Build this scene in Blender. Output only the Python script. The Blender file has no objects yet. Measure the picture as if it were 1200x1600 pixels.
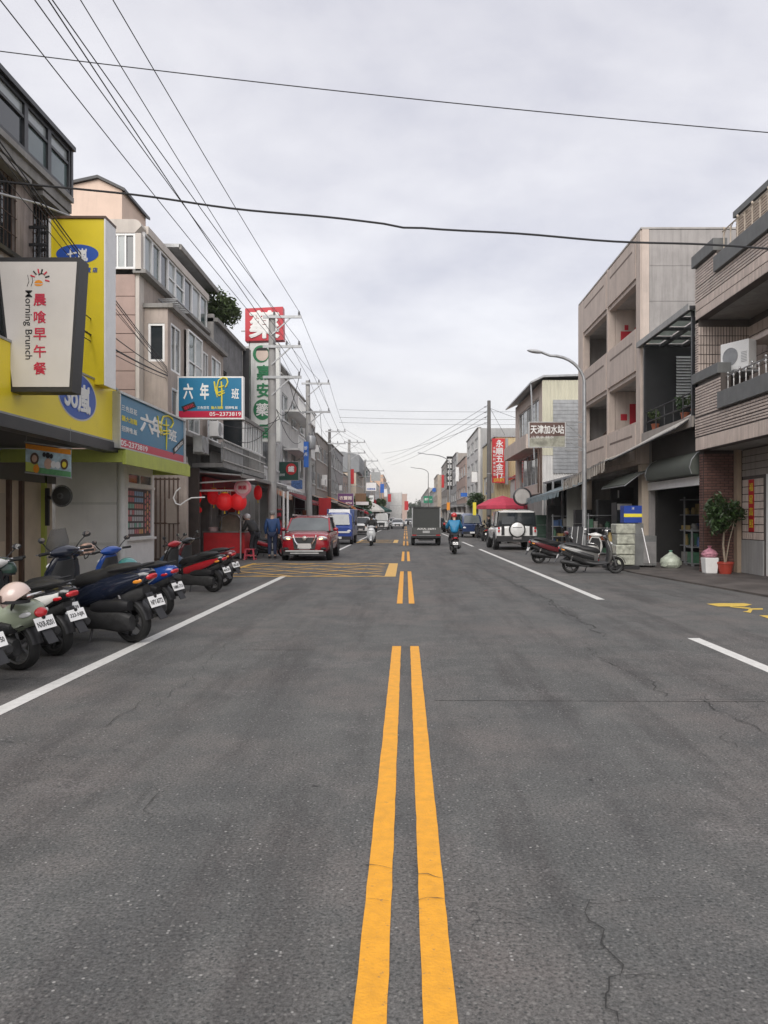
import bpy, bmesh, math, random
from mathutils import Vector, Matrix, Euler
R = math.radians
random.seed(7)
sc = bpy.context.scene
COL = sc.collection

# ------------------------------------------------------------------ camera
CAMH, FP, VX, VY = 1.5, 1200.0, 634.0, 810.0        # eye height, focal length and vanishing point in photo pixels
cd = bpy.data.cameras.new('camera'); cam = bpy.data.objects.new('camera', cd); COL.objects.link(cam)
cam.location = (0, 0, CAMH); cam.rotation_euler = (R(90), 0, 0)
cd.sensor_fit = 'VERTICAL'; cd.sensor_height = 36; cd.lens = 36 * FP / 1600
cd.shift_x = -(VX - 600) / 1600; cd.shift_y = (VY - 800) / 1600
cd.clip_start = 0.05; cd.clip_end = 3000
sc.camera = cam

# ------------------------------------------------------------------ world: overcast sky
SUN_EL, SUN_AZ = 37, 190
w = bpy.data.worlds.new('World'); sc.world = w; w.use_nodes = True
nt = w.node_tree; nt.nodes.clear()
def N(t, **k):
    n = nt.nodes.new(t)
    for a, b in k.items(): setattr(n, a, b)
    return n
out = N('ShaderNodeOutputWorld'); add = N('ShaderNodeAddShader')
bgc = N('ShaderNodeBackground'); bgs = N('ShaderNodeBackground')
sky = N('ShaderNodeTexSky', sky_type='NISHITA'); sky.sun_disc = False
sky.sun_elevation = R(SUN_EL); sky.sun_rotation = R(SUN_AZ); sky.dust_density = 3
bgs.inputs['Strength'].default_value = 0.018
nt.links.new(sky.outputs[0], bgs.inputs['Color'])
tc = N('ShaderNodeTexCoord'); sep = N('ShaderNodeSeparateXYZ')
nt.links.new(tc.outputs['Generated'], sep.inputs[0])
# cloud sheet seen in perspective: project the direction on a ceiling plane
zc = N('ShaderNodeMath', operation='MAXIMUM'); zc.inputs[1].default_value = 0.0
nt.links.new(sep.outputs['Z'], zc.inputs[0])
za = N('ShaderNodeMath', operation='ADD'); za.inputs[1].default_value = 0.35; nt.links.new(zc.outputs[0], za.inputs[0])
dv = N('ShaderNodeVectorMath', operation='DIVIDE'); nt.links.new(tc.outputs['Generated'], dv.inputs[0])
cmb = N('ShaderNodeCombineXYZ')
for i in range(3): nt.links.new(za.outputs[0], cmb.inputs[i])
nt.links.new(cmb.outputs[0], dv.inputs[1])
def noise(scale, detail, rough, dist, off):
    mp = N('ShaderNodeMapping'); mp.inputs['Location'].default_value = off
    mp.inputs['Scale'].default_value = (1.0, 1.25, 1.0)
    nt.links.new(dv.outputs[0], mp.inputs[0])
    n = N('ShaderNodeTexNoise'); n.inputs['Scale'].default_value = scale; n.inputs['Detail'].default_value = detail
    n.inputs['Roughness'].default_value = rough; n.inputs['Distortion'].default_value = dist
    nt.links.new(mp.outputs[0], n.inputs['Vector']); return n
n1 = noise(1.5, 6, 0.52, 0.5, (3.1, 1.7, 0)); n2 = noise(5.5, 5, 0.6, 0.2, (0, 4, 2))
mx = N('ShaderNodeMix', data_type='FLOAT'); mx.inputs[0].default_value = 0.3
nt.links.new(n1.outputs[0], mx.inputs[2]); nt.links.new(n2.outputs[0], mx.inputs[3])
rp = N('ShaderNodeValToRGB'); nt.links.new(mx.outputs[0], rp.inputs[0])
e = rp.color_ramp.elements
e[0].position = 0.33; e[0].color = (0.465, 0.458, 0.505, 1)
e[1].position = 0.66; e[1].color = (0.70, 0.687, 0.70, 1)
m_ = e.new(0.5); m_.color = (0.59, 0.578, 0.605, 1)
hz = N('ShaderNodeMapRange'); hz.inputs['From Min'].default_value = 0.0; hz.inputs['From Max'].default_value = 0.30
hz.inputs['To Min'].default_value = 0.82; hz.inputs['To Max'].default_value = 0.0; hz.interpolation_type = 'SMOOTHSTEP'
nt.links.new(sep.outputs['Z'], hz.inputs[0])
mc = N('ShaderNodeMix', data_type='RGBA'); nt.links.new(hz.outputs[0], mc.inputs[0])
nt.links.new(rp.outputs[0], mc.inputs[6]); mc.inputs[7].default_value = (0.71, 0.675, 0.64, 1)
nt.links.new(mc.outputs[2], bgc.inputs['Color']); bgc.inputs['Strength'].default_value = 0.79
nt.links.new(bgc.outputs[0], add.inputs[0]); nt.links.new(bgs.outputs[0], add.inputs[1])
nt.links.new(add.outputs[0], out.inputs['Surface'])

sl = bpy.data.lights.new('sun', 'SUN'); sl.energy = 1.5; sl.angle = R(45); sl.color = (1.0, 0.97, 0.93)
so = bpy.data.objects.new('sun', sl); COL.objects.link(so)
_d = Vector((math.sin(R(SUN_AZ)) * math.cos(R(SUN_EL)), math.cos(R(SUN_AZ)) * math.cos(R(SUN_EL)), math.sin(R(SUN_EL))))
so.rotation_euler = _d.to_track_quat('Z', 'Y').to_euler()
vs = sc.view_settings; vs.view_transform = 'Standard'; vs.look = 'None'; vs.gamma = 1; vs.exposure = 0.68
vs.use_curve_mapping = False
sc.cycles.use_denoising = True
sc.cycles.max_bounces = 6

# ------------------------------------------------------------------ helpers
def P(px, py, Y):
    """a point at depth Y (metres down the street) seen at this place of the photograph"""
    return Vector(((px - VX) / FP * Y, Y, CAMH + (VY - py) / FP * Y))
def G(px, py):
    Y = CAMH * FP / (py - VY); return Vector(((px - VX) / FP * Y, Y, 0))
def LF(xf):      # wall of a left-hand house, facing the street: u = down the street, v = up, n = out of the wall
    return lambda u, v, n: (xf + n, u, v)
def RF(xf):      # wall of a right-hand house
    return lambda u, v, n: (xf - n, u, v)
def CF(yf):      # wall facing up the street towards the photographer: u = x
    return lambda u, v, n: (u, yf - n, v)

class MB:
    def __init__(s, T=None):
        s.v, s.f, s.m, s.s, s.T, s.cm = [], [], [], [], T, 0
    def add(s, vs, fs, smooth=False):
        b = len(s.v)
        s.v += [tuple(s.T(*p)) for p in vs] if s.T else [tuple(p) for p in vs]
        s.f += [tuple(b + i for i in f) for f in fs]; s.m += [s.cm] * len(fs); s.s += [smooth] * len(fs); return s
    def box(s, x0, x1, y0, y1, z0, z1):
        return s.add([(x0,y0,z0),(x1,y0,z0),(x1,y1,z0),(x0,y1,z0),(x0,y0,z1),(x1,y0,z1),(x1,y1,z1),(x0,y1,z1)],
            [(3,2,1,0),(4,5,6,7),(0,1,5,4),(1,2,6,5),(2,3,7,6),(3,0,4,7)])
    def obox(s, c, size, rot=(0,0,0)):
        M = Euler(rot).to_matrix(); c = Vector(c); h = [k/2 for k in size]; vs = []
        for z in (-1,1):
            for x, y in ((-1,-1),(1,-1),(1,1),(-1,1)): vs.append(c + M @ Vector((x*h[0], y*h[1], z*h[2])))
        return s.add(vs, [(3,2,1,0),(4,5,6,7),(0,1,5,4),(1,2,6,5),(2,3,7,6),(3,0,4,7)])
    def quad(s, *p): return s.add(list(p), [tuple(range(len(p)))])
    def slab(s, pts, d):
        """polygon pts thickened by the vector d"""
        n = len(pts); d = Vector(d); pts = [Vector(p) for p in pts]
        return s.add(pts + [p + d for p in pts], [tuple(range(n))[::-1], tuple(range(n, 2*n))] + [(i, (i+1) % n, n+(i+1) % n, n+i) for i in range(n)])
    def tube(s, pts, r, seg=8, cap=True, smooth=True):
        pts = [Vector(p) for p in pts]; n = len(pts); rs = r if isinstance(r, (list, tuple)) else [r]*n; vs = []; a = None
        for i, p in enumerate(pts):
            t = (pts[min(i+1, n-1)] - pts[max(i-1, 0)]).normalized()
            if a is None: a = t.orthogonal().normalized()
            a = (a - t*a.dot(t)); a = a.normalized() if a.length > 1e-6 else t.orthogonal().normalized()
            b = t.cross(a)
            for k in range(seg):
                q = 2*math.pi*k/seg; vs.append(p + (a*math.cos(q) + b*math.sin(q))*rs[i])
        fs = [(i*seg+k, i*seg+(k+1) % seg, (i+1)*seg+(k+1) % seg, (i+1)*seg+k) for i in range(n-1) for k in range(seg)]
        s.add(vs, fs, smooth)
        if cap:
            s.add(vs[:seg], [tuple(range(seg))[::-1]]); s.add(vs[-seg:], [tuple(range(seg))])
        return s
    def bar(s, a, b, w, h=None):
        a, b = Vector(a), Vector(b); h = h or w; t = (b-a).normalized()
        u = t.cross(Vector((0,0,1))); u = u.normalized() if u.length > 1e-4 else Vector((1,0,0)); v = u.cross(t)
        vs = [p + u*x*w/2 + v*y*h/2 for p in (a, b) for x, y in ((-1,-1),(1,-1),(1,1),(-1,1))]
        return s.add(vs, [(0,1,2,3),(7,6,5,4),(0,4,5,1),(1,5,6,2),(2,6,7,3),(3,7,4,0)])
    def lathe(s, prof, o=(0,0,0), axis='Z', seg=16, a0=0, a1=2*math.pi, smooth=True):
        o = Vector(o); vs = []; full = abs(a1-a0-2*math.pi) < 1e-6; m = seg if full else seg+1
        for r_, h in prof:
            for k in range(m):
                q = a0 + (a1-a0)*k/seg; c, d = r_*math.cos(q), r_*math.sin(q)
                vs.append(o + Vector({'Z':(c,d,h),'Y':(c,h,d),'X':(h,c,d)}[axis]))
        fs = [(i*m+k, i*m+(k+1) % m, (i+1)*m+(k+1) % m, (i+1)*m+k) for i in range(len(prof)-1) for k in range(seg)]
        return s.add(vs, fs, smooth)
    def loft(s, rings, cap=True, smooth=True):
        n = len(rings[0]); vs = [p for r_ in rings for p in r_]
        fs = [(i*n+k, i*n+(k+1) % n, (i+1)*n+(k+1) % n, (i+1)*n+k) for i in range(len(rings)-1) for k in range(n)]
        if cap: fs += [tuple(range(n))[::-1], tuple(range((len(rings)-1)*n, len(rings)*n))]
        return s.add(vs, fs, smooth)
    def ell(s, c, r, seg=12, rings=8, rot=(0,0,0), z0=-1.0):
        M = Euler(rot).to_matrix(); c = Vector(c); rg = []
        t0 = math.asin(max(-1, z0))
        for i in range(rings+1):
            t = t0 + (math.pi/2-t0)*i/rings; cz, sz = max(math.cos(t), 1e-3), math.sin(t)
            rg.append([c + M @ Vector((r[0]*cz*math.cos(2*math.pi*k/seg), r[1]*cz*math.sin(2*math.pi*k/seg), r[2]*sz)) for k in range(seg)])
        return s.loft(rg)
    def mesh(s, me, M):
        return s.add([M @ v.co for v in me.vertices], [tuple(p.vertices) for p in me.polygons])
    def wall(s, u0, u1, v0, v1, holes=(), t=0.2, n=0.0):
        """wall (u, v, n) with rectangular holes; faces only where they show"""
        us = sorted({u0, u1} | {min(max(h[i], u0), u1) for h in holes for i in (0, 1)})
        vv = sorted({v0, v1} | {min(max(h[i], v0), v1) for h in holes for i in (2, 3)})
        def solid(i, j):
            if i < 0 or j < 0 or i >= len(us)-1 or j >= len(vv)-1: return False
            a, b = (us[i]+us[i+1])/2, (vv[j]+vv[j+1])/2
            return not any(h[0] < a < h[1] and h[2] < b < h[3] for h in holes)
        for i in range(len(us)-1):
            for j in range(len(vv)-1):
                if not solid(i, j): continue
                a, b, c, d = us[i], us[i+1], vv[j], vv[j+1]
                s.quad((a,c,n),(b,c,n),(b,d,n),(a,d,n)); s.quad((a,c,n-t),(a,d,n-t),(b,d,n-t),(b,c,n-t))
                if not solid(i-1, j): s.quad((a,c,n),(a,d,n),(a,d,n-t),(a,c,n-t))
                if not solid(i+1, j): s.quad((b,c,n),(b,c,n-t),(b,d,n-t),(b,d,n))
                if not solid(i, j-1): s.quad((a,c,n),(a,c,n-t),(b,c,n-t),(b,c,n))
                if not solid(i, j+1): s.quad((a,d,n),(b,d,n),(b,d,n-t),(a,d,n-t))
        return s
    def data(s, name, mats, off=None, sharp=40):
        me = bpy.data.meshes.new(name)
        vs = s.v if off is None else [(a-off[0], b-off[1], c-off[2]) for a, b, c in s.v]
        me.from_pydata(vs, [], s.f)
        for m in (mats if isinstance(mats, (list, tuple)) else [mats]): me.materials.append(m)
        me.polygons.foreach_set('material_index', s.m); me.polygons.foreach_set('use_smooth', s.s)
        if any(s.s) and sharp: me.set_sharp_from_angle(angle=R(sharp))
        me.update(); return me
    def build(s, name, mats, parent=None, w=True, bevel=0, sharp=40):
        """w: vertices are in world coordinates (parents carry a location only)"""
        off = wl(parent) if (w and parent) else None
        o = bpy.data.objects.new(name, s.data(name, mats, off, sharp)); COL.objects.link(o); o.parent = parent
        if bevel:
            b = o.modifiers.new('bevel', 'BEVEL'); b.width = bevel; b.segments = 2; b.limit_method = 'ANGLE'; b.angle_limit = R(40)
        return o
def wl(o):
    v = Vector((0,0,0))
    while o: v += o.location; o = o.parent
    return v
def tag(o, label, cat, group=None):
    o['label'] = label; o['category'] = cat
    if group: o['group'] = group
    return o
def struct(o, label=None):
    o['kind'] = 'structure'
    if label: o['label'] = label
    return o
def stuff(o, label=None, cat=None):
    o['kind'] = 'stuff'
    if label: o['label'] = label
    if cat: o['category'] = cat
    return o
def thing(name, label, cat, loc=(0,0,0), rotz=0, group=None):
    o = bpy.data.objects.new(name, None); COL.objects.link(o); o.empty_display_size = 0.2
    o.location = loc; o.rotation_euler = (0,0,rotz); return tag(o, label, cat, group)
def inst(name, me, parent, loc, rot=(0,0,0), scale=(1,1,1)):
    o = bpy.data.objects.new(name, me); COL.objects.link(o); o.parent = parent
    o.location = Vector(loc) - (wl(parent) if parent else Vector((0,0,0))); o.rotation_euler = rot; o.scale = scale; return o
def copy_tree(o, parent=None):
    c = o.copy(); COL.objects.link(c); c.parent = parent
    for ch in list(o.children): copy_tree(ch, c)
    return c

# text: the font that Blender itself carries
_fc = bpy.data.curves.new('lettering', 'FONT'); _fo = bpy.data.objects.new('lettering_source', _fc); COL.objects.link(_fo)
_fc.align_x = 'CENTER'; _fc.align_y = 'CENTER'
_tm = {}
def glyphs(s, bold=0.0, ext=0.01):
    k = (s, bold, ext)
    if k not in _tm:
        cjk = any(ord(c) > 0x2e80 for c in s)
        _fc.body = s; _fc.offset = min(bold, 0.006) if cjk else bold; _fc.extrude = ext; _fc.resolution_u = 3
        dg = bpy.context.evaluated_depsgraph_get(); dg.update()
        me = bpy.data.meshes.new_from_object(_fo.evaluated_get(dg))
        if cjk and bold > 0.008:      # heavier strokes: shifted copies, each a hair higher than the last
            q = MB(); k_ = bold*0.7
            for i, (dx, dy) in enumerate(((-1,0),(1,0),(0,-1),(0,1))): q.mesh(me, Matrix.Translation((dx*k_, dy*k_, 0.004*i)))
            me = q.data('lettering', M_txtw, sharp=0)
        xs = [v.co.x for v in me.vertices]; ys = [v.co.y for v in me.vertices]
        me.transform(Matrix.Translation((-(min(xs)+max(xs))/2, -(min(ys)+max(ys))/2, 0)))
        me['w'] = max(xs)-min(xs); me['h'] = max(ys)-min(ys); _tm[k] = me
    return _tm[k]
def frame(o, u, v):
    u, v = Vector(u).normalized(), Vector(v).normalized(); n = u.cross(v); M = Matrix((u, v, n)).transposed().to_4x4()
    M.translation = Vector(o); return M
UX, UZ = Vector((1,0,0)), Vector((0,0,1))
def text(s, mat, parent, o, u, v, w=None, h=None, bold=0.0, ext=0.01, rot=0, world=True, name='lettering'):
    """letters centred on o, u to the right, v up, fitted to w x h"""
    me = glyphs(s, bold, ext); gw, gh = me['w'], me['h']
    if w is None: sx = sy = h/gh
    elif h is None: sx = sy = w/gw
    else: sx, sy = w/gw, h/gh
    M = frame(o, u, v) @ Matrix.Rotation(rot, 4, 'Z') @ Matrix.Diagonal((sx, sy, min(sx, sy), 1))
    b = MB(); b.mesh(me, M); return b.build(name, mat, parent, w=world, sharp=0)
def column_text(s, mat, parent, o, u, v, size, pitch, bold=0.0, world=True, sx=1.0):
    """one glyph under the other"""
    b = MB(); v = Vector(v)
    for i, ch in enumerate(s):
        me = glyphs(ch, bold, 0.01)
        k = size/max(me['w'], me['h'])
        b.mesh(me, frame(Vector(o) - v*pitch*i, u, v) @ Matrix.Diagonal((k*sx, k, k, 1)))
    return b.build('lettering', mat, parent, w=world)

# ------------------------------------------------------------------ materials
_mats = {}
def mat(name, col=(0.5,0.5,0.5), rough=0.6, var=0.10, scale=5.0, bump=0.0, bscale=60.0, metal=0.0, spec=0.5, streak=0.0, coat=0.0,
        island=0.0, dirt=(0.10,0.09,0.08), grime=0.0, trans=0.0, emit=0.0):
    if name in _mats: return _mats[name]
    m = bpy.data.materials.new(name); m.use_nodes = True; t = m.node_tree; p = t.nodes['Principled BSDF']; L = t.links.new
    def nn(ty, **k):
        n = t.nodes.new(ty)
        for a, b in k.items(): setattr(n, a, b)
        return n
    p.inputs['Roughness'].default_value = rough; p.inputs['Metallic'].default_value = metal
    p.inputs['Specular IOR Level'].default_value = spec; p.inputs['Coat Weight'].default_value = coat
    p.inputs['Coat Roughness'].default_value = 0.08
    if trans: p.inputs['Transmission Weight'].default_value = trans
    geo = nn('ShaderNodeNewGeometry')
    no = nn('ShaderNodeTexNoise'); no.inputs['Scale'].default_value = scale; no.inputs['Detail'].default_value = 5; no.inputs['Roughness'].default_value = 0.6
    L(geo.outputs['Position'], no.inputs['Vector'])
    a = nn('ShaderNodeMix', data_type='RGBA')
    c0 = tuple(max(0, c*(1-var*1.3)) for c in col); c1 = tuple(min(1, c*(1+var)) for c in col)
    a.inputs[6].default_value = (*c0, 1); a.inputs[7].default_value = (*c1, 1)
    mr = nn('ShaderNodeMapRange'); mr.inputs['From Min'].default_value = 0.3; mr.inputs['From Max'].default_value = 0.7
    L(no.outputs[0], mr.inputs[0]); L(mr.outputs[0], a.inputs[0]); cur = a.outputs[2]
    if island:
        hs = nn('ShaderNodeMix', data_type='RGBA'); hs.blend_type = 'MULTIPLY'; hs.inputs[0].default_value = 1
        r2 = nn('ShaderNodeMapRange'); r2.inputs['To Min'].default_value = 1-island; r2.inputs['To Max'].default_value = 1+island*0.5
        L(geo.outputs['Random Per Island'], r2.inputs[0]); L(cur, hs.inputs[6]); L(r2.outputs[0], hs.inputs[7]); cur = hs.outputs[2]
    if streak:
        mp = nn('ShaderNodeMapping'); mp.inputs['Scale'].default_value = (7, 7, 0.5); L(geo.outputs['Position'], mp.inputs[0])
        n2 = nn('ShaderNodeTexNoise'); n2.inputs['Scale'].default_value = 1.0; n2.inputs['Detail'].default_value = 6; n2.inputs['Roughness'].default_value = 0.65
        L(mp.outputs[0], n2.inputs['Vector'])
        r3 = nn('ShaderNodeMapRange'); r3.inputs['From Min'].default_value = 0.46; r3.inputs['From Max'].default_value = 0.78; r3.inputs['To Max'].default_value = streak
        L(n2.outputs[0], r3.inputs[0])
        b = nn('ShaderNodeMix', data_type='RGBA'); L(r3.outputs[0], b.inputs[0]); L(cur, b.inputs[6]); b.inputs[7].default_value = (*dirt, 1); cur = b.outputs[2]
    if grime:
        n4 = nn('ShaderNodeTexNoise'); n4.inputs['Scale'].default_value = 1.3; n4.inputs['Detail'].default_value = 8; n4.inputs['Roughness'].default_value = 0.7
        L(geo.outputs['Position'], n4.inputs['Vector'])
        r5 = nn('ShaderNodeMapRange'); r5.inputs['From Min'].default_value = 0.45; r5.inputs['From Max'].default_value = 0.75; r5.inputs['To Max'].default_value = grime
        L(n4.outputs[0], r5.inputs[0])
        b = nn('ShaderNodeMix', data_type='RGBA'); L(r5.outputs[0], b.inputs[0]); L(cur, b.inputs[6]); b.inputs[7].default_value = (*dirt, 1); cur = b.outputs[2]
    L(cur, p.inputs['Base Color'])
    if emit:
        L(cur, p.inputs['Emission Color']); p.inputs['Emission Strength'].default_value = emit
    rr = nn('ShaderNodeMapRange'); rr.inputs['To Min'].default_value = max(0.02, rough*0.85); rr.inputs['To Max'].default_value = min(1, rough*1.15)
    L(no.outputs[0], rr.inputs[0]); L(rr.outputs[0], p.inputs['Roughness'])
    if bump:
        n3 = nn('ShaderNodeTexNoise'); n3.inputs['Scale'].default_value = bscale; n3.inputs['Detail'].default_value = 4
        L(geo.outputs['Position'], n3.inputs['Vector'])
        bp = nn('ShaderNodeBump'); bp.inputs['Strength'].default_value = bump; bp.inputs['Distance'].default_value = 0.01
        L(n3.outputs[0], bp.inputs['Height']); L(bp.outputs[0], p.inputs['Normal'])
    _mats[name] = m; return m
M_black = mat('black plastic', (0.018,0.018,0.02), 0.45, 0.2, 9)
M_blackmetal = mat('black painted metal', (0.025,0.026,0.03), 0.4, 0.15, 6, grime=0.2)
M_rubber = mat('tyre rubber', (0.014,0.014,0.014), 0.8, 0.25, 20, bump=0.2)
M_glass = mat('dark window glass', (0.03,0.036,0.04), 0.06, 0.2, 0.8, spec=0.7)
M_glassg = mat('greenish window glass', (0.10,0.14,0.14), 0.08, 0.25, 0.7, spec=0.8)
M_frostg = mat('curtained window glass', (0.33,0.36,0.36), 0.15, 0.15, 0.7, spec=0.6)
M_white = mat('white paint', (0.72,0.72,0.70), 0.45, 0.06, 3, streak=0.12)
M_whitep = mat('white plastic', (0.80,0.80,0.79), 0.35, 0.05, 4)
M_alu = mat('aluminium frame', (0.55,0.56,0.56), 0.35, 0.08, 4, metal=0.3, streak=0.15)
M_steel = mat('stainless steel', (0.52,0.52,0.52), 0.3, 0.12, 5, metal=0.85)
M_galv = mat('galvanised steel', (0.36,0.37,0.38), 0.45, 0.15, 4, metal=0.5, streak=0.2)
M_chrome = mat('chrome', (0.75,0.75,0.76), 0.12, 0.04, 4, metal=1.0)
M_conc = mat('grey concrete', (0.30,0.29,0.275), 0.85, 0.15, 2.0, bump=0.3, bscale=25, streak=0.45, grime=0.25)
M_concl = mat('light concrete', (0.44,0.42,0.40), 0.85, 0.12, 2.0, bump=0.25, bscale=25, streak=0.35, grime=0.2)
M_cap = mat('dark grey stone cap', (0.155,0.16,0.16), 0.7, 0.15, 3, bump=0.2, streak=0.3)
M_red = mat('red paint', (0.52,0.022,0.028), 0.4, 0.12, 4, grime=0.1)
M_redcloth = mat('red cloth', (0.55,0.02,0.03), 0.75, 0.12, 6)
M_rust = mat('rusty brown iron', (0.085,0.05,0.035), 0.7, 0.3, 12, grime=0.3)
M_skin = mat('skin', (0.55,0.36,0.27), 0.5, 0.06, 20)
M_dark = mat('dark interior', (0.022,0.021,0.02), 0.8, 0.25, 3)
M_cable = mat('black cable', (0.02,0.02,0.022), 0.6, 0.1, 3)
M_plate = mat('number plate', (0.78,0.78,0.77), 0.35, 0.03, 10)
M_ink = mat('black ink', (0.015,0.015,0.017), 0.6, 0.1, 10)
M_redlens = mat('red lamp lens', (0.50,0.015,0.022), 0.2, 0.08, 30, coat=0.6)
M_amber = mat('amber lens', (0.75,0.28,0.03), 0.2, 0.08, 30, coat=0.5)
M_lens = mat('clear lamp lens', (0.72,0.73,0.74), 0.12, 0.05, 30, coat=0.8)
M_txtw = mat('white lettering', (0.80,0.80,0.78), 0.5, 0.04, 6)
M_txty = mat('yellow lettering', (0.78,0.66,0.05), 0.5, 0.05, 6)
M_txtr = mat('red lettering', (0.55,0.02,0.05), 0.5, 0.05, 6)
M_txtg = mat('green lettering', (0.02,0.20,0.08), 0.5, 0.05, 6)
# ------------------------------------------------------------------ ground, road, markings
def asphalt(name, lo, hi, tint, tracks=True):
    m = bpy.data.materials.new(name); m.use_nodes = True; t = m.node_tree; p = t.nodes['Principled BSDF']; L = t.links.new
    def nn(ty, **k):
        n = t.nodes.new(ty)
        for a, b in k.items(): setattr(n, a, b)
        return n
    geo = nn('ShaderNodeNewGeometry')
    def ns(scale, detail=4, rough=0.6, vec=None):
        n = nn('ShaderNodeTexNoise'); n.inputs['Scale'].default_value = scale; n.inputs['Detail'].default_value = detail; n.inputs['Roughness'].default_value = rough
        L(vec or geo.outputs['Position'], n.inputs['Vector']); return n.outputs[0]
    def rng(x, a, b, c=0.0, d=1.0):
        r = nn('ShaderNodeMapRange'); r.inputs['From Min'].default_value = a; r.inputs['From Max'].default_value = b
        r.inputs['To Min'].default_value = c; r.inputs['To Max'].default_value = d; L(x, r.inputs[0]); return r.outputs[0]
    def mix(f, a, b, blend='MIX'):
        r = nn('ShaderNodeMix', data_type='RGBA'); r.blend_type = blend
        for i, x in ((0, f), (6, a), (7, b)):
            if hasattr(x, 'is_output'): L(x, r.inputs[i])
            else: r.inputs[i].default_value = x if i == 0 else (*x, 1)
        return r.outputs[2]
    def mth(op, a, b=None):
        r = nn('ShaderNodeMath', operation=op)
        for i, x in ((0, a), (1, b)):
            if x is None: continue
            if hasattr(x, 'is_output'): L(x, r.inputs[i])
            else: r.inputs[i].default_value = x
        return r.outputs[0]
    g = (lo+hi)/2
    col = mix(rng(ns(2.2, 6, 0.65), 0.34, 0.68), (lo,lo*1.005,lo*0.975), (hi,hi*0.995,hi*0.955))
    col = mix(rng(ns(0.55, 6, 0.65), 0.46, 0.66, 0, 0.85), col, tint)
    st = nn('ShaderNodeMapping'); st.inputs['Scale'].default_value = (1.9, 0.22, 1); L(geo.outputs['Position'], st.inputs[0])
    col = mix(rng(ns(1.0, 6, 0.7, st.outputs[0]), 0.48, 0.66, 0, 0.75), col, (lo*0.66,lo*0.62,lo*0.61))    # streaks along the driving direction
    if tracks:
        sx = nn('ShaderNodeSeparateXYZ'); L(geo.outputs['Position'], sx.inputs[0])
        ax = mth('ABSOLUTE', mth('SUBTRACT', mth('ABSOLUTE', mth('SUBTRACT', mth('ABSOLUTE', sx.outputs[0]), 1.75)), 0.72))
        tr = mth('MULTIPLY', rng(ax, 0.0, 0.34, 0.6, 0.0), rng(ns(0.9, 4), 0.35, 0.65))
        col = mix(tr, col, (lo*0.72,lo*0.72,lo*0.73))
    # worn pale scuffs
    col = mix(mth('MULTIPLY', rng(ns(0.85, 8, 0.75), 0.55, 0.68), rng(ns(38, 3), 0.42, 0.6)), col, (hi*1.45,hi*1.36,hi*1.32))
    # aggregate: grain and single pale or dark stones
    col = mix(1.0, col, rng(ns(70, 5, 0.75), 0.34, 0.66, 0.46, 1.54), 'MULTIPLY')
    vo = nn('ShaderNodeTexVoronoi'); vo.inputs['Scale'].default_value = 58; L(geo.outputs['Position'], vo.inputs['Vector'])
    sp = nn('ShaderNodeSeparateColor'); L(vo.outputs['Color'], sp.inputs[0])
    inside = rng(vo.outputs['Distance'], 0.18, 0.42, 1, 0)
    col = mix(mth('MULTIPLY', inside, rng(sp.outputs[0], 0.93, 0.97, 0, 0.85)), col, (0.42,0.41,0.39))
    col = mix(mth('MULTIPLY', inside, rng(sp.outputs[1], 0.58, 0.66, 0, 0.75)), col, (hi*1.65,hi*1.6,hi*1.5))
    col = mix(mth('MULTIPLY', inside, rng(sp.outputs[2], 0.70, 0.78, 0, 0.7)), col, (lo*0.35,lo*0.4,lo*0.4))
    # dark gum and oil spots
    v2 = nn('ShaderNodeTexVoronoi'); v2.inputs['Scale'].default_value = 2.6
    dn = nn('ShaderNodeVectorMath', operation='ADD'); L(geo.outputs['Position'], dn.inputs[0])
    nv = nn('ShaderNodeTexNoise'); nv.inputs['Scale'].default_value = 14; L(geo.outputs['Position'], nv.inputs['Vector'])
    sc2 = nn('ShaderNodeVectorMath', operation='SCALE'); sc2.inputs['Scale'].default_value = 0.07; L(nv.outputs['Color'], sc2.inputs[0]); L(sc2.outputs[0], dn.inputs[1])
    L(dn.outputs[0], v2.inputs['Vector'])
    s2 = nn('ShaderNodeSeparateColor'); L(v2.outputs['Color'], s2.inputs[0])
    spot = mth('MULTIPLY', rng(v2.outputs['Distance'], 0.035, 0.06, 0.8, 0), rng(s2.outputs[0], 0.3, 0.35))
    col = mix(spot, col, (0.03,0.03,0.03))
    # hairline crazing in patches
    v3 = nn('ShaderNodeTexVoronoi', feature='DISTANCE_TO_EDGE'); v3.inputs['Scale'].default_value = 3.2
    d3 = nn('ShaderNodeVectorMath', operation='ADD'); L(geo.outputs['Position'], d3.inputs[0])
    n3 = nn('ShaderNodeTexNoise'); n3.inputs['Scale'].default_value = 4; n3.inputs['Detail'].default_value = 6; L(geo.outputs['Position'], n3.inputs['Vector'])
    s3 = nn('ShaderNodeVectorMath', operation='SCALE'); s3.inputs['Scale'].default_value = 0.35; L(n3.outputs['Color'], s3.inputs[0]); L(s3.outputs[0], d3.inputs[1]); L(d3.outputs[0], v3.inputs['Vector'])
    craze = mth('MULTIPLY', rng(v3.outputs['Distance'], 0.004, 0.016, 0.75, 0), rng(ns(0.5, 3), 0.55, 0.64))
    col = mix(craze, col, (lo*0.35,lo*0.35,lo*0.35))
    L(col, p.inputs['Base Color']); p.inputs['Roughness'].default_value = 0.82; p.inputs['Specular IOR Level'].default_value = 0.3
    bp = nn('ShaderNodeBump'); bp.inputs['Strength'].default_value = 0.5; bp.inputs['Distance'].default_value = 0.006
    L(mth('ADD', ns(110, 4, 0.7), mth('MULTIPLY', vo.outputs['Distance'], 0.8)), bp.inputs['Height']); L(bp.outputs[0], p.inputs['Normal'])
    return m
M_asph = asphalt('worn asphalt', 0.104, 0.140, (0.156,0.139,0.130))
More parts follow.
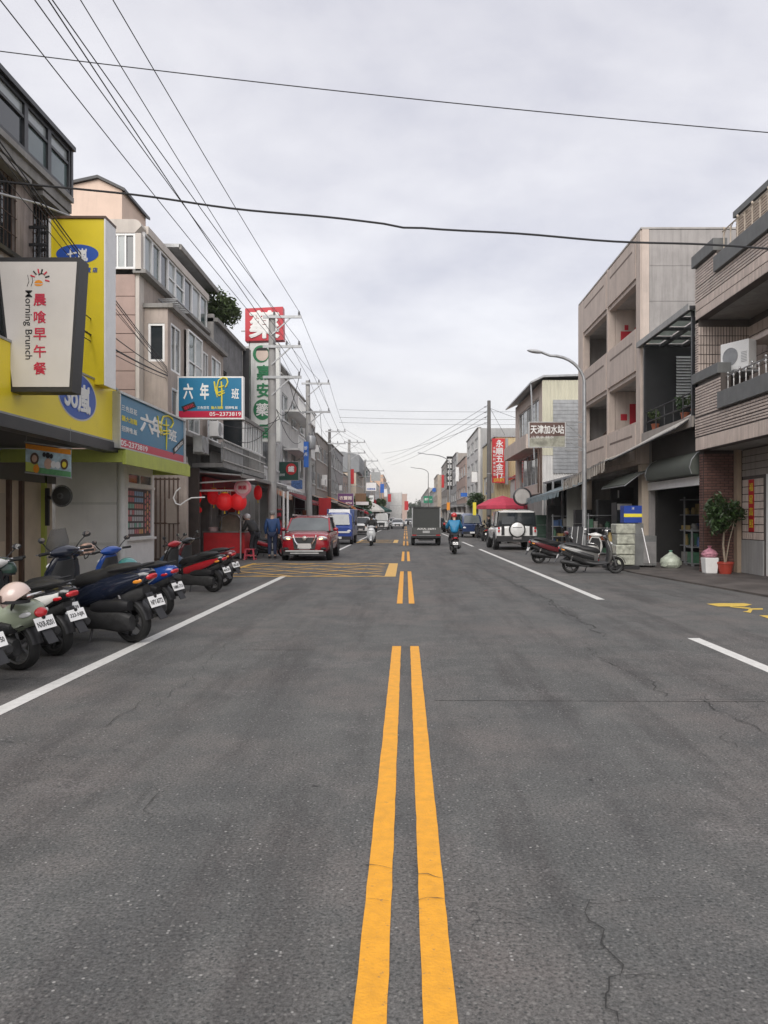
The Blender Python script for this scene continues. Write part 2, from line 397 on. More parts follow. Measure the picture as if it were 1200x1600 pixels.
M_asph2 = asphalt('newer asphalt patch', 0.097, 0.131, (0.142,0.128,0.121), False)
M_ground = mat('bare ground', (0.16,0.14,0.115), 0.9, 0.25, 0.4, bump=0.4, bscale=8)
M_apron = mat('dirty shade-toned concrete paving', (0.12,0.105,0.096), 0.7, 0.3, 1.2, bump=0.3, bscale=30, grime=0.75, dirt=(0.03,0.027,0.025))  # dark tone holds both stains and the shade under the shopfronts
M_apronl = mat('grey concrete paving', (0.17,0.165,0.16), 0.8, 0.22, 1.2, bump=0.3, bscale=30, grime=0.5, dirt=(0.06,0.055,0.05))
def paint(name, col, wear=0.35):
    m = mat(name, col, 0.6, 0.10, 14, bump=0.35, bscale=90)
    t = m.node_tree; p = t.nodes['Principled BSDF']; src = p.inputs['Base Color'].links[0].from_socket
    n = t.nodes.new('ShaderNodeTexNoise'); n.inputs['Scale'].default_value = 26; n.inputs['Detail'].default_value = 7; n.inputs['Roughness'].default_value = 0.75
    g = t.nodes.new('ShaderNodeNewGeometry'); t.links.new(g.outputs['Position'], n.inputs['Vector'])
    r = t.nodes.new('ShaderNodeMapRange'); r.inputs['From Min'].default_value = 0.60; r.inputs['From Max'].default_value = 0.70; r.inputs['To Max'].default_value = wear
    t.links.new(n.outputs[0], r.inputs[0]); x = t.nodes.new('ShaderNodeMix'); x.data_type = 'RGBA'
    t.links.new(r.outputs[0], x.inputs[0]); t.links.new(src, x.inputs[6]); x.inputs[7].default_value = (0.12,0.115,0.11,1)
    t.links.new(x.outputs[2], p.inputs['Base Color']); return m
M_yline = paint('yellow road paint', (0.80,0.365,0.022), 0.6)
M_yworn = paint('worn yellow road paint', (0.70,0.41,0.09), 0.8)
M_ypale = paint('pale yellow road paint', (0.72,0.50,0.10), 0.8)
M_wline = paint('white road paint', (0.70,0.69,0.66), 0.5)
M_crack = mat('crack in asphalt', (0.04,0.039,0.037), 0.9, 0.3, 30)

b = MB(); b.box(-900, 900, -60, 2400, -0.5, -0.02); struct(b.build('ground', M_ground), 'bare ground reaching to the horizon')
b = MB()                                     # road: one sheet, slightly finer near the camera
xs = [-9.2, -6.3, -3, 0, 3, 6.3, 14]; ys = [-12, 0, 4, 8, 14, 24, 40, 80, 160, 620]
b.add([(x, y, 0) for y in ys for x in xs], [(j*7+i, j*7+i+1, (j+1)*7+i+1, (j+1)*7+i) for j in range(len(ys)-1) for i in range(6)])
road = struct(b.build('road', M_asph), 'grey asphalt town road running straight to the horizon')
b = MB(); b.box(14, 60, -12, 15.0, -0.015, -0.001); struct(b.build('side_road', M_asph), 'asphalt side road opening on the right')
b = MB(); b.box(-30, -6.35, -12, 600, -0.02, 0.035); struct(b.build('pavement_left', M_apronl), 'grey concrete paving in front of the left shops')
b = MB()
b.slab([(6.9,14.4,-0.02),(30,13.6,-0.02),(30,600,-0.02),(6.5,600,-0.02),(6.45,30,-0.02),(6.2,21,-0.02)], (0,0,0.06))
struct(b.build('pavement_right', M_apron), 'concrete paving in front of the right shops, dark with stains and painted shade')
def strip(name, x0, x1, y0, y1, m, z=0.004, jit=0.0018):
    b = MB(); n = max(2, int(min(y1-y0, 30)/0.12)); L_ = []
    for i in range(n+1):
        y = y0 + (y1-y0)*i/n
        L_ += [(x0+random.uniform(-jit, jit), y, z), (x1+random.uniform(-jit, jit), y, z)]
    b.add(L_, [(2*i, 2*i+1, 2*i+3, 2*i+2) for i in range(n)]); return b.build(name, m, road)
# newer asphalt strip across the right lane and small patches
b = MB(); b.quad((0.24,6.32,0.003),(14,6.1,0.003),(14,9.66,0.003),(0.22,9.72,0.003)); b.build('asphalt_patch', M_asph2, road)
b = MB(); b.quad((-1.9,8.75,0.003),(-1.05,8.75,0.003),(-1.05,9.35,0.003),(-1.85,9.35,0.003)); b.build('asphalt_patch', M_asph2, road)
for y0, y1 in ((-6.0, 9.0), (13.5, 21.7), (26.9, 34.6), (42.5, 50.5), (57, 64), (70, 77), (84, 92), (100, 112), (124, 140)):
    strip('yellow_line', -0.158, -0.056, y0, y1, M_yline); strip('yellow_line', 0.052, 0.154, y0, y1, M_yline)
for y in (53.2, 66.5, 79.5):
    for x in (-0.11, 0.10):
        b = MB(); b.lathe([(0.07,0.0),(0.065,0.02),(0.03,0.03),(0.001,0.03)], (x,y,0.001), 'Z', 12); b.build('reflector_stud', M_yline, road)
for y0, y1 in ((-6.0, 20.0), (30.5, 45.0), (52, 66), (75, 100), (112, 150)): strip('white_line', -3.235, -3.085, y0, y1, M_wline)
for y0, y1 in ((-2.0, 9.6), (14.15, 37.4), (41, 49), (54, 76), (90, 140)): strip('white_line', 3.52, 3.67, y0, y1, M_wline)
# yellow box junctions on the left lane (worn grid of diagonals in a frame)
def hatch(x0, x1, y0, y1, nd, m, wd=0.12):
    z = 0.005
    for a, c, d, e_ in ((x0, x1, y0, y0+wd*1.3), (x0, x1, y1-wd*1.3, y1), (x0, x0+wd*1.3, y0+wd*1.3, y1-wd*1.3), (x1-wd*2.4, x1, y0+wd*1.3, y1-wd*1.3)):
        b = MB(); b.quad((a,d,z),(c,d,z),(c,e_,z),(a,e_,z)); b.build('box_frame', m, road)
    w_, h_ = x1-x0, y1-y0
    for sgn in (1, -1):
        for i in range(nd):
            c = -h_ + (w_+h_)*(i+0.5)/nd; pts = []
            lo_, hi_ = max(0, c), min(w_-0.4, c+h_)
            if hi_-lo_ < 0.3: continue
            ya, yb = lo_-c, hi_-c
            if sgn < 0: ya, yb = h_-ya, h_-yb
            b = MB(); q = z + 0.0015*(sgn+1) + 0.001
            b.quad((x0+lo_-wd*0.6, y0+ya, q), (x0+lo_+wd*0.6, y0+ya, q), (x0+hi_+wd*0.6, y0+yb, q), (x0+hi_-wd*0.6, y0+yb, q)); b.build('box_diagonal', m, road)
hatch(-5.1, -0.26, 19.75, 25.6, 7, M_yworn); hatch(-3.05, -0.5, 47.0, 53.5, 6, M_yworn)
# worn yellow writing on the right, by the side road (only strokes are left)
zq = 0.006
for pts in ([(1104,944),(1122,948),(1163,948),(1175,945),(1163,943),(1122,943)], [(1140,949),(1171,952),(1173,950),(1142,948)], [(1160,956),(1173,958),(1176,953),(1192,953),(1192,951),(1171,951),(1168,955)], [(1186,962),(1204,968),(1230,969),(1230,962)]):
    b = MB(); b.quad(*[(G(x,y).x, G(x,y).y, zq) for x, y in pts]); b.build('yellow_marking', M_ypale, road)
# cracks: thin open joints that wander over the surface
def crack(pts, wd=0.010, z=0.0085, jit=0.05):
    pp = [G(*q) for q in pts]; L_ = [pp[0]]
    for a, c in zip(pp, pp[1:]):
        n = max(2, int((c-a).length/0.10))
        for i in range(1, n+1):
            q = a.lerp(c, i/n); q = q + Vector((random.uniform(-jit,jit), random.uniform(-jit,jit), 0))*(0.25 if i == n else 1.0); L_.append(q)
    b = MB(); vs = []
    for i, q in enumerate(L_):
        t = (L_[min(i+1, len(L_)-1)] - L_[max(i-1, 0)]).normalized(); nrm = Vector((-t.y, t.x, 0))
        k = 0.62*wd*random.uniform(0.25, 1.0)*(0.4 if i in (0, len(L_)-1) else 1)/2
        vs += [q+nrm*k+Vector((0,0,z)), q-nrm*k+Vector((0,0,z))]
    b.add(vs, [(2*i, 2*i+1, 2*i+3, 2*i+2) for i in range(len(L_)-1)]); b.build('crack', M_crack, road)
crack([(922,1408),(920,1440),(944,1456),(950,1490),(972,1528),(948,1550),(950,1580),(965,1600)], 0.012, jit=0.03)
crack([(905,1409),(950,1414),(985,1410),(1040,1408)], 0.007, jit=0.02)
crack([(890,1476),(925,1478),(944,1482)], 0.007, jit=0.02); crack([(972,1528),(1010,1524),(1080,1527)], 0.006, jit=0.02)
crack([(730,1412),(790,1425),(850,1444)], 0.006, jit=0.02); crack([(785,1388),(818,1393)], 0.005, jit=0.015)
crack([(745,885),(790,905),(842,930),(880,953),(948,996)], 0.028, jit=0.10); crack([(810,925),(860,940),(905,955)], 0.018, jit=0.12)
crack([(915,1012),(935,1028),(960,1040),(1020,1070),(1036,1090)], 0.016, jit=0.06)
crack([(1098,1095),(1135,1115),(1200,1150)], 0.016, jit=0.05); crack([(1125,1140),(1135,1160),(1150,1168)], 0.010, jit=0.04)
crack([(1150,1130),(1175,1120),(1200,1118)], 0.010, jit=0.04); crack([(1050,1095),(1130,1094),(1200,1094)], 0.012, jit=0.02)
crack([(566,1353),(590,1355),(612,1360)], 0.011, jit=0.008); crack([(644,1366),(668,1368),(690,1375)], 0.011, jit=0.008)
crack([(566,1406),(608,1411)], 0.006, jit=0.006); crack([(644,1412),(668,1405),(694,1407)], 0.008, jit=0.006)
crack([(420,1045),(440,1060),(520,1062)], 0.008, jit=0.03); crack([(150,1140),(190,1118),(250,1085)], 0.010, jit=0.05)
crack([(360,1005),(330,1030),(300,1060),(230,1110)], 0.010, jit=0.05); crack([(210,1260),(240,1230),(225,1290)], 0.008, jit=0.04)
crack([(80,1060),(0,1062)], 0.02, jit=0.03)
# ------------------------------------------------------------------ building kit
def window(parent, T, u0, u1, v0, v1, n=-0.08, cols=2, rows=1, fm=None, gm=None, fw=0.05, name='window', sill=False, grille=None, top=0.0):
    """frame (part) and panes (sub-parts) set into an opening; top: height of a fixed upper row"""
    fm, gm = fm or M_alu, gm or M_glass; b = MB(T)
    def bx(a, c, d, e_, n0, n1): b.box(a, c, d, e_, n0, n1)
    bx(u0, u1, v0, v0+fw, n-0.05, n+0.03); bx(u0, u1, v1-fw, v1, n-0.05, n+0.03)
    bx(u0, u0+fw, v0+fw, v1-fw, n-0.05, n+0.03); bx(u1-fw, u1, v0+fw, v1-fw, n-0.05, n+0.03)
    vs = [v0+fw] + ([v1-fw-top] if top else [v0+fw+(v1-v0-2*fw)*k/rows for k in range(1, rows)]) + [v1-fw]
    us = [u0+fw+(u1-u0-2*fw)*k/cols for k in range(cols+1)]
    for x in us[1:-1]: bx(x-fw*0.4, x+fw*0.4, v0+fw, v1-fw, n-0.045, n+0.025)
    for y in vs[1:-1]: bx(u0+fw, u1-fw, y-fw*0.4, y+fw*0.4, n-0.047, n+0.022)
    if sill: bx(u0-0.06, u1+0.06, v0-0.09, v0-0.002, n-0.05, 0.09)
    w_ = b.build(name, fm, parent)
    gl = gm if isinstance(gm, (list, tuple)) else [gm]
    for i in range(cols):
        for j in range(len(vs)-1):
            p = MB(T); k = n - 0.02 + (0.018 if i % 2 else 0)
            p.box(us[i]+0.001, us[i+1]-0.001, vs[j]+0.001, vs[j+1]-0.001, k-0.006, k); p.build('pane', gl[(i+j*cols) % len(gl)], w_)
    if grille:
        g = MB(T); q = n+0.10
        k = int((u1-u0)/0.13)
        for i in range(k+1): u = u0+(u1-u0)*i/k; g.box(u-0.008, u+0.008, v0, v1, q-0.008, q+0.008)
        for j in range(5): v = v0+(v1-v0)*j/4; g.box(u0-0.03, u1+0.03, v-0.008, v+0.008, q+0.009, q+0.021)
        g.build('window_grille', grille, w_)
    return w_
def wallp(parent, T, u0, u1, v0, v1, holes, m, t=0.2, n=0.0, name='wall'):
    b = MB(T); b.wall(u0, u1, v0, v1, holes, t, n); return b.build(name, m, parent)
def bxp(parent, name, m, x0, x1, y0, y1, z0, z1, bevel=0):
    b = MB(); b.box(x0, x1, y0, y1, z0, z1); return b.build(name, m, parent, bevel=bevel)
def airco(parent, label, o, rotz=0, m=None, w=0.82, h=0.58, d=0.30):
    """outdoor unit: o is the middle of its base; its fan side looks along local -y"""
    t = thing('air_conditioner', label, 'air conditioner', o, rotz)
    b = MB(); b.box(-w/2, w/2, -d/2, d/2, 0.04, h); b.build('case', m or M_whitep, t, w=False, bevel=0.012)
    b = MB(); b.lathe([(0.001,0),(0.21,0),(0.215,-0.012),(0.23,-0.012),(0.23,0.01)], (-w*0.14, -d/2-0.004, h*0.53), 'Y', 20)
    for k in range(4): b.lathe([(0.05*k+0.03,-0.02),(0.05*k+0.036,-0.02)], (-w*0.14, -d/2-0.004, h*0.53), 'Y', 20)
    b.build('fan_grille', M_galv, t, w=False)
    b = MB()
    for k in range(7): b.box(w*0.24, w*0.44, -d/2-0.006, -d/2+0.01, h*0.28+k*0.04, h*0.28+k*0.04+0.015)
    b.build('louvre', M_galv, t, w=False)
    for s in (-1, 1):
        b = MB(); b.box(s*w*0.34-0.03, s*w*0.34+0.03, -d/2-0.03, d/2+0.03, 0, 0.04); b.build('foot', M_galv, t, w=False)
    return t
def awning(name, label, pts_top, drop, m, t=0.03, valance=0.0, vm=None, group=None, strips=0, frame_m=None, cat='awning'):
    """sheet through four points (back edge a-b, front edge c-d), with a valance on the front edge"""
    a, b_, c, d = [Vector(p) for p in pts_top]; th = thing(name, label, cat, (a+b_)/2 + Vector((0,0,-0.5)), 0, group)
    k = strips or 1
    for i in range(k):
        q = MB(); A, B = a.lerp(b_, i/k), a.lerp(b_, (i+0.985)/k); C, D = d.lerp(c, (i+0.985)/k), d.lerp(c, i/k)
        mid = [(x+y)/2 - Vector((0,0,drop)) for x, y in ((A, D), (B, C))]
        q.slab([A, B, mid[1], mid[0]], (0,0,t)); q.slab([mid[0], mid[1], C, D], (0,0,t)); q.build('sheet', m if not isinstance(m, list) else m[i % len(m)], th)
    if valance:
        n = max(3, int((c-d).length/0.16)); f = (d-a); f.z = 0; f = f.normalized()*0.012
        for i in range(n):
            q = MB(); A, B = d.lerp(c, i/n), d.lerp(c, (i+0.93)/n); z = Vector((0,0,-valance*random.uniform(0.92,1.06)))
            q.slab([A, B, B+z+f*random.uniform(-3,3), A+z+f*random.uniform(-3,3)], f)
            mm = vm or m; q.build('valance_strip', mm[i % len(mm)] if isinstance(mm, list) else mm, th)
    q = MB(); fr = frame_m or M_galv
    for A, D in ((a, d), (b_, c)): q.tube([A-Vector((0,0,0.03)), (A+D)/2-Vector((0,0,drop+0.03)), D-Vector((0,0,0.03))], 0.018, 6)
    q.tube([d-Vector((0,0,0.03)), c-Vector((0,0,0.03))], 0.02, 6); q.build('frame', fr, th)
    return th
def sag_wire(name, label, a, b_, sag, r=0.012, m=None, n=24, cat='cable', group=None):
    a, b_ = Vector(a), Vector(b_); q = MB()
    q.tube([a.lerp(b_, i/n) - Vector((0,0,4*sag*(i/n)*(1-i/n))) for i in range(n+1)], r, 5)
    o = q.build(name, m or M_cable); return tag(o, label, cat, group)

# ------------------------------------------------------------------ left side, nearest house and yellow shop
M_stucco = mat('stained grey-pink stucco', (0.40,0.335,0.30), 0.9, 0.15, 1.5, bump=0.35, bscale=30, streak=0.75, grime=0.4, dirt=(0.07,0.06,0.055))
M_bandy = mat('yellow sign face', (0.88,0.70,0.03), 0.4, 0.04, 1.0)
M_bandy2 = mat('yellow tall sign face', (0.76,0.60,0.014), 0.4, 0.05, 1.0, grime=0.08)
M_blue = mat('blue sign oval', (0.02,0.09,0.42), 0.4, 0.06, 3)
M_beige = mat('beige wall', (0.62,0.51,0.39), 0.75, 0.1, 1.2, grime=0.2)
M_brown = mat('brown trim', (0.10,0.055,0.035), 0.5, 0.2, 6)
M_green = mat('lime green paint', (0.46,0.52,0.10), 0.55, 0.10, 2.0, streak=0.15)
M_panel = mat('pale grey panel', (0.86,0.85,0.835), 0.5, 0.06, 1.5, streak=0.08)
M_signw = mat('off white sign face', (0.60,0.57,0.535), 0.45, 0.05, 1.4, grime=0.06)

h1 = thing('apartment_building', 'stained stucco house with black glazed top floor behind the yellow shop sign', 'building', (-10, 13, 0))
T = LF(-7.5)
hol = [(7.0,8.2,6.55,7.95),(9.0,10.2,6.55,7.95),(11.3,12.5,6.55,7.95),(13.75,14.75,6.55,7.95),(15.45,16.5,6.55,7.95),(9.0,11.5,4.7,5.9),(13.0,15.5,4.7,5.9)]
wallp(h1, T, 4, 17.45, 4.1, 8.28, hol, M_stucco)
for h in hol[:5]: window(h1, T, *h, cols=2, n=-0.1, fm=M_blackmetal, grille=M_rust, sill=True)
for h in hol[5:]: window(h1, T, *h, cols=3, n=-0.1, sill=True)
for h in hol[:5]:
    b = MB(T); b.box(h[0]-0.12, h[1]+0.12, 7.955, 8.05, -0.05, 0.26); b.build('window_hood', M_conc, h1)
bxp(h1, 'side_wall', M_stucco, -13, -7.7, 17.2, 17.44, 4.3, 8.27); bxp(h1, 'roof_slab', M_conc, -13, -7.15, 4, 16.55, 8.283, 8.40)
for z0, z1 in ((6.05,6.2),(8.08,8.28)): b = MB(T); b.box(4, 16.6, z0, z1, 0.002, 0.28); b.build('ledge', M_conc, h1)
# black glazed top storey, bay by bay
T2 = LF(-7.2); y = 16.42; k = 0
bays = [0.95,0.95,1.25,1.25,1.05,1.05,1.2,1.2]
for wd in bays:
    window(h1, T2, y-wd, y, 8.41, 9.38, n=0.0, cols=1, fm=M_blackmetal, gm=[M_glassg if k in (0,1,4,5) else M_glass, M_frostg], fw=0.07, top=0.26); y -= wd; k += 1
bxp(h1, 'top_beam', M_blackmetal, -7.6, -7.1, y, 16.54, 9.385, 9.48); bxp(h1, 'top_end_frame', M_blackmetal, -7.62, -7.15, 16.43, 16.52, 8.41, 9.38); bxp(h1, 'top_end_glass', M_glass, -12, -7.63, 16.43, 16.50, 8.41, 9.38)
bxp(h1, 'roof', M_blackmetal, -13, -7.61, 4, 16.52, 9.385, 9.47); bxp(h1, 'rear_wall', M_conc, -13, -12.7, 4, 16.4, 0, 9.3)
# ground floor: beige back wall, brown posts, green post, dark ceiling
T3 = LF(-8.75)
wallp(h1, T3, 6, 19.0, 0.03, 3.4, [(16.9,17.35,0.1,2.35)], M_beige, name='shop_wall')
b = MB(T3); b.box(6, 19.0, 2.35, 3.3, 0.02, 0.10); b.build('shutter_box', mat('dark taupe box', (0.13,0.115,0.105), 0.6, 0.1, 2), h1)
for u in (16.85, 17.4, 14.6, 12.6):
    b = MB(T3); b.box(u-0.05, u+0.05, 0.03, 2.35, 0.0, 0.09); b.build('shop_post', M_brown, h1)
b = MB(T3); b.box(18.42, 18.52, 0.03, 3.3, 0.0, 0.10); b.build('green_post', M_green, h1)
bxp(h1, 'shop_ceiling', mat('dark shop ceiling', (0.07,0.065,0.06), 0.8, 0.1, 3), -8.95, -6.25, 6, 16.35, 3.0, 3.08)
bxp(h1, 'fascia', M_blackmetal, -6.42, -6.13, 5, 16.45, 2.90, 3.10)
# poster on the shop wall: lettering lines only
po = thing('poster', 'cream paper poster on the beige shop wall', 'poster', (-8.72,16.1,1.5))
b = MB(T3); b.box(15.55, 16.75, 1.0, 2.05, 0.001, 0.008); b.build('paper', mat('cream paper', (0.50,0.42,0.33), 0.7, 0.05, 3), po)
text('營業時間', M_ink, po, (-8.738,16.15,1.88), (0,1,0), UZ, h=0.10)


# yellow fascia sign with the blue oval
sg = thing('shop_sign', 'long yellow shop sign with a blue oval above the black fascia', 'sign', (-6.25,11,3.12))
bxp(sg, 'sign_box', M_bandy, -6.40, -6.17, 5, 16.35, 3.14, 4.24); b = MB()
b.box(-6.42,-6.15,5,16.42,4.243,4.28); b.box(-6.42,-6.15,5,16.42,3.104,3.137); b.box(-6.42,-6.15,16.353,16.45,3.14,4.24); b.build('sign_frame', M_galv, sg)
b = MB(); b.add([(-6.166, 14.45+0.86*math.cos(a), 3.80+0.46*math.sin(a)) for a in [2*math.pi*i/40 for i in range(40)]], [tuple(range(40))])
b.add([(-6.163, 14.45+0.82*math.cos(a), 3.80+0.43*math.sin(a)) for a in [2*math.pi*i/40 for i in range(40)]], [tuple(range(40))]); b.m[-1] = 1
b.build('oval', [M_signw, M_blue], sg)
text('So嵐', M_txtw, sg, (-6.158,14.42,3.78), (0,1,0), UZ, w=1.15, h=0.55, bold=0.03)

# tall yellow sign standing out from the wall
sg = thing('shop_sign', 'tall yellow sign with white edge and blue oval fixed to the stained house', 'sign', (-6.6,15.3,4.0))
a_, c_ = P(80,342,15.2), P(163,600,15.2)
bxp(sg, 'sign_box', M_bandy2, a_.x, c_.x, 15.2, 15.7, 4.15, a_.z)
b = MB(); b.box(c_.x+0.002, c_.x+0.03, 15.18, 15.72, 4.13, a_.z); b.box(a_.x-0.04, a_.x-0.002, 15.18, 15.72, 4.13, a_.z); b.build('edge', M_whitep, sg)
bxp(sg, 'top_cap', M_brown, a_.x-0.05, c_.x+0.04, 15.17, 15.73, a_.z+0.003, a_.z+0.05)
cx, cz = P(121,397,15.2).x, P(121,397,15.2).z
b = MB(); b.add([(cx+0.42*math.cos(a), 15.194, cz+0.19*math.sin(a)) for a in [2*math.pi*i/36 for i in range(36)]], [tuple(range(36))]); b.build('oval', M_blue, sg)
text('七嵐', M_txtw, sg, (cx+0.0,15.19,cz-0.02), UX, UZ, w=0.42, h=0.26, bold=0.03)
text('專 賣 店', M_blue, sg, (cx+0.22,15.19,P(0,422,15.2).z), UX, UZ, h=0.10, bold=0.02)
b = MB()
for z in (7.3, 6.95, 6.2, 5.2):
    b.bar((-7.5,15.3,z), (a_.x-0.045,15.3,z), 0.05); b.bar((-7.5,15.6,z), (a_.x-0.045,15.6,z), 0.05)
b.bar((a_.x-0.12,15.3,4.4),(a_.x-0.12,15.3,7.3),0.04); b.bar((a_.x-0.28,15.3,4.4),(a_.x-0.28,15.3,7.3),0.04); b.build('bracket', M_blackmetal, sg)

# brunch light box: a tapered box with a black rim
sg = thing('shop_sign', 'white tapered brunch sign in a black box above the parked scooters', 'sign', (-5.7,12.2,3.4))
Ys = 12.0; q = [P(-6,402,Ys), P(125,402,Ys), P(112,612,Ys), P(17,612,Ys)]
b = MB(); b.slab(q, (0,0.34,0)); b.build('case', M_black, sg)
ctr = sum(q, Vector())/4; b = MB(); b.slab([ctr + (p-ctr)*0.93 + Vector((0,-0.012,0)) for p in q], (0,0.008,0)); b.build('face', M_signw, sg)
n_ = Vector((0,-0.016,0))
column_text('晨喰早午餐', mat('red brush lettering', (0.50,0.015,0.05), 0.5, 0.05, 9), sg, P(63,469,Ys)+n_, UX, UZ, 0.20, 0.267, 0.016)
text('Morning Brunch', M_ink, sg, P(44,508,Ys)+n_, UX, UZ, w=1.08, h=0.14, rot=-math.pi/2, bold=0.004)
b = MB()
for i, a in enumerate((160,130,100,75,45,15,-15)):
    c = P(63,436,Ys)+n_; d = Vector((math.cos(R(a)),0,math.sin(R(a)))); b.cm = i % 2; b.bar(c+d*0.085, c+d*0.155, 0.012, 0.02)
b.build('sun_rays', [M_txtr, M_ink], sg)
b = MB(); c = P(61,443,Ys)+n_
b.add([c+Vector((0.065*math.cos(R(a)),0,0.05*math.sin(R(a)))) for a in range(0,181,15)], [tuple(range(13))])
b.add([c+Vector((0.068*math.cos(R(a)),0,-0.015+0.03*math.sin(R(a)))) for a in range(180,361,15)], [tuple(range(13))]); b.build('bun', M_amber, sg)
b = MB(); c = P(66,432,Ys)+n_
b.tube([c+Vector((0.05*math.cos(R(a)),0,0.04*math.sin(R(a)))) for a in range(20,161,14)], 0.008, 5); b.build('arc', M_ink, sg)
for px in (44, 50):
    b = MB(); b.tube([P(px,430,Ys)+n_, P(px+2,440,Ys)+n_, P(px-1,448,Ys)+n_], 0.004, 4); b.build('fork', M_ink, sg)
b = MB(); b.box(-7.5, q[0].x+0.14, 12.1, 12.22, 3.78, 3.9); b.box(-7.5, q[0].x+0.14, 12.1, 12.22, 5.2, 5.3); b.build('bracket', M_blackmetal, sg)

# hanging banner under the fascia: plain bands and cakes, pictures reduced to simple shapes
bn = thing('banner', 'small painted banner hanging under the black fascia of the yellow shop', 'banner', (-6.9,13.6,2.5))
a_, c_ = P(40,693,14.0), P(111,745,14.0)
def bq(x0, x1, y0, y1, m, k, nm='print'):
    def pp(u, v): return P(40+71*u, 693+10*u+43*v, 14.0) + Vector((0,-0.004*k,0))
    b = MB(); b.quad(pp(x0,y1), pp(x1,y1), pp(x1,y0), pp(x0,y0)); return b.build(nm, m, bn)
b = MB(); b.slab([P(40,736,14.0), P(111,746,14.0), P(111,703,14.0), P(40,693,14.0)], (0,0.01,0)); b.build('cloth', mat('pale blue print', (0.42,0.55,0.60), 0.6, 0.25, 9), bn)
bq(0,1,0,0.18,M_amber,1); bq(0,0.28,0.66,1,M_green,1); bq(0.28,1,0.8,1,mat('grass print', (0.10,0.28,0.12), 0.6, 0.2, 20),1)
for i, (u, v, r_, m) in enumerate(((0.2,0.5,0.10,M_brown),(0.2,0.5,0.06,M_skin),(0.5,0.62,0.09,M_skin),(0.62,0.62,0.06,M_whitep),(0.72,0.62,0.06,M_whitep),(0.86,0.55,0.09,M_brown),(0.86,0.57,0.05,M_txty),(0.5,0.32,0.05,M_ink),(0.42,0.31,0.04,M_ink),(0.58,0.33,0.04,M_ink),(0.25,0.86,0.07,M_amber))):
    b = MB(); c = P(40+71*u, 693+10*u+43*v, 14.0)
    b.add([c+Vector((0.8*r_*math.cos(k*0.45), -0.008-0.002*i, r_*1.1*math.sin(k*0.45))) for k in range(14)], [tuple(range(14))]); b.build('print', m, bn)
b = MB(); b.tube([P(39,690,13.98), P(112,701,13.98)], 0.015, 6); b.tube([P(39,738,13.98), P(112,747,13.98)], 0.015, 6)
for px in (41, 110): b.tube([P(px,690,13.98), P(px,668,13.98)], 0.004, 4)
b.build('rod', M_galv, bn)

# wall fan on the green post
fn = thing('wall_fan', 'black round wall fan on the green post beside the kiosk', 'fan', (-8.3,18.3,1.6)); c = P(97,775,18.0)
b = MB(); b.lathe([(0.001,-0.1),(0.1,-0.1),(0.2,-0.05),(0.25,0.0),(0.2,0.05),(0.08,0.1),(0.001,0.1)], c, 'Y', 20); b.build('cage', mat('dark grey fan cage', (0.06,0.06,0.06), 0.5, 0.2, 20), fn)
b = MB()
for r_ in (0.08,0.13,0.18,0.23,0.255): b.lathe([(r_-0.006,-0.125+r_*0.42),(r_+0.006,-0.125+r_*0.42),(r_,-0.11+r_*0.42)], c, 'Y', 20)
for k in range(12): a = k*math.pi/6; b.bar(c+Vector((0.04*math.cos(a),-0.115,0.04*math.sin(a))), c+Vector((0.25*math.cos(a),-0.015,0.25*math.sin(a))), 0.006)
b.build('cage_wire', M_galv, fn)
b = MB(); b.bar(c+Vector((-0.05,0.08,0)), (-8.64,18.45,c.z-0.05), 0.07); b.bar((-8.6,18.43,c.z-0.7), (-8.6,18.43,c.z+0.2), 0.08); b.build('arm', M_black, fn)

# ------------------------------------------------------------------ white kiosk with the green canopy
kx, ky0, ky1 = -7.0, 19.1, 21.35
kk = thing('kiosk', 'white panelled food kiosk with menu window under a green canopy', 'kiosk', (-7.8,20.2,0))
for i, (z0, z1) in enumerate(((0.04,0.86),(0.885,1.86),(1.885,2.92))):
    b = MB(CF(ky0)); b.box(-8.72, -7.19, z0, z1, -0.05, 0.0); b.build('panel', M_panel, kk, bevel=0.008)
for z in (0.872, 1.872):
    b = MB(CF(ky0)); b.box(-8.72, -7.19, z-0.03, z+0.03, -0.03, 0.025); b.build('panel_rail', M_white, kk)
b = MB(); b.tube([(-7.09,19.15,0.04),(-7.09,19.15,2.9)], 0.10, 12); b.build('corner_post', M_whitep, kk)
T = LF(kx)
wallp(kk, T, 19.24, ky1, 0.04, 2.92, [(19.36,21.2,1.02,2.28),(19.36,21.2,2.36,2.68)], M_whitep, t=0.08, name='front_wall')
window(kk, T, 19.36, 21.2, 2.36, 2.68, n=-0.03, cols=2, fm=M_whitep, gm=M_glass, fw=0.05, name='upper_window')
b = MB(T); b.box(19.30, 21.26, 0.94, 1.0, 0.0, 0.10); b.box(19.30, 21.26, 2.29, 2.35, 0.0, 0.06); b.build('ledge', M_whitep, kk)
b = MB(T); b.box(19.37, 21.19, 1.03, 2.27, -0.05, -0.04); mb_ = b.build('menu_board', mat('dark menu backing', (0.06,0.045,0.045), 0.5, 0.2, 5), kk)
mc = [mat('menu print %d' % i, c, 0.5, 0.15, 40) for i, c in enumerate(((0.55,0.18,0.2),(0.25,0.38,0.55),(0.2,0.42,0.33),(0.55,0.24,0.2),(0.5,0.5,0.52),(0.6,0.35,0.15)))]
for r_ in range(7):
    for c in range(7):
        u0 = 19.42+c*0.17; v0 = 1.10+r_*0.165; cm = [[4,4,4,0,0,5,5],[2,4,4,2,4,2,4],[0,0,4,4,4,4,4],[0,4,0,4,4,4,4],[2,2,2,3,3,3,3],[0,0,0,1,1,1,1],[0,0,0,1,1,1,1]][r_][c]
        b = MB(T); b.box(u0, u0+0.13, v0, v0+0.115, -0.039, -0.034); b.build('menu_card', mc[cm], mb_)
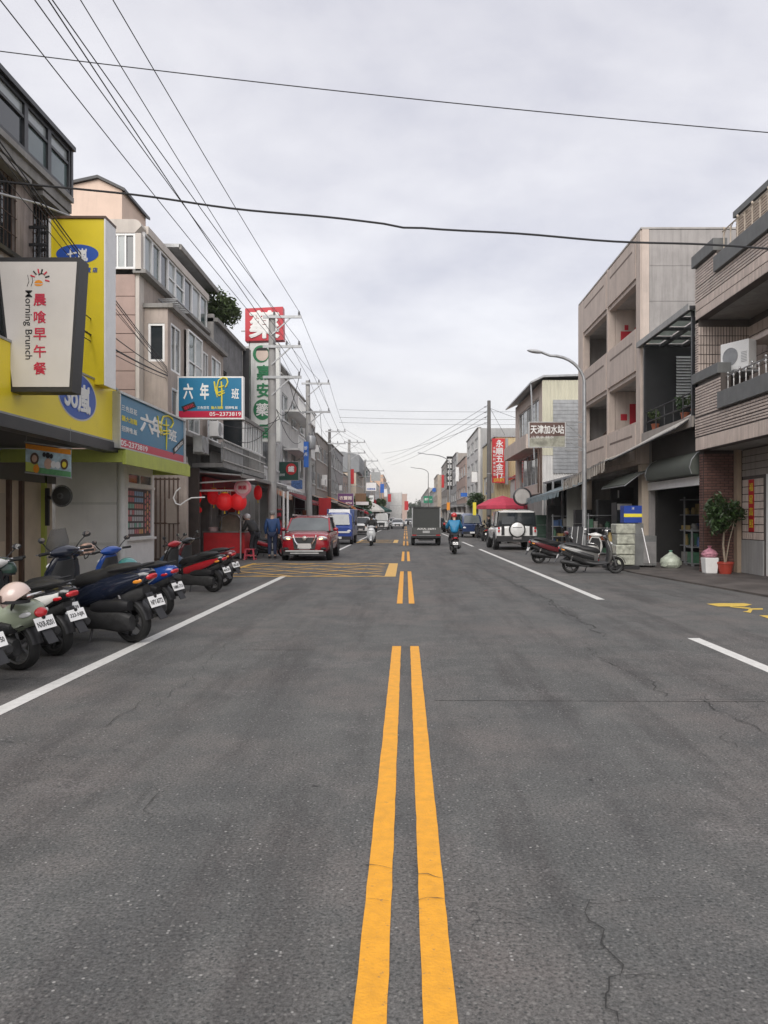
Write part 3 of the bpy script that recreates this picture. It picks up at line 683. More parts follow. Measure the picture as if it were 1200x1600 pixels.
for r_ in range(7):
    for c in range(3):
        b = MB(T); b.lathe([(0.07,-0.033),(0.001,-0.030)], (20.75+c*0.17,1.16+r_*0.16+(0.06 if c % 2 else 0),0), 'Z', 8); b.build('menu_picture', mc[(r_*2+c) % 2*5 if (r_+c) % 3 else 3], mb_)
bxp(kk, 'end_wall', M_panel, -8.7, -7.1, ky1-0.06, ky1, 0.04, 2.92); bxp(kk, 'counter', M_white, -8.6, -7.1, 19.4, 21.2, 0.04, 0.9)
b = MB(); b.box(-8.75, -6.0, 16.45, 21.25, 2.925, 2.985); b.build('canopy_deck', M_green, kk)
b = MB(); b.box(-6.05, -5.98, 16.40, 21.3, 2.66, 2.96); b.box(-8.75, -6.052, 16.38, 16.44, 2.70, 2.96); b.box(-8.75, -6.052, 21.26, 21.31, 2.70, 2.96); b.build('canopy_fascia', M_green, kk)
M_sb = mat('blue sign face', (0.012,0.175,0.33), 0.35, 0.06, 1.2, coat=0.0); M_sr = mat('crimson sign band', (0.50,0.012,0.055), 0.35, 0.05, 1.2, coat=0.0)
def six(sg, o, u, w_, h_, first):
    """the class-six sign print; o = lower left corner of the face, u to the right"""
    u = Vector(u); n_ = u.cross(UZ)
    def at(a, c, k=0.006): return Vector(o) + u*(a*w_) + UZ*(c*h_) + n_*k
    b = MB(); b.quad(at(0,0,0.003), at(1,0,0.003), at(1,1,0.003), at(0,1,0.003)); b.build('face', M_sb, sg)
    b = MB(); b.quad(at(0,0,0.005), at(1,0,0.005), at(1,0.165,0.005), at(0,0.165,0.005)); b.build('red_band', M_sr, sg)
    if first:      # along the canopy
        text('三色豆花', M_txtw, sg, at(0.13,0.76), u, UZ, w=0.2*w_, h=0.11*h_, bold=0.01); text('鵝大泡麵', M_txty, sg, at(0.13,0.56), u, UZ, w=0.2*w_, h=0.11*h_, bold=0.02)
        text('招牌雞.飯', M_txtw, sg, at(0.13,0.36), u, UZ, w=0.2*w_, h=0.11*h_, bold=0.01); text('05-2373819', M_txtw, sg, at(0.20,0.085), u, UZ, w=0.36*w_, h=0.11*h_, bold=0.015)
        bx_ = (0.37,0.53,0.67,0.79,0.62,0.30); tagp = (0.90,0.36)
    else:
        text('三色豆花', M_txtw, sg, at(0.39,0.25), u, UZ, w=0.19*w_, h=0.075*h_, bold=0.01); text('鵝大泡麵', M_txty, sg, at(0.61,0.25), u, UZ, w=0.19*w_, h=0.075*h_, bold=0.01)
        text('招牌雞.飯', M_txtw, sg, at(0.84,0.25), u, UZ, w=0.2*w_, h=0.075*h_, bold=0.01); text('05~2373819', M_txtw, sg, at(0.74,0.09), u, UZ, w=0.5*w_, h=0.10*h_, bold=0.01)
        bx_ = (0.15,0.41,0.68,0.90,0.66,0.24); tagp = (0.16,0.27)
    text('六', M_txtw, sg, at(bx_[0],bx_[4]), u, UZ, w=0.72*bx_[5]*w_*0.9, h=0.40*h_, bold=0.035); text('年', M_txtw, sg, at(bx_[1],bx_[4]), u, UZ, w=0.66*bx_[5]*w_*0.9, h=0.42*h_, bold=0.035)
    text('班', M_txtw, sg, at(bx_[3],bx_[4]-0.06), u, UZ, w=0.55*bx_[5]*w_*0.9, h=0.27*h_, bold=0.02)
    # the big brush-written third character
    x0, y0, sx, sy = bx_[2], bx_[4], 0.5*bx_[5], 0.33
    for st in ([(-0.95,0.75),(-0.8,0.1),(-0.55,-0.45)], [(-0.6,0.3),(-0.35,0.85),(0.2,1.05),(0.7,1.0),(0.85,0.7),(0.6,0.35),(0.45,0.3)], [(-0.6,0.3),(-0.55,-0.2),(-0.3,-0.35)], [(-0.35,0.3),(0.1,0.35),(0.35,0.45)], [(-0.4,-0.1),(0.1,-0.02),(0.4,0.05)], [(-0.35,-0.35),(0.1,-0.2),(0.45,-0.1)], [(0.0,0.75),(0.05,0.0),(0.05,-0.7),(0.05,-1.3)]):
        b = MB(); b.tube([at(x0+sx*a, y0+sy*c, 0.012) for a, c in st], [0.02*h_]*(len(st)-1)+[0.01*h_], 6); b.build('brush_stroke', M_txty, sg)
    b = MB(); c0 = at(*tagp, 0.010); r1 = (u*math.cos(R(22))+UZ*math.sin(R(22))); r2 = n_.cross(r1)
    b.quad(*[c0+r1*a*0.11*w_+r2*c*0.075*h_ for a, c in ((-1,-1),(1,-1),(1,1),(-1,1))]); b.build('tag', M_ink, sg)
    text('福利社', M_txtr if not first else M_txtw, sg, c0+n_*0.004, r1, r2, w=0.17*w_, h=0.09*h_, bold=0.02)
sg = thing('shop_sign', 'long blue and red sign along the green kiosk canopy', 'sign', (-6.2,18.5,3.0))
bxp(sg, 'sign_box', M_alu, -6.22, -6.055, 16.15, 20.95, 2.99, 4.18); six(sg, (-6.052,16.2,3.02), (0,1,0), 4.7, 1.12, True)
b = MB(); b.box(-6.04,-6.0,16.14,20.96,4.14,4.19); b.box(-6.04,-6.0,16.14,20.96,2.98,3.015); b.box(-6.042,-6.002,16.14,16.19,3.02,4.13); b.box(-6.042,-6.002,20.91,20.96,3.02,4.13); b.build('sign_frame', M_alu, sg)
sg = thing('shop_sign', 'blue and red sign box in a white frame jutting over the street by cables', 'sign', (-6.1,24.1,4.6))
a_, c_ = P(277,588,24.0), P(380,655,24.0)
bxp(sg, 'sign_box', M_whitep, a_.x, c_.x, 24.0, 24.22, c_.z, a_.z)
six(sg, (a_.x+0.05,23.995,c_.z+0.05), UX, c_.x-a_.x-0.1, a_.z-c_.z-0.1, False)
b = MB()
for z in (4.75, 5.0, 5.6, 5.9): b.bar((-7.6,24.1,z), (a_.x-0.01,24.1,z), 0.05)
b.bar((-7.35,24.1,4.5),(-7.35,24.1,6.0),0.05); b.bar((-7.22,24.1,4.5),(-7.22,24.1,6.0),0.04); b.bar((-8.3,23.2,4.9),(-7.2,24.1,5.9),0.04); b.bar((-8.1,23.2,4.85),(-7.2,24.1,5.75),0.04); b.build('bracket', M_blackmetal, sg)
# ------------------------------------------------------------------ second house on the left: pink panelled end, tan bay, glazed top floor
M_pink = mat('pink-brown tiled panel', (0.43,0.315,0.275), 0.8, 0.08, 2.0, bump=0.15, bscale=40, streak=0.12)
M_tan = mat('tan weathered render', (0.47,0.40,0.355), 0.9, 0.10, 1.4, bump=0.25, bscale=25, streak=0.45, grime=0.3, dirt=(0.13,0.115,0.10))
M_cream = mat('cream render', (0.60,0.55,0.50), 0.85, 0.08, 1.5, streak=0.3, dirt=(0.2,0.18,0.16))
M_peach = mat('peach render', (0.72,0.56,0.46), 0.85, 0.06, 1.5, streak=0.12)
M_stone = mat('grey split stone', (0.20,0.20,0.205), 0.9, 0.3, 3.0, bump=0.8, bscale=8, grime=0.3)
h2 = thing('apartment_building', 'tan and pink house with white glazed top floor behind the blue signs', 'building', (-10.5, 26, 0))
# pink camera-facing end: separate panels with open joints
z = 0.1; xj = [-8.9,-7.97]; zz = [0.1,0.9,1.7,2.5,3.3,4.05,4.75,5.3,5.85,6.4,6.95,7.5,8.05,8.7]
bxp(h2, 'core', M_conc, -15, -8.02, 22.75, 30.0, 0, 8.7)
for a, c in zip(zz, zz[1:]):
    for x0, x1 in ((-8.9,-7.97),(-10.1,-8.92)): bxp(h2, 'panel', M_pink, x0, x1, 22.6, 22.75, a, c-0.02)
bxp(h2, 'edge_strip', M_cream, -7.965, -7.85, 22.62, 23.02, 0.1, 8.7)
# the bay that stands out: camera-facing side with one window, street side with windows
T = CF(23.0); wallp(h2, T, -7.84, -7.13, 4.3, 7.8, [(-7.72,-7.22,6.2,7.35)], M_tan, t=0.15)
window(h2, T, -7.72, -7.22, 6.2, 7.35, n=-0.05, cols=1, fm=M_whitep, gm=M_glass, fw=0.07)
T = LF(-7.13); hs = [(23.3,24.3,6.0,7.45),(24.7,26.4,5.6,7.6),(27.0,27.7,5.9,7.4),(28.2,29.6,5.9,7.5),(23.4,24.6,4.4,5.5),(25.2,26.6,4.35,5.45),(27.6,29.2,4.35,5.45)]
wallp(h2, T, 23.16, 30.0, 4.3, 7.8, hs, M_tan, t=0.18)
for i, h in enumerate(hs): window(h2, T, *h, n=-0.03 if i != 1 else 0.12, cols=2, rows=2 if i == 1 else 1, fm=M_whitep, gm=[M_glassg, M_frostg] if i % 2 else M_glass, fw=0.06, sill=i != 0)
bxp(h2, 'bay_roof', M_conc, -7.9, -6.95, 22.92, 30.05, 7.803, 7.93); bxp(h2, 'bay_floor', M_conc, -7.9, -6.98, 22.95, 30.05, 4.15, 4.297)
for u in (24.45, 26.75): bxp(h2, 'shelf', M_conc, -7.129, -6.8, u-0.2, u+1.0, 5.32, 5.42)
# third-floor wall above and the white glazed top box with rounded corner
T = LF(-7.85); wallp(h2, T, 23.03, 30.0, 7.935, 8.75, [], M_tan, t=0.15)
T = CF(22.55); k = P(172,0,22.55).x
window(h2, T, -8.75, -7.93, 8.82, 9.86, n=0.0, cols=3, rows=1, fm=M_whitep, gm=[M_glass, M_frostg, M_glass], fw=0.06, name='top_window')
bxp(h2, 'top_end', M_cream, -10.3, -8.76, 22.5, 22.7, 8.76, 9.88)
b = MB()
b.slab([(-9.8,22.5,9.87),(-7.95,22.5,9.87)] + [(-7.95+0.2*math.sin(R(a)),22.5,10.12-0.0+0.2*math.cos(R(a))-0.05) for a in (90,60,30,0)] + [(-9.8,22.5,10.27)], (0,0.4,0)); b.build('top_parapet', M_cream, h2)
bxp(h2, 'corner_post', M_cream, -7.92, -7.76, 22.5, 22.68, 8.76, 9.865)
T = LF(-7.76); y = 22.72
for i, wd in enumerate((0.75,0.75,0.8,0.8,1.0,1.0,1.1,1.0)):
    window(h2, T, y, y+wd-0.02, 8.82, 9.98, n=0.0, cols=1, rows=2 if i in (3,4) else 1, fm=M_whitep, gm=[M_frostg, M_glassg, M_glass][i % 3], fw=0.055, name='top_window'); y += wd
bxp(h2, 'top_band', M_cream, -8.0, -7.68, 22.92, 30.0, 9.985, 10.22); bxp(h2, 'top_sill', M_conc, -8.0, -7.62, 22.5, 30.0, 8.7, 8.81)
bxp(h2, 'roof', M_conc, -15, -7.95, 22.95, 30.0, 10.05, 10.2); bxp(h2, 'top_back', M_cream, -15, -14.8, 22.75, 30, 8.75, 10.05)
# air-conditioner shelves: slatted steel cages under the glazing
for i, (u, z0, x) in enumerate(((24.0,8.35,-7.72),(28.0,8.1,-7.72))):
    b = MB(); b.bar((x,u,z0),(x,u+1.6,z0),0.05); b.bar((x+0.55,u,z0),(x+0.55,u+1.6,z0),0.05)
    for k in range(9): b.bar((x,u+0.2*k,z0),(x+0.55,u+0.2*k,z0),0.045,0.03)
    b.build('steel_shelf', M_galv, h2)
# rooftop: peach hut with black roof edge, white penthouse with deep eaves
T = CF(24.0); b = MB(); yA = 24.0
b.slab([(-11.4,yA,10.2),(-8.87,yA,10.2),(-8.87,yA,11.75),(-9.6,yA,12.1),(-11.4,yA,11.7)], (0,2.2,0)); b.build('roof_hut', M_peach, h2)
b = MB(); b.slab([(-11.5,yA-0.1,11.70),(-9.6,yA-0.1,12.11),(-9.6,yA-0.1,12.20),(-11.5,yA-0.1,11.79)], (0,2.4,0)); b.build('hut_roof', M_blackmetal, h2)
b = MB(); b.slab([(-9.6,yA-0.1,12.11),(-8.75,yA-0.1,11.70),(-8.75,yA-0.1,11.79),(-9.6,yA-0.1,12.20)], (0,2.4,0)); b.build('hut_roof', M_blackmetal, h2)
T = LF(-8.4); hs = [(27.6+0.95*i,28.3+0.95*i,10.35,10.85) for i in range(5)]
wallp(h2, T, 27.3, 32.6, 10.2, 11.0, hs, M_white, t=0.15)
for h in hs: window(h2, T, *h, cols=1, fm=M_blackmetal)
bxp(h2, 'penthouse_end', M_white, -10.5, -8.4, 27.15, 27.299, 10.2, 11.05); bxp(h2, 'penthouse_roof', M_galv, -10.6, -7.95, 27.05, 32.8, 11.06, 11.18)
b = MB(); b.box(-7.98, -7.9, 27.05, 32.8, 10.98, 11.16); b.build('gutter', M_conc, h2)
# ground floor recess wall behind the iron gate
bxp(h2, 'ground_wall', M_tan, -9.5, -6.85, 24.0, 24.2, 0.03, 3.25); bxp(h2, 'ground_lintel', M_conc, -9.5, -6.9, 23.9, 24.3, 3.26, 3.45)
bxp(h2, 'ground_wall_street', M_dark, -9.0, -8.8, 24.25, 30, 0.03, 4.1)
gt = thing('iron_gate', 'brown barred iron gate standing against the tan wall past the kiosk', 'gate', (-7.5,23.5,0))
for i in range(9):
    x = -8.05+0.135*i; b = MB(); b.box(x-0.018, x+0.018, 23.48, 23.52, 0.05, 2.75); b.build('bar', M_rust, gt)
for z in (0.25, 1.35, 2.7): bxp(gt, 'rail', M_rust, -8.1, -6.93, 23.50, 23.54, z-0.025, z+0.025)
b = MB(); b.box(-7.28,-6.98,23.40,23.47,1.35,2.1); b.build('meter_box', mat('grey-brown box', (0.26,0.22,0.19), 0.7, 0.1, 3), gt)
# white downpipe curling under the canopy
b = MB(); b.tube([P(282,762,23.3),P(275,768,23.3),P(271,778,23.3),P(275,787,23.3),P(282,789,23.3),P(290,783,23.3),P(299,778,23.3),P(320,777,23.3)], 0.022, 8); tag(b.build('drain_hose', M_whitep), 'white bent drain hose by the barred gate', 'hose')

# ------------------------------------------------------------------ third house: split-stone front
h3 = thing('shop_house', 'grey split-stone house front with dark edge behind the pharmacy sign', 'building', (-10.5,33,0))
T = LF(-7.5); hs = [(31.2,32.2,6.2,7.6),(33.2,34.6,6.2,7.6)]
wallp(h3, T, 30.05, 35.3, 4.2, 9.2, hs, M_stone)
for h in hs: window(h3, T, *h, cols=2, fm=M_blackmetal)
bxp(h3, 'parapet', M_conc, -8.2, -7.35, 30.02, 35.32, 9.2, 9.35); bxp(h3, 'end_wall', M_concl, -9.6, -7.52, 30.02, 30.2, 4.2, 9.5)
bxp(h3, 'dark_edge', M_blackmetal, -7.5, -7.2, 35.33, 35.7, 3.2, 9.3); bxp(h3, 'core', M_conc, -15, -7.72, 30.25, 35.6, 0, 9.18)
T = LF(-6.55)     # glazed balcony, white frames, and stainless balustrade below
for i in range(4): window(h3, T, 31.0+1.0*i, 31.96+1.0*i, 4.35, 5.45, n=0.0, cols=2, fm=M_whitep, gm=[M_frostg, M_glass], fw=0.04, name='balcony_window')
bxp(h3, 'balcony_roof', M_conc, -7.5, -6.45, 30.9, 35.1, 5.455, 5.6); bxp(h3, 'balcony_end', M_glass, -7.48, -6.6, 30.93, 30.97, 4.35, 5.45)
bxp(h3, 'balcony_floor', M_conc, -7.5, -6.4, 27.0, 35.2, 3.3, 3.45)
for i in range(36):
    y = 27.05+0.22*i; b = MB(); b.box(-6.44,-6.415,y-0.01,y+0.01,3.452,4.25); b.build('baluster', M_steel, h3)
for z in (3.55,4.0,4.27): bxp(h3, 'rail', M_steel, -6.46, -6.40, 27.0, 35.1, z-0.02, z+0.02)
bxp(h3, 'balustrade_panel', M_galv, -6.5, -6.47, 27.0, 30.5, 3.5, 4.2)
airco(None, 'white air conditioner on the wall beside the jutting blue sign', (-6.75,27.4,4.35), R(90)); airco(None, 'greyish air conditioner low on the tan bay behind the blue sign', (-6.72,25.2,3.6), R(90), M_galv)
M_leaf = mat('roof shrub leaves', (0.065,0.10,0.03), 0.7, 0.4, 9, island=0.5)
M_leafd = mat('ficus leaves', (0.042,0.080,0.024), 0.4, 0.4, 9, island=0.5)
M_bark = mat('bark', (0.14,0.11,0.08), 0.9, 0.3, 12, bump=0.5)
def leaves(c, r, n, size, b, rnd, shell=0.45, squash=1.0):
    """leaf-sized folded quads spread through an uneven crown"""
    c = Vector(c)
    lob = [(Vector((rnd.uniform(-1,1)*r[0]*0.6, rnd.uniform(-1,1)*r[1]*0.6, rnd.uniform(-0.7,0.9)*r[2]*0.6)), rnd.uniform(0.35,0.6)) for _ in range(9)]
    for i in range(n):
        o, k = rnd.choice(lob); d = Vector((rnd.gauss(0,1), rnd.gauss(0,1), rnd.gauss(0,1))).normalized()*(rnd.random()**shell)*k
        p = c + o + Vector((d.x*r[0], d.y*r[1], d.z*r[2])); q = Euler((rnd.uniform(-1.2,1.2), rnd.uniform(-1.2,1.2), rnd.uniform(0,6.3))).to_matrix(); s = size*rnd.uniform(0.6,1.3)
        a, e_ = q @ Vector((s,0,0)), q @ Vector((0,s*0.42,s*0.12)); f = q @ Vector((0,-s*0.42,s*0.12))
        b.add([p-a, p+e_, p+a, p+f], [(0,1,2),(0,2,3)])
def tree(name, label, base, c, r, n, size, m, trunk_r=0.08, seed=1, cat='tree', group=None):
    rnd = random.Random(seed); t = thing(name, label, cat, base, 0, group); base, c = Vector(base), Vector(c)
    b = MB(); fork = base.lerp(c, 0.6); b.tube([base, base.lerp(fork,0.5)+Vector((0.03,0.02,0)), fork, c], [trunk_r,trunk_r*0.85,trunk_r*0.6,trunk_r*0.2], 8)
    for k in range(5):
        a = k*1.3; e_ = c + Vector((math.cos(a)*r[0]*0.6, math.sin(a)*r[1]*0.6, r[2]*rnd.uniform(-0.2,0.5))); b.tube([fork, fork.lerp(e_,0.5)+Vector((0,0,0.05)), e_], [trunk_r*0.45,trunk_r*0.3,trunk_r*0.1], 6)
    b.build('trunk', M_bark, t); b = MB(); leaves(c, r, n, size, b, rnd); b.build('crown', m, t); return t
tree('roof_tree', 'dark green leafy tree growing on a roof left of the red pharmacy sign', (-8.6,35.0,9.2), (-8.75,33.6,10.15), (1.5,2.8,1.3), 5500, 0.12, M_leaf, 0.09, 3)

# pharmacy sign: red box with a white character over a tall white panel
sg = thing('pharmacy_sign', 'red and white pharmacy sign with a tall white panel behind the utility pole', 'sign', (-6.8,37.2,3.0))
a_, c_ = P(383,480,37), P(443,533,37)
b = MB(); b.slab([P(383,533,37),P(443,531,37),P(442,479,37),P(383,482,37)], (0,0.5,0)); b.build('red_box', mat('pharmacy red', (0.50,0.012,0.03), 0.4, 0.06, 2, grime=0.1), sg)
text('藥', M_txtw, sg, P(413,507,36.985), UX, UZ, w=1.5, h=1.35, bold=0.03)
b = MB(); b.slab([P(393,690,37.1),P(438,690,37.1),P(436,536,37.1),P(390,536,37.1)], (0,0.4,0)); b.build('white_panel', mat('aged white panel', (0.76,0.77,0.74), 0.5, 0.06, 1, streak=0.25), sg)
b = MB(); o = P(408,553,37.085)
b.add([o+Vector((0.40*math.cos(R(a)),0,0.42*math.sin(R(a)))) for a in range(0,360,15)], [tuple(range(24))]); b.build('badge', M_txtg, sg)
b = MB(); b.add([o+Vector((0.05+0.3*math.cos(R(a)),-0.01,0.32*math.sin(R(a))-0.02)) for a in range(0,360,15)], [tuple(range(24))]); b.build('badge_disc', mat('pale badge', (0.68,0.55,0.47), 0.5, 0.05, 5), sg)
b = MB(); b.add([o+Vector((0.05+0.3*math.cos(R(a)),-0.02,0.16+0.15*math.sin(R(a)))) for a in range(0,181,15)], [tuple(range(13))]); b.build('badge_cap', M_ink, sg)
column_text('嘉安', M_txtg, sg, P(412,582,37.08), UX, UZ, 0.72, 0.86, 0.03)
b = MB(); o = P(410,640,37.085); b.add([o+Vector((0.44*math.cos(R(a)),0,0.50*math.sin(R(a)))) for a in range(0,360,15)], [tuple(range(24))]); b.build('badge', M_txtg, sg)
text('藥', M_txtw, sg, P(410,640,37.07), UX, UZ, h=0.62, bold=0.02); text('局', M_txtg, sg, P(414,675,37.07), UX, UZ, h=0.72, bold=0.03)
for z in (5.6, 7.5, 9.4, 10.6): bxp(sg, 'bracket', M_galv, -8.0, -7.42, 37.3, 37.36, z-0.03, z+0.03)
bxp(sg, 'bracket_post', M_galv, -7.62, -7.56, 37.3, 37.36, 3.5, 11.3)

# ------------------------------------------------------------------ generic street house used further down
def house(name, label, side, xf, y0, y1, h, wall, storeys, bays, ground=3.3, win=None, fm=None, parapet=0.3, end_win=0, shop=None, wmat=None, gl=None, grille=None, pent=None, ledges=True, band=None, cat='building', depth=7.0, roofm=None):
    """side -1: left of the road, +1: right; every window is a part of its own, panes are sub-parts"""
    T = LF(xf) if side < 0 else RF(xf); t = thing(name, label, cat, (xf+side*depth/2, (y0+y1)/2, 0)); sh = (h-ground-parapet)/storeys; hs = []
    bw = (y1-y0)/bays; ww, wh = win or (0.62, 0.5)
    for s in range(storeys):
        for k in range(bays):
            c = y0+bw*(k+0.5); z0 = ground+sh*s+sh*0.30; hs.append((c-bw*ww/2, c+bw*ww/2, z0, z0+sh*wh))
    wallp(t, T, y0, y1, ground, h, hs, wall)
    if not isinstance(gl, (list, tuple)): gl = [gl or M_glass]
    for i, q in enumerate(hs): window(t, T, *q, cols=2 if (q[1]-q[0]) < 1.9 else 3, fm=fm or M_alu, gm=[gl[i % len(gl)], gl[(i+1) % len(gl)]], fw=0.06, sill=ledges, grille=grille if i % 3 == 0 else None)
    xa, xb = sorted((xf+side*0.205, xf+side*depth)); m2 = wmat or wall
    bxp(t, 'side_wall', m2, xa, xb, y0+0.002, y0+0.2, 0, h); bxp(t, 'far_wall', m2, xa, xb, y1-0.2, y1-0.002, 0, h)
    bxp(t, 'roof', roofm or M_conc, xa-0.0, xb, y0+0.21, y1-0.21, h-parapet-0.15, h-parapet); bxp(t, 'floor_slab', M_conc, *sorted((xf-side*0.12, xf+side*depth)), y0+0.05, y1-0.05, ground-0.25, ground-0.003)
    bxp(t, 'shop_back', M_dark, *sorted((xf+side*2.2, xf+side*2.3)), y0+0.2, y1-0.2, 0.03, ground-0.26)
    for y in ([y0+0.18, y1-0.18] if y1-y0 < 7 else [y0+0.18, (y0+y1)/2, y1-0.18]):
        bxp(t, 'column', band or M_concl, *sorted((xf+side*0.02, xf+side*0.4)), y-0.16, y+0.16, 0.03, ground-0.253)
    b = MB(T); b.box(y0-0.03, y1+0.03, h+0.003, h+0.10, -0.28, 0.10); b.build('coping', M_conc, t)
    if shop:
        for k in range(2):
            a, c = y0+0.4+(y1-y0-0.8)*k/2, y0+0.4+(y1-y0-0.8)*(k+0.94)/2; b = MB(T); b.box(a, c, 0.05, ground-0.3, -1.62, -1.55); b.build('shop_shutter', shop[k % len(shop)], t)
    for k in range(end_win):
        z0 = ground+0.9+sh*k; x_ = xf+side*1.8; c = CF(y0); window(t, c, *sorted((x_, x_+side*1.0)), z0, z0+1.2, n=0.06, cols=2, fm=fm or M_alu, gm=gl[0], name='end_window')
    if pent:
        d, ph, pm = pent; bxp(t, 'penthouse', pm, *sorted((xf+side*d, xf+side*depth)), y0+0.6, y1-0.5, h-parapet+0.003, h+ph); bxp(t, 'penthouse_roof', M_galv, *sorted((xf+side*(d-0.4), xf+side*depth)), y0+0.4, y1-0.3, h+ph+0.003, h+ph+0.12)
    return t
M_wht = mat('whitish render', (0.62,0.61,0.59), 0.8, 0.08, 1.2, streak=0.4, dirt=(0.2,0.19,0.18)); M_gry = mat('mid grey render', (0.36,0.36,0.355), 0.85, 0.1, 1.2, streak=0.4)
M_gryb = mat('grey-brown tile', (0.30,0.27,0.245), 0.7, 0.1, 1.5, streak=0.35); M_bei = mat('beige tile', (0.53,0.45,0.365), 0.75, 0.08, 1.5, streak=0.3); M_salm = mat('salmon tile', (0.46,0.34,0.29), 0.75, 0.08, 1.5, streak=0.3)
M_yel = mat('pale yellow corrugated steel', (0.60,0.50,0.30), 0.6, 0.06, 1.0, streak=0.15); M_ivo = mat('ivory corrugated steel', (0.58,0.56,0.44), 0.6, 0.05, 1.0, streak=0.2)
SH = [M_dark, M_galv, mat('brown shutter', (0.14,0.10,0.08), 0.6, 0.15, 3), M_concl]
house('shop_house', 'narrow whitish house with caged balconies left of the first utility pole', -1, -7.3, 38.2, 44.5, 9.6, M_wht, 2, 2, shop=SH[:2], gl=[M_glass, M_frostg], grille=M_galv, end_win=2, fm=M_whitep)
hq = house('shop_house', 'white house with dark doors and stacked balconies between the two utility poles', -1, -7.3, 44.7, 55.5, 9.9, M_wht, 2, 3, shop=SH[1:3], gl=[M_glass, M_glassg], end_win=2, pent=(1.2,1.6,M_cream))
for z in (5.6, 7.9):
    bxp(hq, 'balcony', M_white, -7.29, -6.4, 46, 54.5, z, z+0.12)
    for k in range(28): b = MB(); b.box(-6.44,-6.41,46.05+0.3*k,46.08+0.3*k,z+0.121,z+0.85); b.build('baluster', M_whitep, hq)
    bxp(hq, 'rail', M_whitep, -6.46, -6.39, 46, 54.5, z+0.852, z+0.90)
house('shop_house', 'narrow dark grey house with a tall black edge past the white one', -1, -7.25, 55.8, 61.5, 9.7, M_gry, 2, 2, shop=SH[:1], wmat=M_gryb)
house('shop_house', 'low grey-brown house row end by the second utility pole', -1, -7.2, 61.8, 72, 8.3, M_gryb, 2, 4, shop=SH, grille=M_galv)
house('shop_house', 'brownish grey house with close window bays behind the blue truck', -1, -7.2, 72.3, 88, 8.6, M_gry, 2, 6, shop=SH, gl=[M_glass, M_glassg])
ht = house('shop_house', 'tall beige house with grey metal top floor far down the left side', -1, -6.4, 99, 112, 7.4, M_bei, 2, 4, shop=SH, end_win=0, parapet=0.02, depth=9)
b = MB(); b.slab([(-15,98.9,7.5),(-6.0,98.9,7.5),(-6.0,98.9,9.7),(-8,98.9,10.1),(-15,98.9,10.3)], (0,13,0)); b.build('metal_top', mat('grey sheet metal', (0.22,0.23,0.24), 0.5, 0.08, 1, streak=0.2), ht)
for k in range(3): bxp(ht, 'top_window', M_glass, -14+2.2*k, -12.9+2.2*k, 98.8, 98.89, 8.3, 9.3)
house('shop_house', 'low salmon house between the grey row and the tall beige house', -1, -7.2, 88.3, 98.5, 6.6, M_salm, 1, 3, shop=SH)
lf = [('whitish three storey house past the tall beige one, far left row',112.5,124,10.2,M_wht,2),('beige house with green roof sign far down the left row',124.3,138,9.0,M_bei,2),('grey house far down the left row',138.3,156,10.8,M_gry,2),('salmon house near the end of the left row',156.5,180,8.6,M_salm,2),('pale house near the end of the left row',180.5,210,10,M_wht,2),('orange-tinted tall house near the road end on the left',211,245,13.5,mat('orange-pink render', (0.60,0.40,0.28), 0.8, 0.08, 1, streak=0.2),3),('white long house closing the left row at the road end',246,300,13,M_wht,3)]
for i, (lb, a, c, hh, m, s) in enumerate(lf): house('shop_house', lb, -1, -7.2 if a < 200 else -6.2, a, c, hh, m, s, 3 if a < 200 else 5, shop=SH[i % 3:i % 3+2], ledges=False)
# ------------------------------------------------------------------ right side: nearest house in narrow tiles
M_tile = mat('pinkish brown wall tile', (0.60,0.505,0.45), 0.55, 0.08, 2.0, island=0.16, streak=0.25, dirt=(0.16,0.13,0.115))
M_grout = mat('dark grout', (0.10,0.085,0.078), 0.9, 0.15, 3)
M_brick = mat('dark red-brown brick', (0.145,0.072,0.058), 0.7, 0.12, 3, island=0.25)
M_bjoint = mat('dark brick joint', (0.045,0.033,0.03), 0.9, 0.1, 3)
def tiles(parent, T, u0, u1, v0, v1, tw, th, m, gap=0.02, d=0.016, n=0.0, holes=(), name='wall_tiles', stagger=0.0):
    """too small to pick apart singly: one part of real tiles with open joints"""
    b = MB(T); r_ = 0; v = v0
    while v+th <= v1+1e-6:
        u = u0 - (stagger*tw if r_ % 2 else 0)
        while u < u1-0.02:
            a, c = max(u, u0), min(u+tw-gap, u1); e_ = n+d*random.uniform(0.8,1.15)
            if c-a > 0.015 and not any(h[0]-0.005 < (a+c)/2 < h[1]+0.005 and h[2]-0.005 < v+th/2 < h[3]+0.005 for h in holes):
                w_ = v+th-gap
                b.add([(a,v,n),(c,v,n),(c,w_,n),(a,w_,n),(a+.003,v+.003,e_),(c-.003,v+.003,e_),(c-.003,w_-.003,e_),(a+.003,w_-.003,e_)], [(4,5,6,7),(0,1,5,4),(1,2,6,5),(2,3,7,6),(3,0,4,7)])
            u += tw
        v += th; r_ += 1
    o = b.build(name, m, parent); o['kind'] = 'stuff'; return o
r1 = thing('tiled_house', 'brown tiled corner house with grey-capped balconies at the right edge', 'building', (11,18,0))
T = RF(8.0); ya, yb = 13.0, 21.2; yc = 19.5
bxp(r1, 'lower_band', M_grout, 8.0, 8.25, ya, yb, 3.35, 4.28); tiles(r1, T, ya, yb, 3.95, 4.27, 0.24, 0.075, M_tile, n=0.001)
tiles(r1, T, ya, yb, 3.36, 3.72, 0.066, 0.12*1.5*2, M_tile, n=0.001); tiles(r1, T, ya, yb, 3.74, 3.94, 0.24, 0.066, M_tile, n=0.001)
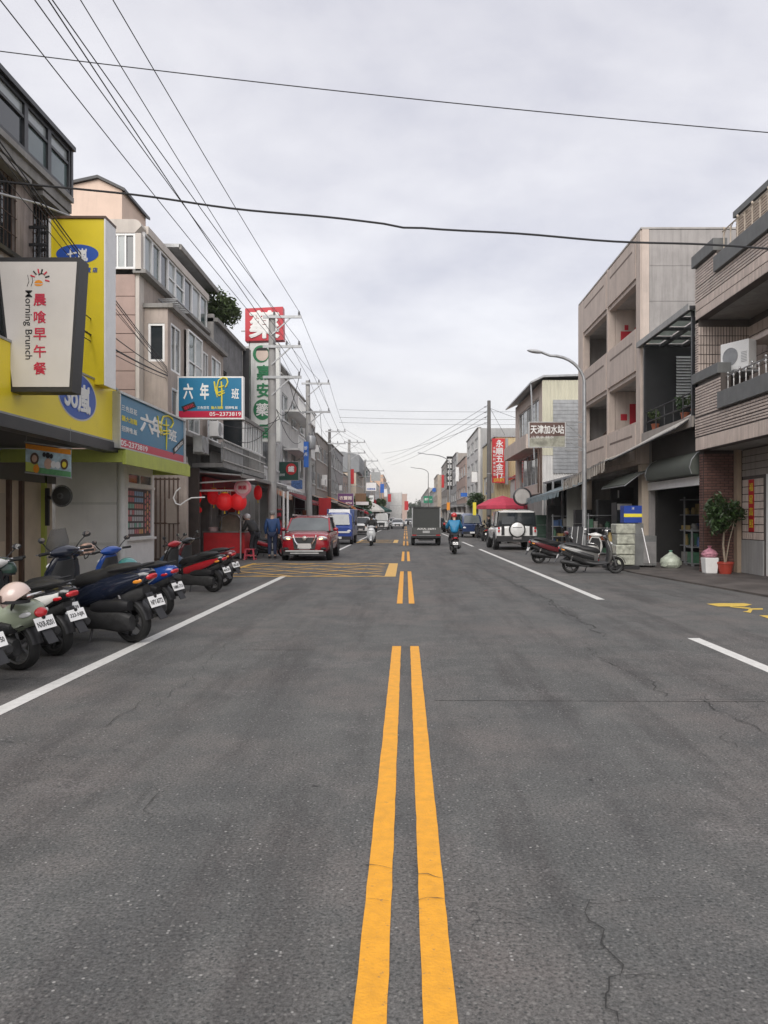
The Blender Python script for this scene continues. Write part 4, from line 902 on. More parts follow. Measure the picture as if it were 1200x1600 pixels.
bxp(r1, 'corner_pier', M_grout, 8.0, 8.25, yc, yb, 4.285, 5.2); tiles(r1, T, yc+0.02, yb, 4.29, 5.18, 0.24, 0.075, M_tile, n=0.001)
b = MB(T); b.box(ya, yc-0.0, 4.283, 4.70, -0.27, 0.10); b.build('balcony_cap', M_cap, r1, bevel=0.01)
b = MB(T); b.box(yc+0.003, yb+0.06, 5.2, 5.47, -0.27, 0.08); b.build('pier_cap', M_cap, r1, bevel=0.01)
bxp(r1, 'upper_band', M_grout, 8.0, 8.25, ya, yb, 6.94, 7.82); tiles(r1, T, ya, yb, 6.95, 7.43, 0.066, 0.24, M_tile, n=0.001); tiles(r1, T, ya, yb, 7.44, 7.82, 0.24, 0.075, M_tile, n=0.001)
bxp(r1, 'upper_pier', M_grout, 8.0, 8.25, 19.75, yb, 7.825, 8.4); tiles(r1, T, 19.77, yb, 7.83, 8.39, 0.24, 0.075, M_tile, n=0.001)
b = MB(T); b.box(ya, 19.745, 7.823, 8.22, -0.27, 0.10); b.build('balcony_cap', M_cap, r1, bevel=0.01)
b = MB(T); b.box(19.748, yb+0.06, 8.4, 8.72, -0.27, 0.10); b.build('pier_cap', M_cap, r1, bevel=0.01)
bxp(r1, 'balcony_floor', M_conc, 8.25, 10, ya, yb, 4.2, 4.35); bxp(r1, 'soffit', M_conc, 8.25, 10, ya, yb, 6.95, 7.1); bxp(r1, 'arcade_ceiling', M_conc, 8.25, 10, ya, yb, 3.36, 3.5)
# balcony recess: far cheek and back wall
b = MB(CF(yb-0.2)); b.box(8.0, 9.6, 4.36, 6.94, -0.19, 0.0); b.build('recess_cheek', M_grout, r1)
tiles(r1, CF(yb-0.2), 8.0, 9.4, 5.48, 6.93, 0.078, 0.255, M_tile, n=0.001)
b = MB(T); b.box(yb-0.2, yb, 5.48, 6.935, -0.004, 0.0); b.build('cheek_edge', M_grout, r1); tiles(r1, T, yb-0.2, yb, 5.48, 6.93, 0.2, 0.066, M_tile, n=0.001)
Tb = RF(9.4); hb = [(16.4,19.6,5.3,6.55)]; wallp(r1, Tb, ya, yb-0.2, 4.36, 6.94, hb, M_grout, t=0.2); tiles(r1, Tb, ya, yb-0.2, 4.36, 6.93, 0.30, 0.30, M_tile, n=0.001, holes=hb)
window(r1, Tb, *hb[0], cols=3, fm=M_blackmetal); b = MB(Tb); b.box(18.2, 19.9, 6.0, 6.12, 0.014, 0.55); b.build('shelf', M_tile, r1)
# balusters: turned posts joined by small arches
def baluster_row(par, y0, y1, x, z0, hh, step, m):
    prof = [(0.03,0),(0.03,0.04),(0.016,0.06),(0.022,0.2*hh),(0.014,0.45*hh),(0.02,0.62*hh),(0.014,0.75*hh),(0.024,0.8*hh),(0.012,hh)]
    me = MB().lathe(prof, seg=8).data('baluster', m); k = 0; y = y1
    while y > y0:
        inst('baluster', me, par, (x,y,z0)); b = MB()
        b.tube([(x, y-step/2+step/2*math.cos(R(a)), z0+0.70*hh+0.30*hh*math.sin(R(a))) for a in range(0,181,20)], 0.012, 5); b.build('arch', m, par); y -= step
    b = MB(); b.tube([(x,y0,z0+hh+0.01),(x,y1+0.1,z0+hh+0.01)], 0.018, 6); b.build('rail', m, par)
    me2 = MB().ell((0,0,0),(0.03,0.03,0.04),8,5).data('finial', m); y = y1
    while y > y0: inst('finial', me2, par, (x,y,z0+hh+0.06)); y -= step*2
baluster_row(r1, 14.5, 19.35, 8.12, 4.702, 0.40, 0.34, M_steel); baluster_row(r1, 14.5, 19.6, 8.12, 8.222, 0.62, 0.40, mat('cream cast baluster', (0.50,0.43,0.35), 0.7, 0.1, 4))
# set-back roof storey
bxp(r1, 'roof_storey', M_grout, 9.0, 12, ya, yb-0.3, 7.83, 9.68); tiles(r1, RF(9.0), ya, yb-0.3, 7.9, 9.66, 0.24, 0.075, mat('buff wall tile', (0.52,0.42,0.33), 0.6, 0.06, 2, island=0.1), n=0.001)
b = MB(RF(9.0)); b.box(ya, yb-0.25, 9.683, 9.85, -0.3, 0.08); b.build('roof_coping', M_cap, r1)
bxp(r1, 'core', M_conc, 9.62, 14, ya, yb, 0.0, 7.82)
# ground floor under the overhang: brick pier facing the viewer, beige pilaster, tiled wall with door
bxp(r1, 'brick_pier_core', M_bjoint, 8.12, 8.93, 20.92, 21.18, 0.04, 3.35); tiles(r1, CF(20.92), 8.12, 8.93, 0.05, 3.34, 0.225, 0.075, M_brick, n=0.001, stagger=0.5, name='bricks', gap=0.016, d=0.016)
bxp(r1, 'brick_return', M_bjoint, 8.10, 8.119, 20.92, 21.18, 0.04, 3.35); tiles(r1, RF(8.10), 20.92, 21.18, 0.05, 3.34, 0.13, 0.075, M_brick, n=0.001, name='bricks')
bxp(r1, 'pilaster', mat('beige pilaster', (0.34,0.26,0.19), 0.7, 0.1, 3, streak=0.2), 8.935, 9.05, 20.7, 20.98, 0.04, 3.35)
hd = [(17.9,19.35,0.05,2.62)]; Tg = RF(9.08); wallp(r1, Tg, ya, 20.69, 0.04, 3.35, hd, M_grout, t=0.2, name='ground_wall'); tiles(r1, Tg, ya, 20.69, 0.95, 2.6, 0.11, 0.20, M_tile, n=0.001, holes=[(17.8,19.45,0,2.7)]); tiles(r1, Tg, ya, 20.69, 2.62, 3.34, 0.30, 0.18, M_gryb, n=0.001)
bxp(r1, 'dado', M_gry, 9.04, 9.079, 19.45, 20.69, 0.045, 0.93); 
window(r1, Tg, *hd[0], cols=2, fm=M_whitep, gm=M_glass, fw=0.10, name='door', n=-0.03, top=0.55)
for i, y in enumerate((17.92, 18.66)): b = MB(Tg); b.box(y+0.13, y+0.56, 0.18, 0.55, -0.04, 0.005); b.build('door_panel', M_whitep, r1)
cp = thing('couplet', 'red paper couplet with gold characters beside the white door', 'couplet', (9.05,20.15,1.2)); b = MB(Tg); b.box(19.98, 20.30, 1.15, 2.52, 0.016, 0.022); b.build('paper', M_red, cp)
column_text('福星高照', M_txty, cp, (9.053,20.14,2.32), (0,-1,0), UZ, 0.22, 0.32)
airco(None, 'white air conditioner on the tiled balcony of the corner house', (8.55,19.75,5.25), R(-62), w=0.85, h=0.78)
bxp(r1, 'unit_bracket', M_galv, 8.25, 8.9, 19.3, 20.3, 5.20, 5.248)

# ------------------------------------------------------------------ second house on the right: dark balcony with skylight canopy, open shop
M_moss = mat('grey-green canvas', (0.085,0.095,0.08), 0.7, 0.12, 3, streak=0.2)
M_red_old = mat('faded red paper', (0.45,0.02,0.035), 0.6, 0.1, 5)
r2 = thing('shop_house', 'narrow dark house with roofed balcony between tiled and concrete houses', 'building', (11,23.7,0)); y0, y1 = 21.35, 25.9
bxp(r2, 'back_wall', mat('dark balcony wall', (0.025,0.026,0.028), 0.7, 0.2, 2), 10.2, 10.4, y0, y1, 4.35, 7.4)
T = RF(10.2); window(r2, T, 21.8, 23.0, 4.6, 6.7, n=0.02, cols=1, rows=1, fm=M_blackmetal, gm=M_glass, name='balcony_door')
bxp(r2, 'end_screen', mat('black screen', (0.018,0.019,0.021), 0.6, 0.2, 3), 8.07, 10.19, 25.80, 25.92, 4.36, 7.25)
b = MB()
for k in range(17): b.obox((9.38,25.74,5.3+0.10*k),(0.62,0.015,0.085),(R(-28),0,0))
o = b.build('louvre_shutter', M_alu, r2); o['kind'] = 'stuff'
bxp(r2, 'balcony_floor', M_conc, 8.02, 10.2, y0, y1, 4.15, 4.345); bxp(r2, 'balcony_edge', M_gryb, 7.95, 8.018, y0, y1, 4.05, 4.36)
for y in (21.5,22.3,23.1,23.9,24.7,25.7):
    b = MB(); b.tube([(8.05,y,4.35),(8.05,y,5.05)], 0.018, 6); b.build('rail_post', M_blackmetal, r2)
for z in (4.7,5.05): b = MB(); b.tube([(8.05,y0,z),(8.05,y1,z)], 0.02, 6); b.build('rail', M_blackmetal, r2)
for y in (21.45, 25.75): bxp(r2, 'canopy_post', M_blackmetal, 7.98, 8.06, y-0.04, y+0.04, 4.37, 7.3)
# canopy: steel grid with translucent panes
M_sky = mat('translucent corrugated pane', (0.66,0.72,0.68), 0.5, 0.08, 3, trans=0.6)
xs_ = [7.9,8.65,9.4,10.2]; yy = [21.3,22.5,23.7,24.9,26.0]
for x in xs_: b = MB(); b.bar((x,21.25,7.33),(x,26.05,7.33),0.09,0.12); b.build('canopy_beam', M_blackmetal, r2)
for y in yy: b = MB(); b.bar((7.85,y,7.345),(10.25,y,7.345),0.11,0.09); b.build('canopy_beam', M_blackmetal, r2)
for i in range(3):
    for j in range(4): bxp(r2, 'canopy_pane', M_sky, xs_[i]+0.09, xs_[i+1]-0.09, yy[j]+0.1, yy[j+1]-0.1, 7.40, 7.415)
b = MB(); b.bar((7.84,21.25,7.36),(7.84,26.05,7.36),0.05,0.18); b.build('canopy_edge', M_gry, r2)
bxp(r2, 'core', M_conc, 12.3, 15, y0, y1, 0, 7.2)
# plants on the balcony rail
for i, (y, n, m) in enumerate(((25.3,220,M_leaf),(22.6,260,M_leafd),(21.8,200,M_leaf))):
    t = thing('potted_plant', ['thin-leaved plant in a pot at the far end of the dark balcony','bushy plant in a clay pot on the dark balcony','leafy plant in a pot at the near end of the dark balcony'][i], 'plant', (8.2,y,4.36)); b = MB()
    b.lathe([(0.001,0),(0.09,0),(0.13,0.22),(0.14,0.22),(0.14,0.25),(0.1,0.25),(0.001,0.22)], (8.22,y,4.36), 'Z', 12); b.build('pot', mat('terracotta', (0.32,0.10,0.05), 0.7, 0.15, 8), t); b = MB(); leaves((8.2,y,4.85), (0.28,0.35,0.3), n, 0.055, b, random.Random(i)); b.build('foliage', m, t)
# shop opening below
bxp(r2, 'shop_wall', mat('near-black shop wall', (0.035,0.033,0.032), 0.7, 0.3, 3), 11.8, 12.0, y0, y1, 0.04, 4.1); bxp(r2, 'shop_end', M_dark, 8.4, 11.8, 25.7, 25.85, 0.04, 4.1); bxp(r2, 'shop_side', M_bjoint, 8.94, 11.8, 21.36, 21.5, 0.04, 4.1)  # near-black colour on the back wall of the shop
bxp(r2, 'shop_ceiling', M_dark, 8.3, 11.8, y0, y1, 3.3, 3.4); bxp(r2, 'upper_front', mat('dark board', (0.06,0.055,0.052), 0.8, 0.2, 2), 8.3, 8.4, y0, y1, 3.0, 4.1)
bxp(r2, 'shutter_box', M_whitep, 8.22, 8.36, 21.4, 26.6, 2.44, 2.70)
aw = thing('awning', 'rounded grey-green awning above the open shop right of the stainless cabinet', 'awning', (8.2,23.5,3.0)); pr = [(8.30,2.72),(7.98,2.74),(7.92,2.92),(7.98,3.14),(8.12,3.32),(8.30,3.40)]
b = MB(); b.loft([[Vector((x,y,z)) for x, z in pr] for y in (21.4,22.5,24.0,25.4)], smooth=True); b.build('canvas', M_moss, aw); b = MB()
for y in (21.41, 25.39): b.tube([(x-0.01,y,z) for x, z in pr[1:]], 0.015, 5)
o = b.build('hoops', M_galv, aw)
# long pale roller awning running from the tiled house over the next front
awning('awning', 'long pale roller awning sloping down from the tiled house', [(8.25,21.5,4.55),(8.25,27.0,4.1),(7.2,27.2,3.55),(7.6,21.7,4.05)], 0.02, mat('dirty white canvas', (0.52,0.50,0.46), 0.7, 0.1, 2, streak=0.4), frame_m=M_blackmetal)

# ------------------------------------------------------------------ third house on the right: precast concrete front
M_pcast = mat('pinkish precast concrete', (0.55,0.465,0.41), 0.85, 0.08, 1.6, bump=0.2, bscale=30, streak=0.45, grime=0.15, dirt=(0.20,0.165,0.145))
M_endw = mat('grey rendered end wall', (0.36,0.34,0.33), 0.9, 0.10, 0.9, bump=0.2, bscale=20, streak=0.55, grime=0.3, dirt=(0.14,0.135,0.13))
r3 = thing('concrete_house', 'pinkish precast concrete house with deep open balconies behind the street lamp', 'building', (11.5,30.7,0)); T = RF(8.0); y0, y1, H = 26.0, 35.4, 11.3
zs = [4.1,5.3,6.55,7.7,8.85,10.05,H-0.02]            # end wall poured in lifts
for a, c in zip(zs, zs[1:]): bxp(r3, 'end_wall_lift', M_endw, 8.25, 14, y0+0.01, y0+0.2, a+0.012, c)
bxp(r3, 'end_wall_base', M_endw, 8.25, 14, y0+0.012, y0+0.2, 0, 4.1)
bays = ((26.55,30.2),(30.42,34.4))
wallp(r3, T, y0, y1, 3.35, H, [(a,c,z0,z1) for a, c in bays for z0, z1 in ((4.85,6.45),(8.1,9.65))], M_pcast, t=0.24)
for z0, z1 in ((3.5,4.75),(6.6,8.0),(9.8,11.2)):       # raised spandrel panels, each with a dark strip painted as a slot's shadow
    for a, c in bays:
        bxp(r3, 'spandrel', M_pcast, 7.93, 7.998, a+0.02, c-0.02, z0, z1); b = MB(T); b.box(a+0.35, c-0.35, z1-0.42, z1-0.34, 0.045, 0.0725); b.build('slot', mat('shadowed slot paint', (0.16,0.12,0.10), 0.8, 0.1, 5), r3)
for y in (30.31,): b = MB(T); b.box(y-0.08, y+0.08, 3.36, H, 0.002, 0.05); b.build('pilaster', M_pcast, r3)
for a, c in ((26.02,26.5),(34.45,35.38)): b = MB(T); b.box(a, c, 3.36, H-0.05, 0.002, 0.055); b.build('edge_panel', M_pcast, r3)
for z in (4.7, 7.95): bxp(r3, 'balcony_floor', M_concl, 8.25, 10, y0+0.2, y1-0.05, z, z+0.12)
for z in (6.5, 9.7): bxp(r3, 'balcony_ceiling', M_concl, 8.25, 9.9, y0+0.2, y1-0.05, z, z+0.12)
for z0 in (4.83, 8.08):
    Tb = RF(9.7); hb = [(27.0,28.6,z0+0.05,z0+1.5),(31.2,33.4,z0+0.05,z0+1.5)]; wallp(r3, Tb, y0+0.2, y1-0.05, z0, z0+1.65, hb, M_concl, t=0.1, name='balcony_wall')
    for h in hb: window(r3, Tb, *h, cols=2, fm=M_blackmetal)
    bxp(r3, 'balcony_divider', M_pcast, 8.25, 9.69, 30.2, 30.42, z0, z0+1.65)
bxp(r3, 'roof', M_conc, 8.25, 14, y0+0.21, y1-0.05, 10.9, 11.05); bxp(r3, 'far_wall', M_endw, 8.25, 14, y1-0.2, y1-0.01, 0, H); bxp(r3, 'parapet_cap', M_concl, 7.96, 14.02, y0-0.01, y1+0.01, H+0.002, H+0.06); bxp(r3, 'core', M_conc, 10.5, 13.8, y0+0.25, y1-0.25, 0, 10.85)
# red paper decorations on the balcony dividers
for i, (z, sh) in enumerate(((8.3,0),(5.0,1))):
    t = thing('red_paper', ['red paper cut-outs in the upper balcony of the concrete house','red paper cross-shaped cut-out in the lower balcony of the concrete house'][i], 'decoration', (8.9,30.15,z)); b = MB(CF(30.195))
    if sh == 0: b.box(8.45,8.9,z-0.25,z+0.55,0,0.01); b.box(9.0,9.2,z-0.2,z+0.7,0,0.01); b.box(8.6,8.75,z+0.6,z+0.8,0,0.01)
    else: b.box(8.8,9.05,z-0.15,z+1.0,0,0.01); b.box(8.45,8.7,z+0.35,z+0.6,0,0.01); b.box(9.15,9.4,z+0.35,z+0.6,0,0.01)
    b.build('paper', M_red_old, t)
b = MB(); 
for z in (5.1, 8.3): b.bar((8.6,34.2,z-0.2),(9.6,33.0,z+1.3),0.08); b.bar((8.6,32.8,z-0.2),(9.2,33.8,z+1.2),0.08)
o = b.build('stored_timber', M_rust, r3); o['kind'] = 'stuff'
# its ground floor: columns, pale board, dark shops, sheet awnings
for y in (26.3, 34.9): bxp(r3, 'column', M_bei, 8.02, 8.4, y-0.2, y+0.2, 0.04, 3.34)
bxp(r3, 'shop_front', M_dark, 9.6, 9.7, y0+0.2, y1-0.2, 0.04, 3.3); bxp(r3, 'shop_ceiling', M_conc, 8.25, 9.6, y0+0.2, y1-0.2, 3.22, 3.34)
bxp(r3, 'pale_board', mat('pale grey board', (0.40,0.41,0.38), 0.7, 0.08, 1.5, streak=0.2), 7.6, 8.5, 36.2, 36.3, 0.6, 3.0)
M_aw = [mat('faded cream stripe', (0.50,0.46,0.40), 0.75, 0.1, 3, streak=0.3), mat('faded brown stripe', (0.20,0.16,0.13), 0.75, 0.1, 3, streak=0.2)]
awning('awning', 'brown and cream striped awning beside the street lamp', [(8.2,27.2,4.05),(8.2,34.0,3.6),(6.9,33.6,3.12),(7.0,27.0,3.55)], 0.03, M_aw, valance=0.40, vm=M_aw, strips=14)
awning('awning', 'blue-grey sheet awning past the striped one', [(8.4,34.6,3.3),(8.4,42.5,3.2),(6.6,42.0,2.55),(6.9,34.6,2.75)], 0.05, mat('blue-grey sheet', (0.19,0.24,0.26), 0.6, 0.1, 2, streak=0.3), valance=0.28)
awning('awning', 'dark curved sheet awning under the roller awning', [(8.3,25.6,3.15),(8.3,28.6,3.15),(7.3,28.6,2.62),(7.3,25.6,2.62)], -0.12, M_moss)

# ------------------------------------------------------------------ fourth house: ivory corrugated wall
r4 = thing('corrugated_house', 'ivory corrugated steel house beyond the concrete one with a grey shutter', 'building', (10.5,50,0)); y0 = 45.0
def corr(parent, x0, x1, z0, z1, yw, m, pitch=0.16, dp=0.03, name='corrugated_wall', holes=None):
    b = MB(); n = int((x1-x0)/pitch); pts = []
    for i in range(n+1):
        x = x0+(x1-x0)*i/n
        for k, dy in ((0,0),(0.35,0),(0.5,-dp),(0.85,-dp)):
            if i < n or k == 0: pts.append((x+k*pitch, yw+dy))
    vs = [(x,y,z) for x, y in pts for z in (z0,z1)]; b.add(vs, [(2*i,2*i+2,2*i+3,2*i+1) for i in range(len(pts)-1)]); return b.build(name, m, parent)
corr(r4, 8.0, 14.5, 5.2, 9.6, y0, M_ivo); corr(r4, 8.0, 14.5, 0.05, 5.18, y0, M_wht)
bxp(r4, 'core', M_conc, 8.2, 14.4, y0+0.06, 56, 0, 9.4)
T = RF(8.0); hs = [(46.2,54.5,3.6,5.6),(46.2,54.5,6.6,8.8)]; wallp(r4, T, y0+0.05, 56, 3.0, 9.55, hs, M_pcast); 
for h in hs: window(r4, T, *h, cols=5, n=-0.1)
b = MB(); b.slab([(7.3,44.8,9.4),(8.05,44.8,9.75),(14.6,44.8,9.95),(14.6,44.8,10.05),(8.05,44.8,9.87),(7.3,44.8,9.5)], (0,11.4,0)); b.build('roof', M_galv, r4)
for k in range(20): bxp(r4, 'shutter_slat', M_galv, 8.62, 12, y0-0.10, y0-0.045, 4.15+0.215*k, 4.15+0.215*k+0.20)
b = MB(); b.tube([(7.35,45.1,9.4),(7.55,45.1,5.0)], 0.05, 8); b.build('downpipe', M_galv, r4)
for x in (7.75, 7.9): b = MB(); b.tube([(x,44.9,3.0),(x,44.9,6.3)], 0.05, 8); b.build('downpipe', M_rust, r4)
bxp(r4, 'balcony', M_pcast, 7.1, 7.999, 45.4, 55.5, 5.65, 6.5)
# dim gap shop between third and fourth house
g4 = thing('shed_shop', 'low dark lean-to shop under the blue-grey awning', 'shop', (9.5,40,0)); bxp(g4, 'back', M_dark, 10, 10.2, 35.6, 44.8, 0.04, 3.6); bxp(g4, 'roof', M_galv, 8.0, 10.5, 35.5, 44.8, 3.5, 3.6); bxp(g4, 'end', M_dark, 8.2, 10, 44.6, 44.75, 0.04, 3.5)
for y in (36.6,39,41.5,44): bxp(g4, 'post', M_galv, 7.9, 8.0, y-0.05, y+0.05, 0.04, 3.49)

# projecting sign of the water station
sg = thing('projecting_sign', 'brown and white water station sign on a steel frame behind the street lamp', 'sign', (6.8,34.3,4.5)); Ys = 34.3; a_, c_ = P(826,659,Ys), P(884,699,Ys)
bxp(sg, 'sign_box', M_alu, a_.x, c_.x, Ys, Ys+0.15, c_.z, a_.z)
b = MB(); b.quad((a_.x+.04,Ys-.004,c_.z+.42),(c_.x-.04,Ys-.004,c_.z+.52),(c_.x-.04,Ys-.004,a_.z-.03),(a_.x+.04,Ys-.004,a_.z-.03)); b.build('brown_print', mat('brown print', (0.115,0.065,0.055), 0.5, 0.2, 3), sg)
b = MB(); b.quad((a_.x+.04,Ys-.004,c_.z+.03),(c_.x-.04,Ys-.004,c_.z+.03),(c_.x-.04,Ys-.004,c_.z+.515),(a_.x+.04,Ys-.004,c_.z+.415)); b.build('landscape_print', mat('grey-green print', (0.33,0.33,0.27), 0.5, 0.35, 4), sg)
text('天津加水站', M_txtw, sg, P(855,671,Ys)+Vector((0,-.01,0)), UX, UZ, w=1.5, h=0.40, bold=0.02); text('山泉水 純水', M_txtw, sg, P(848,683,Ys)+Vector((0,-.01,0)), UX, UZ, w=1.0, h=0.12)
for z in (4.55,5.05,5.8): b = MB(); b.bar((c_.x,Ys+0.08,z),(7.93,Ys+0.08,z),0.05); b.build('frame_bar', M_galv, sg)
for z0, z1 in ((5.8,5.1),(5.05,4.6)): b = MB(); b.bar((c_.x,Ys+0.08,z0),(7.9,Ys+0.08,z1),0.04); b.build('frame_brace', M_galv, sg)
# round white sign and lamp cluster on the lean-to
sg = thing('round_sign', 'round white hanging sign at the end of the blue-grey awning', 'sign', (6.9,43,2.5)); o = P(816,776,43.0)
b = MB(); b.lathe([(0.001,-0.06),(0.40,-0.06),(0.42,-0.04),(0.42,0.06),(0.001,0.06)], o, 'Y', 24); b.build('disc', M_concl, sg); b = MB(); b.lathe([(0.44,-0.07),(0.52,-0.05),(0.52,0.06),(0.44,0.06)], o, 'Y', 24); b.build('ring', M_blackmetal, sg)
b = MB(); b.tube([o+Vector((0.5,0,0)), (7.95,43,o.z+0.2)], 0.03, 6); b.build('arm', M_blackmetal, sg)

# ------------------------------------------------------------------ further houses on the right
r5 = thing('corrugated_house', 'yellowish corrugated steel house with the long red vertical sign', 'building', (10.5,66,0))
corr(r5, 7.2, 12.5, 0.05, 8.05, 62.0, M_yel, 0.2, 0.04); bxp(r5, 'core', M_bei, 7.4, 12.4, 62.1, 72, 0, 7.9); b = MB(); b.box(7.1,12.6,61.9,72.1,8.06,8.2); b.build('roof', M_galv, r5)
wallp(r5, RF(7.2), 62.1, 72, 0.05, 8.0, [(63,66,3.6,5.2),(67.5,71,3.6,5.2)], M_yel, t=0.15); window(r5, RF(7.2), 63,66,3.6,5.2, cols=3); window(r5, RF(7.2), 67.5,71,3.6,5.2, cols=3)
sh = thing('shed', 'small white shed with a red gable edge before the yellowish house', 'shed', (9.6,58.5,0)); b = MB(); b.slab([(8.3,57.0,0),(11,57.0,0),(11,57.0,4.6),(9.7,57.0,5.3),(8.3,57.0,4.5)], (0,4,0)); b.build('walls', M_wht, sh)
b = MB(); b.slab([(8.15,56.9,4.5),(9.7,56.9,5.32),(9.7,56.9,5.5),(8.15,56.9,4.7)], (0,4.2,0)); b.build('red_roof', M_red, sh); b = MB(); b.slab([(9.7,56.9,5.32),(11.15,56.9,4.65),(11.15,56.9,4.83),(9.7,56.9,5.5)], (0,4.2,0)); b.build('red_roof', M_red, sh)
bxp(sh, 'red_post', M_red, 8.12, 8.29, 56.95, 57.1, 0, 4.48)
sg = thing('projecting_sign', 'long red vertical hardware shop sign with white characters beside the dark pole', 'sign', (6.9,60.8,3.5)); Ys = 61.0
b = MB(); b.slab([P(769,754,Ys),P(789,755,Ys),P(789,685,Ys),P(769,685,Ys)], (0,0.2,0)); b.build('red_panel', mat('hardware sign red', (0.58,0.03,0.035), 0.5, 0.06, 2), sg)
column_text('永順五金行', M_txtw, sg, P(780.5,693,Ys)+Vector((0,-.015,0)), UX, UZ, 0.60, 0.615, 0.03); column_text('水電材料衛浴油漆', M_txtw, sg, P(772.3,700,Ys)+Vector((0,-.015,0)), UX, UZ, 0.22, 0.30, 0.02)
text('2371371', M_txty, sg, P(779,750,Ys)+Vector((0,-.015,0)), UX, UZ, w=0.8, h=0.25, bold=0.02)
bxp(sg, 'edge_panel', M_gry, P(790,0,Ys).x, P(794,0,Ys).x, Ys+0.02, Ys+0.2, P(0,757,Ys).z, P(0,685,Ys).z); bxp(sg, 'bracket', M_galv, P(794,0,Ys).x, 7.6, Ys+0.05, Ys+0.12, 5.0, 5.1)
house('shop_house', 'white and grey house with dark top windows behind the dark pole', 1, 7.0, 74, 88, 10.2, M_wht, 3, 3, gl=[M_glass], shop=SH, end_win=1, wmat=M_gry)
house('shop_house', 'flat pinkish-brown house left of the dark pole on the right side', 1, 6.9, 88.5, 104, 8.6, M_salm, 2, 4, shop=SH, end_win=1)
house('shop_house', 'grey house behind the black and white vertical sign', 1, 6.9, 104.5, 122, 10.4, M_gry, 3, 4, shop=SH, wmat=M_gryb)
house('shop_house', 'dark brown-grey house further down the right row', 1, 6.6, 122.5, 142, 10.8, M_gryb, 3, 4, shop=SH)
house('shop_house', 'pale yellow narrow house far down the right row', 1, 5.9, 142.5, 160, 9.6, M_bei, 3, 4, shop=SH, ledges=False)
house('shop_house', 'low grey house near the end of the right row', 1, 6.2, 161, 200, 8.0, M_gry, 2, 6, shop=SH, ledges=False)
house('shop_house', 'long pale house closing the right row near the road end', 1, 6.0, 201, 300, 9.5, M_concl, 2, 9, shop=SH, ledges=False)
# ------------------------------------------------------------------ left shops at street level: red lantern shop and its neighbours
M_redwall = mat('red shop board', (0.42,0.015,0.02), 0.5, 0.15, 2)
rs = thing('red_shop', 'open red lantern food shop under the stainless balcony', 'shop', (-8,29.5,0))
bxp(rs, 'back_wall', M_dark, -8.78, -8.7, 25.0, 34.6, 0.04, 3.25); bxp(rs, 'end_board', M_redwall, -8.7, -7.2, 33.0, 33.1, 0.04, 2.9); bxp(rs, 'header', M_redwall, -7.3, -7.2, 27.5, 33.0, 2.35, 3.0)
bxp(rs, 'side_board', mat('dark wood board', (0.06,0.045,0.04), 0.7, 0.2, 4), -8.7, -6.95, 25.8, 25.9, 0.04, 3.2)
bxp(rs, 'sign_board', M_redwall, -6.85, -5.9, 27.9, 27.95, 2.25, 2.6); text('羊肉', M_txtw, rs, (-6.6,27.89,2.42), UX, UZ, h=0.26, bold=0.03)
b = MB(); b.slab([(-9,26.2,3.22),(-5.6,26.2,2.95),(-5.6,36.0,2.95),(-9,36.0,3.22)], (0,0,0.05)); b.build('roof', M_galv, rs)
for y in (27.9, 33.5): b = MB(); b.tube([(-6.0,y,0.04),(-6.0,y,2.96)], 0.03, 8); b.build('post', M_galv, rs)
b = MB(); b.bar((-5.6,26.2,2.96),(-5.6,36.0,2.96),0.06,0.12); b.build('gutter', M_conc, rs)
b = MB(); b.tube([(-8.0,26.4,2.62),(-7.2,26.5,2.72),(-6.2,26.7,2.80),(-5.3,27.0,2.86)], 0.03, 6); b.build('awning_arm', M_whitep, rs)
b = MB(); b.tube([(-7.9,26.5,2.45),(-5.6,27.4,2.50)], 0.035, 6); b.build('awning_arm', M_whitep, rs)
M_lant = mat('red lantern cloth', (0.72,0.018,0.022), 0.5, 0.08, 8, emit=0.10)
def lantern(label, c, r, h, rib=10):
    t = thing('lantern', label, 'lantern', c, 0, 'red lanterns'); b = MB()
    prof = [(r*0.35,-h/2)] + [(r*(math.cos(R(a))**0.6)*1.0, h/2*math.sin(R(a))*0.94) for a in range(-66,67,12)] + [(r*0.35,h/2)]
    b.lathe(prof, (0,0,0), 'Z', 18, smooth=False); b.build('shade', M_lant, t, w=False); b = MB(); b.lathe([(0.001,h/2),(r*0.36,h/2),(r*0.36,h/2+0.03),(0.001,h/2+0.03)], (0,0,0), 'Z', 12); b.tube([(0,0,h/2+0.03),(0,0,h/2+0.22)], 0.006, 5); b.build('cap', M_txty, t, w=False)
    b = MB(); b.tube([(0,0,-h/2),(0,0,-h/2-0.12)], [0.015,0.03], 6); b.build('tassel', M_txty, t, w=False)
for lb, px, py, w_, h_, Y in (('first red lantern from the kiosk, narrow and tall',305,776,20,25,27.5),('second red lantern from the kiosk, before the red board',334,776,20,25,28.0),('broad red lantern, third from the kiosk',351,784,27,27,27.2),('fourth red lantern, below the pink round sign',373,784,25,27,27.2),('small red lantern hanging low behind the first one',311,797,9,9,28.5),('dim red lantern deep in the shop near the awning end',403,770,13,22,31.5)):
    lantern(lb, P(px,py,Y), w_/2/FP*Y, h_/FP*Y)
sg = thing('round_sign', 'pink drop-shaped sign above the red lanterns', 'sign', P(379,762,27.0)); o = Vector((0,0,0)); b = MB()
b.add([Vector((0.30*math.cos(R(a)), 0, 0.29*math.sin(R(a)) - (0.09 if 240 < a < 300 else 0))) for a in range(0,360,15)], [tuple(range(24))]); b.add([Vector((0.30*math.cos(R(a)), 0.10, 0.29*math.sin(R(a)) - (0.09 if 240 < a < 300 else 0))) for a in range(0,360,15)], [tuple(range(24))[::-1]])
